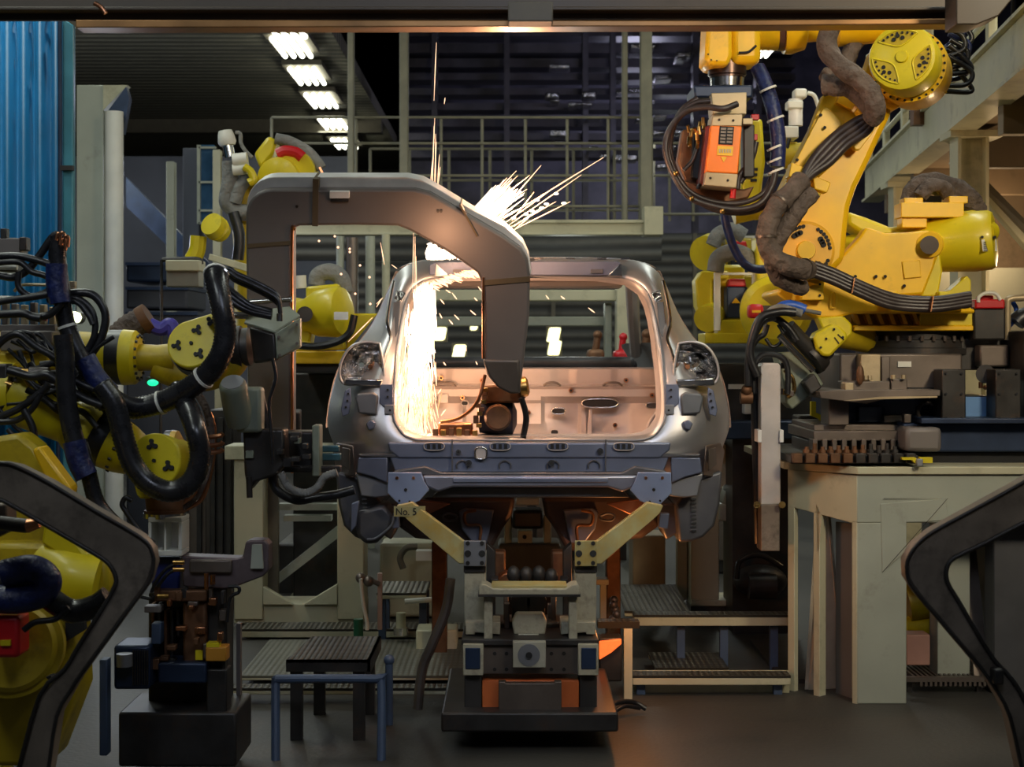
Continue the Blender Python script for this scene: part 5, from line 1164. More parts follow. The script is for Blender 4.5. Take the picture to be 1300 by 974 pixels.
# ---------------------------------------------------------------- machine table between pedestal and robot
tab = thing('mounting_table', 'dark steel and navy mounting base between pedestal and robot', 'machine base', P(1150, 590, 7.6))
def tp(n, x0, y0, x1, y1, Y, d, m, bev=.005, **k): return MB().pb(x0, y0, x1, y1, Y, d).make(n, M[m], tab, bev=bev)
tp('lower_plate', 1004, 578, 1166, 589, 7.32, .9, 'dark')
for k in range(10): MB().pb(1007+k*16, 576, 1019+k*16, 588, 7.28, .05).make('clamp_block', M['rust' if k < 5 else 'dark'], tab, bev=.003)
tp('comb_plate', 1033, 547, 1145, 560, 7.5, .7, 'brownst'); tp('comb_back', 1028, 560, 1160, 579, 7.62, .5, 'dark')
for k in range(9): MB().pb(1032+k*12.4, 558, 1038+k*12.4, 572, 7.48, .1).make('comb_tooth', M['brownst'], tab, bev=.002)
for k in range(12):
    x = 1024+k*10.2; MB().cyl(P(x, 579, 7.40), P(x, 562+R.random()*6, 7.40), .010, n=10).cyl(P(x, 575, 7.40), P(x, 571, 7.40), .017, n=6).make('tall_bolt', M['rust' if k < 8 else 'dark'], tab)
tp('rounded_cover', 1150, 543, 1196, 574, 7.35, .2, 'gunframe', .02)
tp('navy_beam', 1146, 537, 1420, 574, 7.5, .4, 'navy', .01); tp('beam_flange', 1170, 531, 1420, 538, 7.4, .6, 'navy')
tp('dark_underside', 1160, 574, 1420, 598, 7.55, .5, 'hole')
tp('left_ledge', 1033, 539, 1142, 549, 7.6, .6, 'brownst'); tp('left_body', 1060, 505, 1192, 540, 7.75, .6, 'navy')
tp('left_foot', 1052, 506, 1078, 540, 7.55, .2, 'brownst'); tp('blue_cell', 1090, 516, 1121, 536, 7.7, .1, 'sky')
MB().pp([(1040, 497), (1062, 495), (1194, 495), (1194, 503), (1130, 505), (1100, 513), (1042, 506)], 7.42, .5).make('mid_plate', M['brownst'], tab, bev=.004)
MB().pp([(1072, 509), (1118, 504), (1190, 503), (1190, 505), (1118, 507)], 7.38, .02).make('lit_edge', M['beige'], tab)
c = P(1177, 523, 7.6); MB().tube([c+V((.045*math.cos(a*PI/6), 0, .045*math.sin(a*PI/6))) for a in range(13)], .010, n=8, sm=2).make('lifting_ring', M['dark'], tab)
tp('switch', 1148, 526, 1157, 537, 7.5, .05, 'brownst', .003); tp('cylinder_row', 1122, 527, 1148, 537, 7.62, .05, 'dark')
tp('blue_housing', 1189, 503, 1266, 536, 7.62, .4, 'navy'); 
sb_ = mat('sky_blue_sheet', (.13, .28, .55), .5, var=.1)
for x0, x1 in ((1226, 1263), (1189, 1194)): MB().pb(x0, 504, x1, 535, 7.60, .03).make('sky_blue_panel', sb_, tab)
tp('dark_post', 1196, 469, 1226, 536, 7.45, .15, 'dark'); tp('dark_post', 1264, 469, 1296, 533, 7.45, .15, 'dark'); tp('dark_post', 1300, 420, 1420, 533, 7.5, .5, 'dark')
for x in (1201, 1221, 1269, 1291):
    for y in (474, 500, 530): MB().cyl(P(x, y, 7.44), P(x, y, 7.5), .006, n=8).make('post_bolt', M['hole'], tab)
# robot riser block
tp('riser', 1066, 449, 1222, 500, 7.62, .8, 'brownst', .01); tp('riser_face', 1093, 450, 1118, 487, 7.52, .12, 'beige')
tp('riser_plate', 1119, 453, 1130, 490, 7.54, .1, 'brownst'); tp('riser_foot', 1072, 484, 1130, 500, 7.5, .15, 'brownst'); tp('foot_block', 1073, 486, 1084, 500, 7.44, .1, 'beige')
tp('mid_block', 1131, 481, 1152, 500, 7.52, .1, 'brownst'); tp('dark_slot', 1153, 492, 1192, 499, 7.60, .03, 'hole', 0)
tp('white_label', 1140, 459, 1157, 466, 7.61, .01, 'white', 0)
MB().ball(P(1092, 476, 7.48), .024, (.8, .6, 2)).make('pointed_lug', M['rust'], tab)
for x, y in ((1134, 481), (1147, 481), (1099, 482), (1104, 482)): MB().cyl(P(x, y, 7.5), P(x, y-5, 7.5), .011, n=6).make('hex_bolt', M['beige'], tab)
tp('rear_housing', 1220, 430, 1300, 470, 7.8, .4, 'dark'); tp('pink_lamp_block', 1244, 438, 1281, 466, 7.7, .1, 'brownst', .01)
MB().rev(P(1251, 475, 7.6), P(1251, 475, 7.75), [(0, .03), (0, .045), (.08, .045)]).make('shaft_end', M['dark'], tab)
MB().ball(P(1251, 492, 7.6), .012).cyl(P(1245, 485, 7.62), P(1245, 493, 7.62), .01).make('copper_plug', M['copper'], tab)
st = thing('yellow_ratchet_strap', 'small yellow strap tensioner lying at the pedestal edge', 'strap', P(1165, 588, 7.25))
MB().pp([(1145, 581), (1162, 581), (1166, 584), (1166, 590), (1161, 588), (1158, 584), (1146, 584)], 7.25, .03).pb(1168, 581, 1184, 588, 7.25, .04).make('strap', M['lemon'], st)
MB().pb(1164, 583, 1172, 592, 7.23, .04).make('ratchet', M['bodyflat'], st, bev=.003)
rm = thing('spindle_motor', 'black motor with a red cap right of the robot turntable', 'motor', P(1257, 432, 7.7))
MB().pb(1236, 388, 1277, 432, 7.7, .2).make('motor_body', M['dark'], rm, bev=.01)
MB().pb(1238, 380, 1276, 392, 7.68, .2).pb(1246, 375, 1262, 381, 7.72, .1).make('red_cap', M['red'], rm, bev=.008)
MB().tube(PT([(1242, 384), (1243, 377), (1252, 372), (1264, 373), (1270, 381)], 7.68), .009).make('white_wire', M['white'], rm)
flex('beige_pipe', [(1322, 377), (1300, 378), (1282, 380), (1279, 388), (1279, 432)], 7.75, .017, 'beige', 'bent beige pipe beside the red-capped motor', 'pipe')
flex('thick_cable', [(1340, 398), (1310, 400), (1296, 404), (1290, 410)], 7.8, .045, 'black', 'thick black cable end at the right edge below the beige pipe', 'cable')
flex('blue_cable', [(1283, 380), (1290, 392), (1288, 406), (1281, 414)], 7.85, .012, 'brightblue', 'short blue cable arc beside the bent beige pipe', 'cable')

# ---------------------------------------------------------------- main robot
Y0 = 7.8
rb = thing('industrial_robot', 'large bright yellow robot dominating the upper right', 'robot', P(1160, 450, 7.9))
cz = P(1160, 448, 8.0)
ctr = V((cz.x, 8.0, 0))
def zz(py, Y=8.0): return CZ-(py-CY)*Y/F
MB().rev((ctr.x, 8.0, zz(450)), (ctr.x, 8.0, zz(420)), [(0, .29), (.03, .29), (.035, .27), (.07, .27), (.075, .255), (.12, .255)], n=48).make('turntable_bearing', M['dark'], rb)
MB().bolts((ctr.x, 8.0, zz(432)), (0, 0, 1), .278, 30, .009, .02).make('bearing_bolts', M['brownst'], rb)
# slewing base: flange, ribs, casting
MB().prism([V((w2(x, 7.7), y, zz(420, 7.7))) for x, y in ((1084, 7.7), (1236, 7.7), (1238, 8.3), (1084, 8.3))], (0, 0, .026)).make('base_flange', M['yellow'], rb, bev=.006)
m_ = MB()
for k in range(7): m_.prism([P(1088+k*15, 412, 7.74), P(1093+k*15, 412, 7.74), P(1087+k*15, 396, 7.74), P(1082+k*15, 396, 7.74)], (0, .06, 0))
m_.make('base_ribs', M['yellow'], rb)
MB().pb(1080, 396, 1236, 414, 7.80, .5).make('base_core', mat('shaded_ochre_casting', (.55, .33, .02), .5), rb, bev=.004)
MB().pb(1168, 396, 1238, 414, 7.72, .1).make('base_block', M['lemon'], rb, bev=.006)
MB().pp([(986, 373), (990, 366), (1002, 365), (1018, 372), (1040, 374), (1046, 352), (1060, 352), (1090, 365), (1125, 384), (1150, 390), (1238, 392), (1238, 398), (1086, 398), (1060, 404), (1032, 404), (1005, 388)], 7.62, .5).make('slew_casting', M['yellow'], rb, bev=.012)
MB().pp([(1018, 353), (1046, 350), (1046, 381), (1018, 381)], 7.55, .07).make('hose_bracket', M['yellow'], rb, bev=.004)
for x, y in ((1041, 361), (1041, 375)): MB().cyl(P(x, y, 7.54), P(x, y, 7.6), .006, n=10).make('bracket_bolt', M['hole'], rb)
MB().pp([(1024, 333), (1038, 331), (1041, 335), (1036, 355), (1022, 352)], 7.50, .08).make('hose_clamp_block', M['lemon'], rb, bev=.005)
MB().tube(PT([(1055, 374), (1055, 389), (1058, 391), (1061, 389), (1061, 374), (1058, 371), (1055, 374)], 7.60), .004, n=6, sm=3).make('slot_bead', M['yellow'], rb)
# side wall casting
MB().pp([(1040, 352), (1052, 335), (1072, 322), (1092, 300), (1100, 288), (1125, 296), (1150, 295), (1180, 292), (1190, 300), (1193, 312), (1186, 340), (1172, 374), (1140, 376), (1110, 370), (1080, 362)], 7.66, .12).make('side_wall', M['yellow'], rb, bev=.012)
MB().pp([(1186, 330), (1193, 318), (1197, 345), (1191, 377), (1168, 377)], 7.70, .3).make('wall_web', M['lemon'], rb, bev=.01)
MB().pp([(1192, 370), (1205, 370), (1228, 350), (1233, 356), (1233, 396), (1222, 396), (1222, 375), (1212, 378), (1192, 376)], 7.64, .12).make('rear_lug', M['lemon'], rb, bev=.006)
MB().pb(1126, 369, 1140, 390, 7.50, .1).pb(1222, 372, 1231, 392, 7.50, .1).make('cable_holder', M['yellow'], rb, bev=.005)
MB().cyl(P(1180, 311, 7.6), P(1180, 311, 7.8), .044).make('pivot_pin', M['brownst'], rb)
MB().rev(P(1180, 311, 7.64), P(1180, 311, 7.8), [(0, .05), (0, .062), (.1, .07)]).make('pivot_boss', M['yellow'], rb)
for x, y in ((1046, 352), (1056, 351), (1082, 351), (1094, 351), (1118, 363)): MB().cyl(P(x+30, y, 7.64), P(x+30, y, 7.7), .008, n=10).make('wall_bolt', M['hole'], rb)
MB().pp([(1145, 332), (1168, 330), (1170, 352), (1148, 354)], 7.65, .02).make('raised_pad', M['yellow'], rb, bev=.004)
# balancer / motor housing
a, b = P(1075, 322, 8.0), P(1253, 305, 7.75)
MB().rev(a, b, [(0, .09), (.10, .10), (.30, .10), (.44, .135), (.62, .150), (.70, .147), (.72, .135), (.73, .09)], n=40).make('balancer_housing', M['lemon'], rb)
MB().pp([(1076, 268), (1100, 276), (1130, 288), (1160, 285), (1205, 270), (1240, 266), (1248, 272), (1250, 300), (1190, 300), (1100, 300), (1076, 285)], 7.85, .22).make('upper_housing', M['lemon'], rb, bev=.02)
MB().cyl(P(1250, 294, 7.66), P(1257, 294, 7.70), .05).make('end_cover', M['lemon'], rb)
MB().prism([P(1246, 304, 7.60), P(1265, 304, 7.66), P(1266, 319, 7.66), P(1248, 319, 7.60)], (0, .006, 0)).make('rating_plate', M['gunrim'], rb)
for k in range(5): MB().prism([P(1249, 307+k*2.5, 7.597), P(1263, 307+k*2.5, 7.657), P(1263, 308+k*2.5, 7.657), P(1249, 308+k*2.5, 7.597)], (0, .003, 0)).make('plate_text', M['hole'], rb)
for x in (1247, 1263): MB().cyl(P(x, 301, 7.6), P(x, 301, 7.7), .007, n=8).make('cover_screw', M['hole'], rb)
MB().pb(1144, 257, 1224, 276, 7.72, .14).pb(1148, 251, 1172, 258, 7.74, .1).pb(1205, 249, 1229, 258, 7.74, .14).make('top_box', M['yellow'], rb, bev=.004)
MB().pb(1145, 276, 1177, 289, 7.74, .1).make('box_foot', M['yellow'], rb, bev=.004)
MB().tube([P(1156, 258, 7.9), P(1162, 240, 7.9), P(1185, 233, 7.9), P(1212, 240, 7.92), P(1232, 256, 7.95), P(1246, 285, 8.0)], .055, n=14, wr=.08, pitch=.05).make('fabric_sleeve_rear', M['cloth'], rb, sm=80)
MB().tube([P(1168, 250, 7.8), P(1180, 236, 7.8), P(1198, 238, 7.82), P(1206, 252, 7.85)], .035, n=12, wr=.08, pitch=.04).make('fabric_fold', M['cloth'], rb, sm=80)
# lower arm
MB().pp([(972, 325), (967, 300), (984, 258), (1000, 224), (1047, 134), (1056, 118), (1066, 114), (1086, 120), (1104, 100), (1135, 138), (1120, 170), (1104, 205), (1088, 238), (1080, 262), (1077, 285), (1073, 330), (1050, 352), (1020, 362), (990, 350)], 7.62, .20).make('lower_arm', M['yellow'], rb, bev=.03)
MB().pp([(1046, 120), (1056, 118), (1096, 152), (1068, 200), (1032, 232), (1000, 228), (1020, 186)], 7.55, .09).make('arm_cover', M['yellow'], rb, bev=.006)
MB().pp([(1047, 134), (1075, 158), (1066, 160), (1010, 222), (1003, 218)], 7.53, .03).make('cover_plate', M['yellow'], rb, bev=.003)
for x, y in ((1042, 146), (1047, 162), (1012, 203), (1100, 157), (1068, 190)): MB().cyl(P(x, y, 7.51), P(x, y, 7.58), .008, n=10).make('cover_bolt', M['hole'], rb)
MB().pp([(1068, 115), (1093, 124), (1082, 140), (1062, 130)], 7.5, .08).make('upper_clamp', M['yellow'], rb, bev=.005)
MB().pp([(1094, 132), (1112, 146), (1106, 156), (1092, 146), (1088, 140)], 7.45, .08).make('clamp_block', M['yellow'], rb, bev=.005)
MB().pp([(1082, 182), (1110, 155), (1116, 158), (1092, 190), (1086, 190)], 7.52, .06).make('cable_shelf', M['yellow'], rb, bev=.004)
MB().pp([(1005, 206), (1030, 216), (1026, 232), (1001, 224)], 7.46, .10).make('lower_clamp', M['yellow'], rb, bev=.005)
MB().pp([(1032, 222), (1055, 232), (1050, 245), (1034, 240)], 7.50, .08).make('lower_clamp', M['yellow'], rb, bev=.005)
MB().pp([(1020, 236), (1043, 246), (1032, 260), (1014, 248)], 7.48, .08).make('lower_bracket', M['oldyellow'], rb, bev=.005)
# J2 cap with bolts
c2 = P(1023, 318, 7.50); ax2 = V((0.02, 1, 0.0))
MB().rev(c2, c2+ax2, [(0, .03), (0, .125), (.012, .14), (.06, .145), (.14, .15)], n=40).make('lower_joint_cap', mat('orange_lit_yellow', (.82, .42, .03), .4, coat=.2), rb)  # amber tone carries the orange light falling on this yellow cap
MB().rev(c2-V((0, .02, 0)), c2+ax2, [(0, .03), (.0, .042), (.03, .05)]).make('joint_boss', M['yellow'], rb)
for a0 in (100, 10, -75):
    m_ = MB()
    for k in range(7):
        a = math.radians(a0+k*9-4); m_.cyl(c2+V((math.cos(a)*.115, -.008, math.sin(a)*.115)), c2+V((math.cos(a)*.115, .02, math.sin(a)*.115)), .009, n=10)
    for k in range(3):
        a = math.radians(a0+18+k*10-10); m_.cyl(c2+V((math.cos(a)*.088, -.01, math.sin(a)*.088)), c2+V((math.cos(a)*.088, .02, math.sin(a)*.088)), .013, n=10)
    m_.make('joint_bolts', M['hole'], rb)
# J3 cap
c3 = P(1145, 72, 7.30); ax3 = V((.42, 1, -.04)).normalized()
u3, w3, _ = basis(ax3)
MB().rev(c3, c3+ax3, [(0, .02), (0, .130), (.004, .150), (.03, .158), (.17, .160)], n=56).make('elbow_cap', M['lemon'], rb)
MB().rev(c3+ax3*.17, c3+ax3, [(0, .14), (0, .150), (.05, .150)], n=48).make('elbow_gap', M['hole'], rb)
MB().rev(c3+ax3*.20, c3+ax3, [(0, .15), (0, .176), (.05, .18), (.22, .175), (.3, .14)], n=56).make('elbow_flange', M['yellow'], rb)
MB().bolts(c3+ax3*.205, -ax3, .167, 30, .006, .01).make('flange_bolts', M['hole'], rb)
MB().rev(c3-ax3*.012, c3+ax3, [(0, .02), (0, .026), (.02, .034)]).make('elbow_boss', M['lemon'], rb)
for k, a0 in enumerate((100, 340, 222)):
    ar = math.radians(a0); ux, uz = V((1, 0, 0)), V((0, 0, 1))
    ring = []
    n_ = 14
    for i in range(n_+1):
        a = ar + math.radians(-42+84*i/n_); ring.append(c3 + (ux*math.cos(a)+uz*math.sin(a))*.125)
    ring += [c3 + (ux*math.cos(ar+math.radians(s))+uz*math.sin(ar+math.radians(s)))*q for s, q in ((34, .085), (15, .055), (-15, .055), (-34, .085))]
    ring = [p - ax3*.001 + V((0, -(p-c3).x*.0, 0)) for p in ring]
    ring = [p + V((0, -ax3.x/ax3.y*(p-c3).x - ax3.z/ax3.y*(p-c3).z, 0)) for p in ring]
    MB().tube(ring+[ring[0]], .0045, n=6, sm=2).make('pocket_rim', M['lemon'], rb, sm=80)
    MB().prism(ring, ax3*.003).make('pocket_floor', M['oldyellow'], rb)
    m_ = MB()
    for i in range(7):
        a = ar+math.radians(-33+11*i); p = c3+(ux*math.cos(a)+uz*math.sin(a))*.112; p.y += -ax3.x/ax3.y*(p-c3).x
        m_.cyl(p-ax3*.006, p+ax3*.01, .0055, n=8)
    for i in range(3):
        a = ar+math.radians(-12+12*i); p = c3+(ux*math.cos(a)+uz*math.sin(a))*(.088+.012*(i % 2)); p.y += -ax3.x/ax3.y*(p-c3).x
        m_.cyl(p-ax3*.007, p+ax3*.01, .0095, n=8)
    m_.make('pocket_bolts', M['hole'], rb)
MB().pp([(1086, 112), (1098, 95), (1110, 60), (1150, 110), (1200, 108), (1206, 118), (1160, 125), (1135, 140), (1110, 130)], 7.60, .16).make('elbow_housing', M['yellow'], rb, bev=.02)
# forearm to the left
ya = 7.6; f0, f1 = P(1120, 22, ya), P(912, 42, ya)
def fa(px): return (1120-px)*ya/F
MB().rev(f0, f1, [(0, .12), (fa(1060), .12), (fa(1050), .085), (fa(1022), .085), (fa(1018), .12), (fa(1000), .135), (fa(992), .13), (fa(991), .07)], n=36).make('forearm', M['yellow'], rb)
MB().rev(f0, f1, [(fa(995), .05), (fa(994), .118), (fa(984), .112), (fa(983), .05)], n=36).make('forearm_seal', mat('brown_seal_ring', (.10, .05, .035), .4), rb)
MB().rev(f0, f1, [(fa(985), .05), (fa(984), .11), (fa(960), .10), (fa(935), .095)], n=36).make('wrist_tube', M['yellow'], rb)
MB().pb(928, 22, 967, 80, 7.46, .22).make('wrist_block', M['yellow'], rb, bev=.035)
MB().pp([(898, 15), (929, 12), (930, 70), (925, 83), (900, 82), (895, 74)], 7.42, .26).make('wrist_cover', M['yellow'], rb, bev=.02)
for x, y in ((912, 36), (903, 76), (910, 77), (899, 69)): MB().cyl(P(x, y, 7.41), P(x, y, 7.45), .004, n=8).make('wrist_screw', M['hole'], rb)
MB().tube(PT([(938, 67), (950, 66), (960, 58)], 7.45), .006).make('casting_recess', M['hole'], rb)
q0, q1 = P(923, 80, 7.58), P(923, 112, 7.58)
MB().rev(q0, q1, [(0, .07), (0, .092), (.06, .092), (.065, .084), (.075, .084)], n=36).make('tool_flange', mat('dark_bronze_flange', (.08, .05, .04), .3, metal=.8), rb)
MB().rev(P(923, 99, 7.58), P(923, 112, 7.58), [(0, .05), (0, .082), (.045, .080), (.045, .05)], n=36).make('flange_ring', M['chrome'], rb)
# sleeves on the robot
def rh(name, pts, Y, r, m, rib=0.0, n=14, ties=()):
    o = MB().tube(PT(pts, Y), r, n=n, rib=rib, pitch=.05, wr=.07 if m == 'cloth' else 0).make(name, M[m], rb, sm=80)
    sp = spline(PT(pts, Y), 8)
    for q in ties:
        k = min(len(sp)-2, int(q*(len(sp)-1))); d = (sp[k+1]-sp[k]).normalized()
        MB().cyl(sp[k]-d*.005, sp[k]+d*.005, r*1.15, n=14).make('sleeve_tie', M['brownst'], rb)
rh('fabric_sleeve', [(1062, 20), (1052, 42, 7.3), (1050, 62, 7.3), (1068, 85, 7.28), (1092, 102, 7.28), (1108, 122, 7.28), (1112, 140, 7.3), (1108, 150, 7.35)], 7.3, .046, 'cloth')
rh('fabric_sleeve', [(1046, 108, 7.4), (1060, 108, 7.38), (1080, 112, 7.38), (1096, 122, 7.36), (1106, 138, 7.36)], 7.4, .050, 'cloth')
rh('fabric_sleeve', [(1046, 95, 7.5), (1056, 98, 7.48), (1070, 92, 7.5), (1082, 60, 7.6), (1100, 36, 7.65), (1112, 20, 7.7)], 7.5, .040, 'cloth')
for k in range(4):
    dx, dy = (0, 0) if k == 0 else ((-5, -4), (5, 4), (9, 8))[k-1]
    rh('cable_bundle', [(1106+dx*.3, 148+dy*.3, 7.4), (1092+dx, 158+dy, 7.42), (1066+dx, 176+dy, 7.44), (1044+dx, 198+dy, 7.44), (1028+dx*.5, 216+dy*.5, 7.44), (1018, 232, 7.44)], 7.42, .021, 'cabledark')
rh('fabric_sleeve', [(1018, 228, 7.42), (1004, 244, 7.38), (986, 262, 7.35), (974, 288, 7.33), (974, 312, 7.33), (990, 332, 7.33), (1010, 340, 7.36), (1028, 343, 7.42)], 7.4, .047, 'cloth', ties=(.25, .5, .95))
rh('fabric_sleeve', [(1032, 244, 7.42), (1016, 262, 7.4), (998, 288, 7.38), (984, 312, 7.38), (980, 336, 7.4), (994, 356, 7.42), (1020, 366, 7.5)], 7.4, .040, 'cloth', ties=(.6,))
for k in range(4):
    d = (k-1.5)*4.6
    rh('cable_bundle', [(1034, 342+d, 7.46), (1060, 352+d, 7.46), (1090, 366+d, 7.46), (1124, 380+d, 7.47), (1150, 385+d*.9, 7.48), (1190, 386+d*.9, 7.48), (1232, 380+d*.9, 7.5)], 7.46, .0165, 'cabledark')
for x, y in ((1082, 363), (1182, 386)): MB().obox(P(x, y, 7.45), (.003, 0, .001), (0, .022, 0), (.006, 0, .036)).make('bundle_tie', M['copper'], rb)
for k in range(9): MB().tube(PT([(1200+R.random()*8, 22+k*7), (1222+R.random()*14, 28+k*9), (1220+R.random()*14, 44+k*9), (1200, 60+k*7)], 7.8+R.random()*.12), .013).make('elbow_cable', M[('blue', 'black', 'black')[k % 3]], rb, sm=80)

# ---------------------------------------------------------------- orange spot gun hanging from that wrist
og = thing('orange_spot_gun', 'orange transformer spot gun hanging from the upper right robot wrist', 'spot gun', P(915, 262, 7.45))
MB().pp([(880, 108), (956, 108), (956, 124), (882, 124)], 7.45, .3).make('adapter_plate', M['navy'], og, bev=.01)
MB().pp([(903, 118), (948, 117), (948, 145), (905, 145)], 7.36, .16).make('top_casting', M['beige'], og, bev=.004)
MB().pp([(905, 145), (943, 145), (942, 160), (903, 160)], 7.33, .18).make('upper_end', M['beige'], og, bev=.004)
MB().pp([(903, 159), (942, 160), (937, 221), (896, 218)], 7.33, .18).make('orange_case', M['orange'], og, bev=.006)
MB().pp([(896, 218), (937, 221), (935, 239), (894, 235)], 7.33, .18).make('lower_end', M['beige'], og, bev=.004)
MB().pp([(896, 160), (903, 158), (894, 236), (888, 232)], 7.40, .16).make('side_case', mat('maroon_side', (.16, .03, .02), .4), og, bev=.006)
for x, y in ((913, 152), (931, 153), (902, 226), (924, 229)): MB().cyl(P(x, y, 7.325), P(x, y, 7.35), .006, n=10).make('case_screw', M['dark'], og)
MB().pp([(914, 160), (932, 161), (930, 184), (912, 183)], 7.325, .004).make('black_data_label', M['hole'], og)
for k in range(5):
    MB().pp([(915.5-.3*k, 162+k*4.2), (922-.3*k, 162.3+k*4.2), (921.8-.3*k, 165+k*4.2), (915.3-.3*k, 164.6+k*4.2)], 7.321, .003).make('label_field', M['brownst'], og)
    MB().pp([(924-.3*k, 162+k*4.2), (930.4-.3*k, 162.3+k*4.2), (930.2-.3*k, 165+k*4.2), (923.7-.3*k, 164.6+k*4.2)], 7.321, .003).make('label_field', M['gunmetal' if k % 2 else 'brownst'], og)
MB().pp([(911, 185), (931, 186), (930, 198), (910, 197)], 7.325, .004).make('amber_sticker', M['yellow'], og)
for k in range(5): MB().pp([(913+k*3.3, 189), (915+k*3.3, 189.2), (914.8+k*3.3, 194), (912.8+k*3.3, 193.8)], 7.322, .003).make('sticker_print', M['beige'], og)
MB().pp([(915, 199), (923, 199.4), (918.6, 206)], 7.325, .004).make('warning_triangle', M['yellow'], og)
MB().pb(943, 150, 956, 158, 7.36, .1).make('side_lug', M['beige'], og, bev=.003)
MB().pb(944, 158, 958, 225, 7.42, .1).make('black_side', M['dark'], og, bev=.006)
for k in range(12):
    x, y = 869+R.random()*26, 146+R.random()*34
    MB().cyl(P(x, y, 7.4+R.random()*.1), P(x+R.uniform(-2, 2), y+R.uniform(6, 13), 7.42), .008, n=10).make('brass_fitting', M['brass'], og)
MB().pp([(866, 165), (888, 160), (886, 240), (872, 236), (860, 205)], 7.55, .1).make('copper_secondary', M['rust'], og, bev=.01)
MB().pp([(880, 170), (893, 168), (890, 230), (878, 225)], 7.50, .06).make('dark_manifold', M['dark'], og, bev=.006)
MB().pp([(866, 228), (900, 238), (945, 240), (958, 236), (950, 252), (915, 260), (880, 250)], 7.5, .12).make('lower_yoke', M['rust'], og, bev=.01)
MB().pb(954, 145, 964, 152, 7.45, .04).pb(955, 170, 962, 178, 7.45, .04).make('red_coupling', M['red'], og, bev=.003)
MB().cyl(P(931, 240, 7.4), P(930, 252, 7.4), .014).make('red_coupling', M['red'], og)
for k, (pts, r) in enumerate([([(936, 132, 7.3), (918, 138, 7.28), (895, 136, 7.3), (870, 142, 7.34), (850, 165, 7.36), (845, 192, 7.36), (855, 222, 7.36), (875, 250, 7.36), (905, 262, 7.36), (938, 266, 7.36), (965, 258, 7.36), (980, 236, 7.38), (985, 215, 7.4)], .015),
                      ([(902, 128, 7.35), (880, 132, 7.36), (858, 152, 7.38), (848, 182, 7.4), (854, 212, 7.4), (874, 242, 7.4), (905, 256, 7.4), (940, 258, 7.4), (968, 246, 7.4), (980, 225, 7.42)], .013),
                      ([(886, 125, 7.42), (866, 140, 7.42), (852, 170, 7.44), (852, 202, 7.44), (868, 236, 7.44), (898, 262, 7.44), (935, 270, 7.44), (966, 264, 7.44), (986, 244, 7.44)], .015),
                      ([(888, 172), (884, 190), (878, 205), (868, 216)], .010), ([(900, 170), (895, 195), (892, 222), (886, 240)], .010),
                      ([(960, 180), (955, 200), (945, 215), (938, 225), (936, 240)], .014), ([(950, 172), (948, 195), (950, 215), (940, 232)], .012)]):
    MB().tube(PT(pts, 7.45), r, n=12).make('cooling_hose', M['cabledark'], og, sm=80)
for x, y in ((858, 220), (878, 252), (917, 268)): MB().ball(P(x, y, 7.34), .013).make('hose_tie', M['brass'], og)
MB().tube([P(962, 86, 7.5), P(972, 108, 7.46), P(982, 140, 7.42), P(988, 175, 7.42), (P(987, 212, 7.42))], .036, n=14).make('taped_cable', M['blue'], og, sm=80)
for y in (112, 150, 186, 202, 216): MB().cyl(P(984+min(0, (y-150)*.25), y, 7.42), P(985+min(0, (y-150)*.25), y+2.5, 7.42), .042, n=14).make('cable_tie', M['white'], og)

# ---------------------------------------------------------------- white-bar gun in the gap
wg = thing('bar_spot_gun', 'spot gun with a long upright whitish bar left of the pedestal', 'spot gun', P(978, 680, 7.5))
MB().pp([(966, 465), (969, 461), (988, 461), (991, 465), (991, 640), (988, 680), (966, 680)], 7.45, .12).make('upright_bar', mat('worn_pinkish_white_bar', (.50, .45, .42), .45, dirt=.3), wg, bev=.006)
for x in (962, 990): MB().pb(x, 546, x+5, 562, 7.43, .14).make('bar_clip', M['gunrim'], wg, bev=.003)
MB().pb(966, 640, 990, 700, 7.44, .13).make('dark_foot', M['gunmetal'], wg, bev=.005)
MB().pp([(1064, 424), (1072, 431), (1071, 432), (1063, 425)], 7.515, .004).pp([(1060, 428), (1066, 436), (1065, 437), (1059, 429)], 7.515, .004).make('print_mark', M['hole'], wg)
for x in (961, 993): MB().cyl(P(x, 641, 7.4), P(x, 641, 7.5), .016).make('brass_knob', M['brass'], wg)
MB().tube(PT([(960, 470), (958, 520), (960, 600), (962, 690)], 7.55), .018).make('dark_cable', M['black'], wg)
MB().tube(PT([(957, 500), (957, 468), (966, 452), (980, 450), (994, 455), (1000, 470), (1000, 500)], 7.5), .014).make('arched_hose', M['black'], wg)
MB().pp([(985, 448), (1020, 446), (1046, 488), (1006, 520), (998, 512), (992, 470)], 7.62, .16).make('transformer_case', M['greybox'], wg, bev=.008)
MB().pp([(1020, 486), (1034, 474), (1044, 492), (1030, 502)], 7.52, .1).make('black_endcap', M['dark'], wg, bev=.008)
MB().cyl(P(990, 426, 7.5), P(1032, 470, 7.55), .018).make('chrome_rod', M['chrome'], wg); MB().cyl(P(1000, 415, 7.55), P(1038, 455, 7.6), .04).make('dark_cylinder', M['dark'], wg)
MB().tube(PT([(996, 470), (1006, 480), (1008, 496), (1000, 505)], 7.55), .010).make('brass_pipe', M['brass'], wg)
for k in range(8): MB().obox(P(985+R.random()*22, 462+R.random()*40, 7.56), (.012, 0, 0), (0, .02, 0), (0, 0, .014)).make('fitting', M[R.choice(['brass', 'dark', 'brownst'])], wg, bev=.003)
MB().rev(P(1026, 458, 7.62), P(1050, 434, 7.66), [(0, .05), (0, .085), (.02, .09), (.06, .085), (.07, .07), (.11, .07)]).make('tool_flange', M['dark'], wg)
MB().cyl(P(940, 505, 7.5), P(955, 505, 7.5), .03).ball(P(948, 495, 7.48), .026).make('left_actuator', M['rust'], wg)
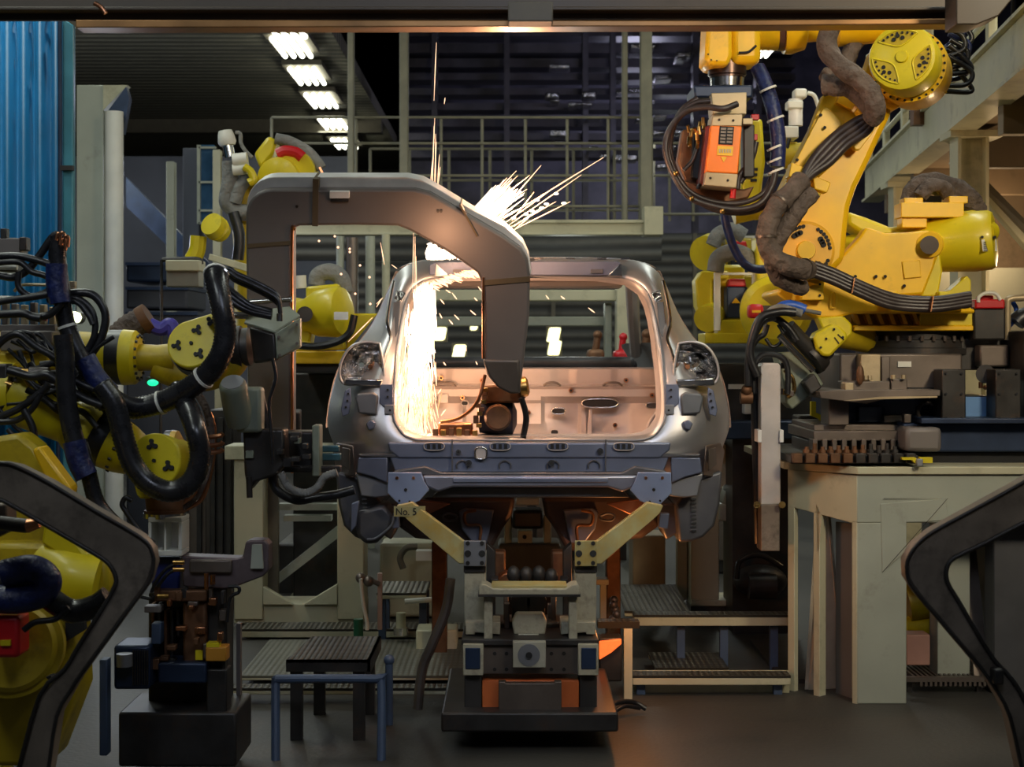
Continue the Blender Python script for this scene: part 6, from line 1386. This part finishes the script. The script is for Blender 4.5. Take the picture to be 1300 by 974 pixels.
r3 = thing('industrial_robot', 'yellow robot wrist reaching in below the large right robot', 'robot', P(1100, 470, 7.85))
MB().pp([(1038, 403), (1071, 401), (1082, 412), (1082, 424), (1069, 437), (1050, 430)], 7.60, .12).make('wrist_cover', M['lemon'], r3, bev=.01)
MB().pp([(1033, 429), (1036, 423), (1056, 412), (1064, 413), (1076, 424), (1075, 431), (1054, 453), (1045, 452), (1036, 443)], 7.52, .12).make('wrist_face', M['lemon'], r3, bev=.012)
for x, y in ((1059, 418), (1042, 441), (1070, 428), (1049, 430)): MB().cyl(P(x, y, 7.51), P(x, y, 7.6), .006, n=8).make('face_bolt', M['hole'], r3)
MB().cyl(P(1060, 425, 7.72), P(1098, 430, 7.9), .06, .07).make('forearm', M['oldyellow'], r3)
for k, (pts, r, m_n) in enumerate([([(962, 478), (952, 450), (958, 420), (968, 402), (990, 396), (1010, 397)], .020, 'black'), ([(950, 490), (950, 460), (956, 430), (968, 408), (984, 402)], .018, 'black'),
       ([(968, 410), (978, 396), (990, 391), (1004, 394), (1018, 398)], .020, 'gcloth'), ([(984, 395), (996, 388), (1008, 388), (1022, 393)], .024, 'brightblue'),
       ([(970, 402), (984, 404), (994, 410), (1004, 420), (1012, 432)], .018, 'black'), ([(972, 430), (980, 440), (990, 436), (994, 424), (988, 412)], .009, 'black'),
       ([(955, 440), (962, 430), (970, 424), (974, 412)], .014, 'black'), ([(1008, 392), (1022, 394), (1042, 398)], .010, 'gcloth')]):
    flex('gun_cable', pts, 7.44+.02*k, r, m_n, ['outer black cable left of the yellow wrist above the whitish bar', 'second black cable dropping to the whitish bar top', 'grey cable crest above the whitish bar gun', 'bright blue sleeved cable over the whitish bar gun',
         'black cable descending to the chrome rod', 'thin black cable curl left of the chrome rod', 'short black cable under the grey cable crest', 'thin grey cable reaching the yellow wrist face'][k], 'cable')

# ---------------------------------------------------------------- background robots right of the car
def bgrobot(px, py, Y, s, label, seed):
    """upright motor with white guard bars, seen right of the car"""
    rr = random.Random(seed)
    def q(dx, dy, y=Y): return (px+dx*s, py+dy*s)
    t = thing('industrial_robot', label, 'robot', P(px, py+70*s, Y))
    def pl(n, pts, y, d, m, bev=.006): return MB().pp([q(*p) for p in pts], y, d).make(n, M[m], t, bev=bev)
    pl('base_plate', [(-40, 55), (45, 55), (45, 68), (-40, 68)], Y-.05, .35, 'lemon')
    pl('motor_plinth', [(-18, 38), (20, 38), (26, 56), (-24, 56)], Y, .2, 'lemon')
    pl('side_frame', [(-52, -12), (-44, -24), (-10, -24), (-10, -14), (-30, -12), (-30, 30), (-40, 44), (-50, 20)], Y+.05, .2, 'lemon', .01)
    pl('rear_casting', [(-30, -20), (48, -20), (52, 56), (-36, 56)], Y+.25, .2, 'oldyellow', .02)
    pl('motor', [(-12, -4), (14, -4), (14, 36), (-12, 36)], Y, .16, 'navy', .008)
    pl('red_cap', [(-9, -14), (11, -14), (13, -4), (-11, -4)], Y, .14, 'red', .008)
    pl('warning_sign', [(-1, 10), (5, 17), (-6, 17)], Y-.01, .01, 'yellow', 0)
    for x in (-24, 24): MB().pp([q(x-4, -20), q(x+4, -20), q(x+4, 52), q(x-4, 52)], Y-.12, .04).make('guard_bar', M['white'], t, bev=.004)
    MB().pp([q(-28, -22), q(28, -22), q(28, -19), q(-28, -19)], Y-.12, .04).make('guard_top', M['white'], t)
    return t
t1 = bgrobot(935, 368, 9.4, 1.0, 'yellow robot with a red-capped motor behind white guard bars right of the car', 1)
MB().tube([P(908, 345, 9.3), P(912, 328, 9.3), P(930, 320, 9.3), P(948, 326, 9.3), P(955, 338, 9.3)], .05, n=12).make('grey_sleeve', M['gcloth'], t1, sm=80)
MB().pp([(900, 350), (912, 336), (946, 336), (946, 362), (900, 365)], 9.5, .2).make('top_housing', M['lemon'], t1, bev=.02)
MB().cyl(P(897, 405, 9.4), P(905, 400, 9.5), .08).make('round_cover', M['lemon'], t1)
t2 = bgrobot(938, 318, 10.6, .85, 'second yellow robot with a dark motor above the white-barred one', 2)
MB().tube([P(905, 312, 10.4), P(912, 298, 10.4), P(930, 292, 10.4), P(945, 300, 10.4)], .05, n=12).make('grey_sleeve', M['gcloth'], t2, sm=80)
MB().cyl(P(897, 322, 10.5), P(905, 318, 10.6), .12).make('round_cover', M['lemon'], t2)
t = thing('industrial_robot', 'yellow robot turning disc with a red connector behind the white-bar gun', 'robot', P(985, 430, 9.0))
MB().rev(P(985, 395, 8.9), P(985, 395, 9.3), [(0, .1), (0, .16), (.02, .18), (.04, .2), (.25, .21)], n=40).make('turning_disc', M['lemon'], t)
MB().pp([(960, 300), (985, 295), (1000, 340), (1005, 372), (962, 372)], 9.2, .2).make('lower_arm', M['lemon'], t, bev=.02)
MB().pb(951, 386, 970, 404, 8.75, .1).make('red_connector', M['red'], t, bev=.02); MB().pb(955, 394, 966, 397, 8.74, .01).make('label', M['yellow'], t)
MB().pb(965, 388, 992, 398, 8.8, .06).make('dark_bar', M['dark'], t)
flex('blue_black_cable', [(918, 258), (922, 285), (932, 315), (945, 335), (962, 342), (985, 340)], 8.6, .024, 'blue', 'blue-black cable hanging behind the orange spot gun', 'cable')
t = thing('dark_machine_base', 'dark navy machine base beneath the yellow robots right of the car', 'machine base', P(960, 560, 8.9))
MB().pb(905, 462, 1030, 535, 9.2, .5).make('block', M['dark'], t, bev=.01); MB().pb(910, 535, 1030, 558, 9.0, .6).make('plate', M['navy'], t, bev=.008)
MB().pb(925, 488, 945, 494, 9.18, .02).make('pale_label', M['gunrim'], t); MB().pb(945, 512, 965, 526, 9.1, .1).make('grey_box', M['gunrim'], t, bev=.006)
MB().pb(1014, 528, 1044, 543, 8.2, .2).make('dark_ledge', M['dark'], t, bev=.01)
MB().pp([(1030, 510), (1036, 510), (1036, 524), (1050, 530), (1052, 540), (1044, 540), (1040, 532), (1030, 528)], 8.0, .04).make('yellow_hook', M['lemon'], t)
MB().box((P(930, 0, 9.1).x, 9.1, 0), (P(1010, 0, 9.1).x, 9.5, P(0, 558, 9.1).z)).make('support', M['dark'], t)
# robot with white valves behind the orange gun
t = thing('industrial_robot', 'yellow-green robot carrying white valves behind the orange spot gun', 'robot', P(970, 290, 9.0))
MB().pp([(940, 150), (968, 150), (972, 205), (964, 268), (938, 270), (944, 205)], 9.0, .2).make('upright_arm', M['lemon'], t, bev=.02)
for k in range(3): MB().pb(954-k*.5, 213+k*7, 962-k*.5, 216.5+k*7, 8.99, .02).make('black_print', M['hole'], t)
MB().rev(P(985, 200, 9.0), P(1020, 196, 9.0), [(0, .06), (.02, .07), (.16, .07), (.18, .05)]).make('motor', M['oldyellow'], t)
MB().pb(998, 180, 1012, 192, 9.0, .1).make('neck', M['lemon'], t); MB().pb(986, 160, 1014, 175, 8.95, .16).make('white_box', M['white'], t, bev=.006)
MB().cyl(P(1010, 160, 9.0), P(1010, 126, 9.0), .04).make('valve_column', M['gunrim'], t); MB().pb(1000, 127, 1020, 138, 8.95, .1).make('valve_block', M['white'], t, bev=.01)
MB().pb(1009, 112, 1025, 124, 8.95, .1).make('valve_head', M['white'], t, bev=.012); MB().tube(PT([(1025, 118), (1034, 122), (1040, 140), (1042, 152)], 8.98), .012).make('white_tube', M['white'], t)
MB().tube(PT([(1002, 176), (1000, 190), (1006, 210), (1008, 230)], 8.95), .010).make('cable', M['black'], t)
MB().tube([P(930, 268, 9.1), P(960, 262, 9.1), P(985, 266, 9.1), P(1010, 290, 9.1)], .08, n=14).make('forearm', M['oldyellow'], t)
for k in range(7): MB().ball(P(990+R.random()*40, 150+R.random()*90, 9.05), .016+R.random()*.012).make('pneumatic_fitting', M[R.choice(['greybox', 'white', 'gunrim'])], t)

# ---------------------------------------------------------------- gantry walkway at the upper right
g = thing('gantry_walkway', 'cream steel gantry walkway slanting into the distance at upper right', 'gantry', P(1200, 250, 10))
d_ = V((.111, 1, 0)); g0 = V((2.53, 8.13, 3.0))
def gp(Y, off=0.0, z=3.0): return V((2.53+.111*(Y-8.13)+off, Y, z))
MB().prism([gp(6.2), gp(14.4), gp(14.4, .08), gp(6.2, .08)], (0, 0, .27)).make('edge_girder', M['cream'], g, bev=.006)
MB().prism([gp(6.2, -.03, 3.27), gp(14.4, -.03, 3.27), gp(14.4, .12, 3.27), gp(6.2, .12, 3.27)], (0, 0, .02)).make('top_flange', M['cream'], g)
MB().prism([gp(6.2, -.03, 2.98), gp(14.4, -.03, 2.98), gp(14.4, .14, 2.98), gp(6.2, .14, 2.98)], (0, 0, .02)).make('bottom_flange', M['cream'], g)
MB().prism([gp(6.2, .1, 3.02), gp(14.4, .1, 3.02), gp(14.4, 4.5, 3.02), gp(6.2, 4.5, 3.02)], (0, 0, .03)).make('deck', M['beigewall'], g)
for Y in (7.2, 8.6, 10.2, 12.0, 13.6):
    MB().box((gp(Y).x+.1, Y, 2.82), (gp(Y).x+4.3, Y+.1, 3.02)).make('cross_joist', M['beigewall'], g, bev=.004)
for Y in (9.6, 12.6):
    x = gp(Y).x; z0 = 2.62 if Y < 10 else 2.7
    MB().box((x-.02, Y, 2.94), (x+.30, Y+.25, 2.98)).make('cap_plate', M['cream'], g)
    MB().box((x+.03, Y+.02, .9), (x+.05, Y+.2, 2.94)).box((x+.05, Y+.1, .9), (x+.2, Y+.12, 2.94)).box((x+.2, Y+.02, .9), (x+.22, Y+.2, 2.94)).make('support_post', M['cream'], g)
    MB().box((x+.0, Y, 0), (x+.25, Y+.22, .9)).make('post_base', M['cream'], g)
for k, Y in enumerate((6.6, 7.5, 8.5, 9.6, 10.7, 11.9, 13.0, 14.2)):
    MB().box((gp(Y).x, Y, 3.29), (gp(Y).x+.05, Y+.06, 4.3)).make('railing_post', M['cream'], g, bev=.004)
for z in (3.45, 3.85, 4.28): MB().cyl(gp(6.2, .02, z), gp(14.4, .02, z), .02, n=8).make('rail', M['cream'], g)
MB().pb(1160, 128, 1178, 158, 10.8, .1).make('toe_board', M['rust'], g)
MB().prism([P(1209, 205, 9.9), P(1222, 196, 9.9), P(1400, 400, 9.3), P(1400, 425, 9.3)], (0, .1, 0)).make('diagonal_brace', M['cream'], g, bev=.006)
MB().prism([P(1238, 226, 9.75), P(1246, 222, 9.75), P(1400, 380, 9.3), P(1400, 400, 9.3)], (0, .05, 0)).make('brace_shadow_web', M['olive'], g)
MB().pb(1210, 186, 1420, 345, 12.5, .1).make('back_sheet', M['beigewall'], g)
for y in (205, 218): MB().pb(1200, y, 1420, y+4, 12.4, .08).make('back_rail', mat('amber_brown_rail', (.25, .16, .08), .5), g)
MB().pb(1186, 340, 1420, 420, 12.2, .1).make('lower_sheet', M['paleg'], g)
t = thing('stair_unit', 'dark unit with red and black items standing on the gantry', 'control unit', P(1150, 150, 12.2))
MB().pb(1152, 122, 1170, 150, 12.2, .2).make('cabinet', M['gunrim'], t, bev=.01); MB().pb(1160, 128, 1166, 142, 12.15, .1).make('red_part', M['red'], t); MB().pb(1152, 140, 1158, 150, 12.15, .1).make('black_part', M['dark'], t)

# ---------------------------------------------------------------- background robot left, above and through the big gun
t = thing('industrial_robot', 'blurred yellow robot with white tool changer behind the big gun top', 'robot', P(350, 330, 9.6))
MB().pp([(322, 195), (340, 172), (352, 178), (346, 198), (330, 215)], 9.6, .15).make('upper_link', M['lemon'], t, bev=.02)
MB().rev(P(352, 226, 9.4), P(360, 222, 9.7), [(0, .03), (0, .06), (.02, .12), (.12, .12), (.16, .09), (.3, .09)], n=36).make('turning_joint', M['lemon'], t)
MB().rev(P(372, 218, 9.5), P(380, 216, 9.8), [(0, .08), (0, .13), (.06, .13)], n=36).make('second_ring', M['lemon'], t)
MB().pb(394, 210, 402, 230, 9.6, .1).make('lug', M['lemon'], t, bev=.01)
MB().tube(PT([(352, 196), (362, 192), (376, 194), (384, 200)], 9.5), .035).make('red_cable_head', M['red'], t)
MB().tube(PT([(350, 176), (368, 180), (390, 192), (402, 205), (408, 214)], 9.6), .035).make('grey_sleeve', M['gcloth'], t, sm=80)
MB().rev(P(286, 166, 9.5), P(289, 184, 9.5), [(0, .02), (0, .04), (.03, .05), (.07, .055), (.09, .045)]).make('white_cap', M['white'], t)
MB().cyl(P(289, 184, 9.5), P(292, 200, 9.5), .032).make('chrome_neck', M['chrome'], t)
MB().cyl(P(296, 204, 9.45), P(314, 202, 9.45), .042).make('white_cylinder', M['white'], t); MB().cyl(P(296, 216, 9.45), P(316, 214, 9.45), .035).make('white_cylinder', M['white'], t)
MB().tube(PT([(299, 168), (305, 170), (306, 182), (312, 192), (320, 200)], 9.5), .012).make('wire_loop', M['gcloth'], t)
MB().tube(PT([(292, 205), (292, 230), (288, 255), (296, 265), (310, 270), (326, 268)], 9.5), .05).make('grey_hose', M['gcloth'], t, sm=80)
MB().tube(PT([(316, 222), (304, 240), (298, 258)], 9.48), .04).make('grey_hose', M['gcloth'], t, sm=80)
MB().tube(PT([(310, 212), (318, 218), (322, 228), (316, 232)], 9.4), .025).make('yellow_hook', M['lemon'], t)
MB().tube([P(330, 230, 9.65), P(318, 245, 9.65), P(312, 260, 9.65), P(316, 330, 9.65), P(316, 420, 9.65)], .09, n=14).make('lower_arm', M['oldyellow'], t)
MB().rev(P(268, 284, 9.3), P(282, 296, 9.4), [(0, .03), (0, .07), (.05, .075), (.06, .065), (.07, .075), (.12, .06)], n=28).make('wrist_joint', M['lemon'], t)
MB().tube(PT([(252, 300), (250, 318), (244, 330)], 9.4), .05).make('wrist_end', M['lemon'], t)
MB().tube(PT([(296, 270), (304, 300), (302, 330)], 9.45), .035).make('dark_hose', M['black'], t, sm=80)
MB().prism([P(266, 322, 9.3), P(316, 336, 9.3), P(316, 346, 9.3), P(264, 330, 9.3)], (0, .08, 0)).make('cream_bar', M['cream'], t, bev=.005)
# yellow motor robot in the gun opening
t = thing('industrial_robot', 'yellow robot with round balancer seen through the welding gun opening', 'robot', P(410, 468, 9.2))
MB().rev(P(372, 402, 9.3), P(447, 394, 9.15), [(0, .09), (.10, .10), (.17, .135), (.30, .15), (.335, .14), (.35, .09)], n=36).make('balancer', M['lemon'], t)
MB().pp([(366, 376), (388, 380), (388, 364), (430, 360), (430, 378), (400, 400), (390, 452), (366, 452)], 9.25, .2).make('casting', M['lemon'], t, bev=.015)
MB().cyl(P(387, 399, 9.0), P(387, 399, 9.2), .045).make('pivot_pin', M['dark'], t)
MB().pb(424, 396, 442, 406, 8.98, .01).make('rating_plate', M['gunrim'], t)
MB().pp([(366, 430), (400, 436), (420, 436), (436, 428), (438, 444), (366, 448)], 9.2, .1).make('lower_casting', M['oldyellow'], t, bev=.01)
MB().tube(PT([(372, 438), (400, 440), (428, 434), (444, 422), (450, 400)], 9.0), .022).make('cable', M['black'], t)
MB().pb(360, 446, 460, 462, 9.1, .4).make('base_flange', M['yellow'], t, bev=.006); MB().pb(440, 398, 482, 450, 9.3, .3).make('side_block', M['lemon'], t, bev=.01)
MB().pb(366, 462, 462, 474, 9.15, 1.2).make('turntable', M['dark'], t, bev=.01)
MB().box((P(372, 0, 9.95).x, 9.95, 0), (P(432, 0, 9.95).x, 10.35, P(0, 474, 9.95).z)).make('pedestal', M['dark'], t, bev=.01)
MB().tube([P(402, 362, 9.4), P(404, 350, 9.4), P(418, 345, 9.4), P(432, 352, 9.4), P(438, 372, 9.4)], .05, n=12).make('grey_sleeve', M['gcloth'], t, sm=80)
MB().cyl(P(382, 366, 9.3), P(381, 350, 9.3), .035).make('white_cap', M['white'], t)
# ---------------------------------------------------------------- sparks
def streak(m, a, b, r):
    a, b = V(a), V(b); mid = a.lerp(b, .6)
    return m.tube([a, mid, b], r, n=5, sm=1, taper=lambda t: .25+.75*math.sin(PI*min(1, t*.9+.05)))
RS = random.Random(21)
def ind(n, lst, label, grp, m='spark', r=.0022):
    for (x0, y0, x1, y1, Y) in lst:
        streak(MB(), P(x0, y0, Y), P(x1, y1, Y+RS.uniform(-.05, .1)), r).make(n, M[m], None, label, 'spark', grp, sm=80)
# upward streaks
ind('spark', [(548, 240, 552, 150, 6.9), (551, 128, 554, 54, 6.9)], 'long bright spark streak shooting straight up above the gun', 'vertical sparks above the gun', 'spark', .0022)
ind('spark', [(551, 242, 554, 180, 6.9), (546, 238, 550, 196, 6.9), (555, 240, 558, 196, 6.9), (553, 236, 553, 170, 6.95), (556, 236, 559, 212, 6.9), (564, 132, 565, 124, 6.9), (549, 235, 551, 160, 6.93)],
    'bright spark streak shooting straight up above the gun', 'vertical sparks above the gun', 'spark', .0022)
ind('spark', [(524, 372, 525, 296, 6.4), (527, 376, 527, 300, 6.4), (529, 372, 528, 325, 6.42)], 'thin vertical spark line in front of the left car pillar', 'vertical spark lines at the pillar', 'spark', .0016)
# diagonal fan to the upper right
fan = []
o = (590, 285)
for k in range(30):
    a = math.radians(RS.uniform(30, 50)); s0 = RS.uniform(20, 52); L = RS.uniform(25, 62)
    x0, y0 = 588+s0*math.cos(a)*.9, 292-s0*math.sin(a)
    fan.append((x0, y0, x0+L*math.cos(a), y0-L*math.sin(a), 6.95+RS.uniform(-.1, .2)))
fan += [(628, 285, 766, 200, 6.95), (640, 290, 738, 222, 6.95), (650, 293, 724, 256, 6.95), (640, 284, 704, 238, 6.95), (646, 290, 706, 256, 6.95), (630, 276, 687, 210, 6.9), (652, 288, 690, 262, 6.95), (650, 280, 678, 244, 6.95), (655, 290, 672, 276, 6.95)]
ind('spark', fan, 'bright spark streak flying to the upper right over the gun bend', 'spark fan over the gun bend', 'spark', .0030)
core = MB()
for k in range(220):
    a = math.radians(RS.gauss(42, 6)); s0 = RS.uniform(0, 40); L = RS.uniform(15, 48)
    x0, y0 = 596+RS.uniform(-6, 22)+s0*math.cos(a)*.6, 282+RS.uniform(-8, 8)-s0*math.sin(a)*.6
    streak(core, P(x0, y0, 6.95), P(x0+L*math.cos(a), y0-L*math.sin(a), 6.98+RS.uniform(-.1, .2)), .004)
core.make('spark_burst', M['sparkhot'], None, 'dense white-hot burst of sparks leaping over the gun bend', 'sparks', kind='stuff', sm=80)
# weld point under the gun
core = MB()
for k in range(420):
    a = math.radians(RS.uniform(-12, 100)); L = RS.uniform(6, 22)
    x0 = 541+abs(RS.gauss(0, 13)); y0 = 330-abs(RS.gauss(0, 1))*(7-(x0-541)*.12)
    if x0 > 584: continue
    streak(core, P(x0, y0, 6.93), P(x0+L*.7*math.cos(a)*.4, max(308+(x0-541)*.45, y0-L*.5*abs(math.sin(a))), 6.9+RS.uniform(-.15, .12)), .005)
core.make('weld_burst', M['sparkhot'], None, 'blinding white weld burst where the gun frame meets the car roof', 'sparks', kind='stuff', sm=80)
# shower falling behind the left pillar
sh = MB(); lowm = MB()
for k in range(1900):
    t = RS.random()
    x = 541 - 20*t + RS.gauss(0, 6 + 6*t) if t < .75 else 524 + RS.gauss(0, 13)
    y = 358 + 190*t
    lim = 520-(y-358)*.10
    x = max(x, 508 if y > 420 else 526-(y-360)*.28)
    if x > 553: continue
    L = RS.uniform(8, 30)
    sp = (x-528)*.18*t
    if y+L > 556: L = 556-y
    if y > 455 + RS.uniform(-45, 45) and RS.random() < .45: continue
    streak(sh if y < 455 + RS.uniform(-45, 45) else lowm, P(x, y, 7.1+RS.uniform(-.12, .25)), P(x+sp+RS.uniform(-2, 2), y+L, 7.12), RS.uniform(.0014, .0034))
sh.make('spark_shower', M['sparkhot'], None, 'dense curtain of white-hot sparks falling inside the left hatch edge', 'sparks', kind='stuff', sm=80)
lowm.make('spark_spray', M['spark'], None, 'orange filaments of sparks spraying down at the lower left hatch corner', 'sparks', kind='stuff', sm=80)
sh = MB()
for k in range(150):
    t = k/150; x = 546+t*66; y = 360-16*math.sin(t*PI*.5)+RS.uniform(-3, 4)
    a = math.radians(RS.uniform(5, 50)); L = RS.uniform(4, 15)
    streak(sh, P(x, y, 7.2), P(x+L*math.cos(a), y+L*math.sin(a)*.7, 7.15), RS.uniform(.0018, .004))
sh.make('header_sparks', M['spark'], None, 'row of short sparks skimming under the hatch header', 'sparks', kind='stuff', sm=80)
# individual droplets
lab = {'a': ('small orange spark drifting inside the welding gun opening', 'drifting sparks in the gun opening'), 'b': ('small spark falling inside the car hatch opening', 'falling sparks in the hatch'),
       'c': ('spark streak spraying at the foot of the spark curtain', 'sparks at the foot of the curtain'), 'd': ('bright droplet among the upper right spark fan', 'droplets in the spark fan')}
A_ = [(405, 306), (425, 300), (429, 314), (444, 316), (444, 320), (469, 352), (433, 348), (457, 337), (451, 373), (470, 386)]
for x, y in A_: MB().ball(P(x, y, 6.9), .005, (1, 1, 1)).make('spark', M['spark'], None, lab['a'][0], 'spark', lab['a'][1])
ind('spark', [(483, 308, 488, 336, 6.9), (497, 336, 504, 341, 6.9), (478, 390, 484, 380, 6.9), (442, 434, 473, 403, 6.9), (478, 386, 486, 378, 6.9)], 'orange spark streak between the gun frame and the car shoulder', 'streaks beside the car shoulder', 'spark', .0022)
ind('spark', [(559, 380, 564, 386, 7.2), (597, 394, 604, 400, 7.2), (577, 400, 583, 406, 7.2), (558, 398, 561, 404, 7.2), (602, 378, 606, 382, 7.2), (550, 395, 553, 404, 7.2), (563, 460, 566, 464, 7.2), (604, 459, 606, 463, 7.2), (607, 364, 612, 370, 7.2), (566, 368, 572, 372, 7.2), (590, 438, 592, 446, 7.2),
            (693, 375, 697, 380, 7.3), (712, 376, 717, 380, 7.3), (747, 391, 755, 397, 7.3), (560, 528, 566, 520, 7.2), (556, 500, 560, 494, 7.2), (570, 406, 575, 412, 7.2), (574, 372, 580, 380, 7.2)], lab['b'][0], lab['b'][1], 'spark', .0035)
foot = []
for k in range(60):
    a = math.radians(RS.uniform(-165, -15) if k % 2 else RS.uniform(60, 120)); L = RS.uniform(10, 34); x0, y0 = 530+RS.gauss(0, 12), 545-RS.random()*70
    x1, y1 = x0+L*.45*math.cos(a), y0-L*abs(math.sin(a))
    if x1 < 508: x1 = 508+RS.random()*4
    foot.append((max(x0, 507), y0, x1, y1, 7.12))
ind('spark', foot, lab['c'][0], lab['c'][1], 'spark2', .0028)
for x, y in ((682, 254), (694, 259), (706, 246), (688, 264), (676, 268), (716, 258), (652, 277), (668, 272)): MB().ball(P(x, y, 6.95), .007, (1.6, 1, .9)).make('spark', M['sparkhot'], None, lab['d'][0], 'spark', lab['d'][1])
MB().obox(P(408, 217, 7.0), (.008, 0, -.016), (0, .004, 0), (.004, 0, .002)).make('spark', M['spark2'], None, 'single red spark just above the top left of the gun frame', 'spark')
# ---------------------------------------------------------------- small pieces hang on the part they belong to
RULES = {'bolt_pocket': 'wrist_cap', 'centre_hole': 'wrist_cap', 'tip_bolt': 'wrist_cap', 'ring_bolts': 'wrist_ring', 'pocket_rim': 'elbow_cap', 'pocket_floor': 'elbow_cap', 'pocket_bolts': 'elbow_cap', 'elbow_boss': 'elbow_cap',
 'flange_bolts': 'elbow_flange', 'joint_bolts': 'lower_joint_cap', 'joint_boss': 'lower_joint_cap', 'cover_bolt': 'arm_cover', 'wall_bolt': 'side_wall', 'bearing_bolts': 'turntable_bearing', 'bracket_bolt': 'hose_bracket',
 'plate_text': 'rating_plate', 'wrist_screw': 'wrist_cover', 'bundle_tie': 'cable_bundle', 'label_field': 'black_data_label', 'sticker_print': 'amber_sticker', 'case_screw': 'orange_case', 'plate_hole': 'end_plate', 'bracket_hole': 'hinge_bracket',
 'strip_hole': 'side_strip', 'vent_window': 'side_vent_panel', 'housing_rungs': 'wheel_housing', 'slot_tooth': 'latch_slot', 'latch_slot_rim': 'latch_slot', 'oval_opening_rim': 'oval_opening', 'round_opening_rim': 'round_opening', 'stud_hole': 'stud',
 'pocket_lip': 'tail_lamp_pocket', 'lamp_boss': 'tail_lamp_pocket', 'lamp_socket': 'tail_lamp_pocket', 'cover_rib': 'canister_cover', 'panel_hole': 'rear_panel_lower', 'hole_rim': 'rear_panel_lower', 'arch_bead': 'rear_panel_lower',
 'box_cover': 'end_box', 'locating_pin': 'target_plate', 'ring': 'target_plate', 'cover_screw': 'front_cover', 'cable_gland': 'front_cover', 'motor_cap': 'motor_body', 'face_bolt': 'wrist_face', 'post_bolt': 'dark_post', 'comb_tooth': 'comb_plate',
 'cooling_fin': 'ribbed_motor', 'cable_tie': 'sleeve', 'sleeve_tie': 'fabric_sleeve', 'red_cap': 'motor', 'warning_sign': 'motor', 'tray_lining': 'cross_tray', 'tray_edge': 'cross_tray', 'weld_seam': 'knee_gusset', 'bracket_window': 'bracket_arm', 'latch_tongue': 'latch_body'}
def stemn(n): return n.split('.')[0]
for o in [o for o in bpy.data.objects if o.parent is None and o.type == 'EMPTY']:
    kids = list(o.children); by = {}
    for k in kids: by.setdefault(stemn(k.name), []).append(k)
    for k in kids:
        want = RULES.get(stemn(k.name))
        if want and want in by and k.type == 'MESH':
            def mid(q): return sum((V(c) for c in q.bound_box), V((0, 0, 0)))/8
            best = min(by[want], key=lambda q: (mid(q)-mid(k)).length)
            if best is not k and stemn(best.name) not in RULES: k.parent = best
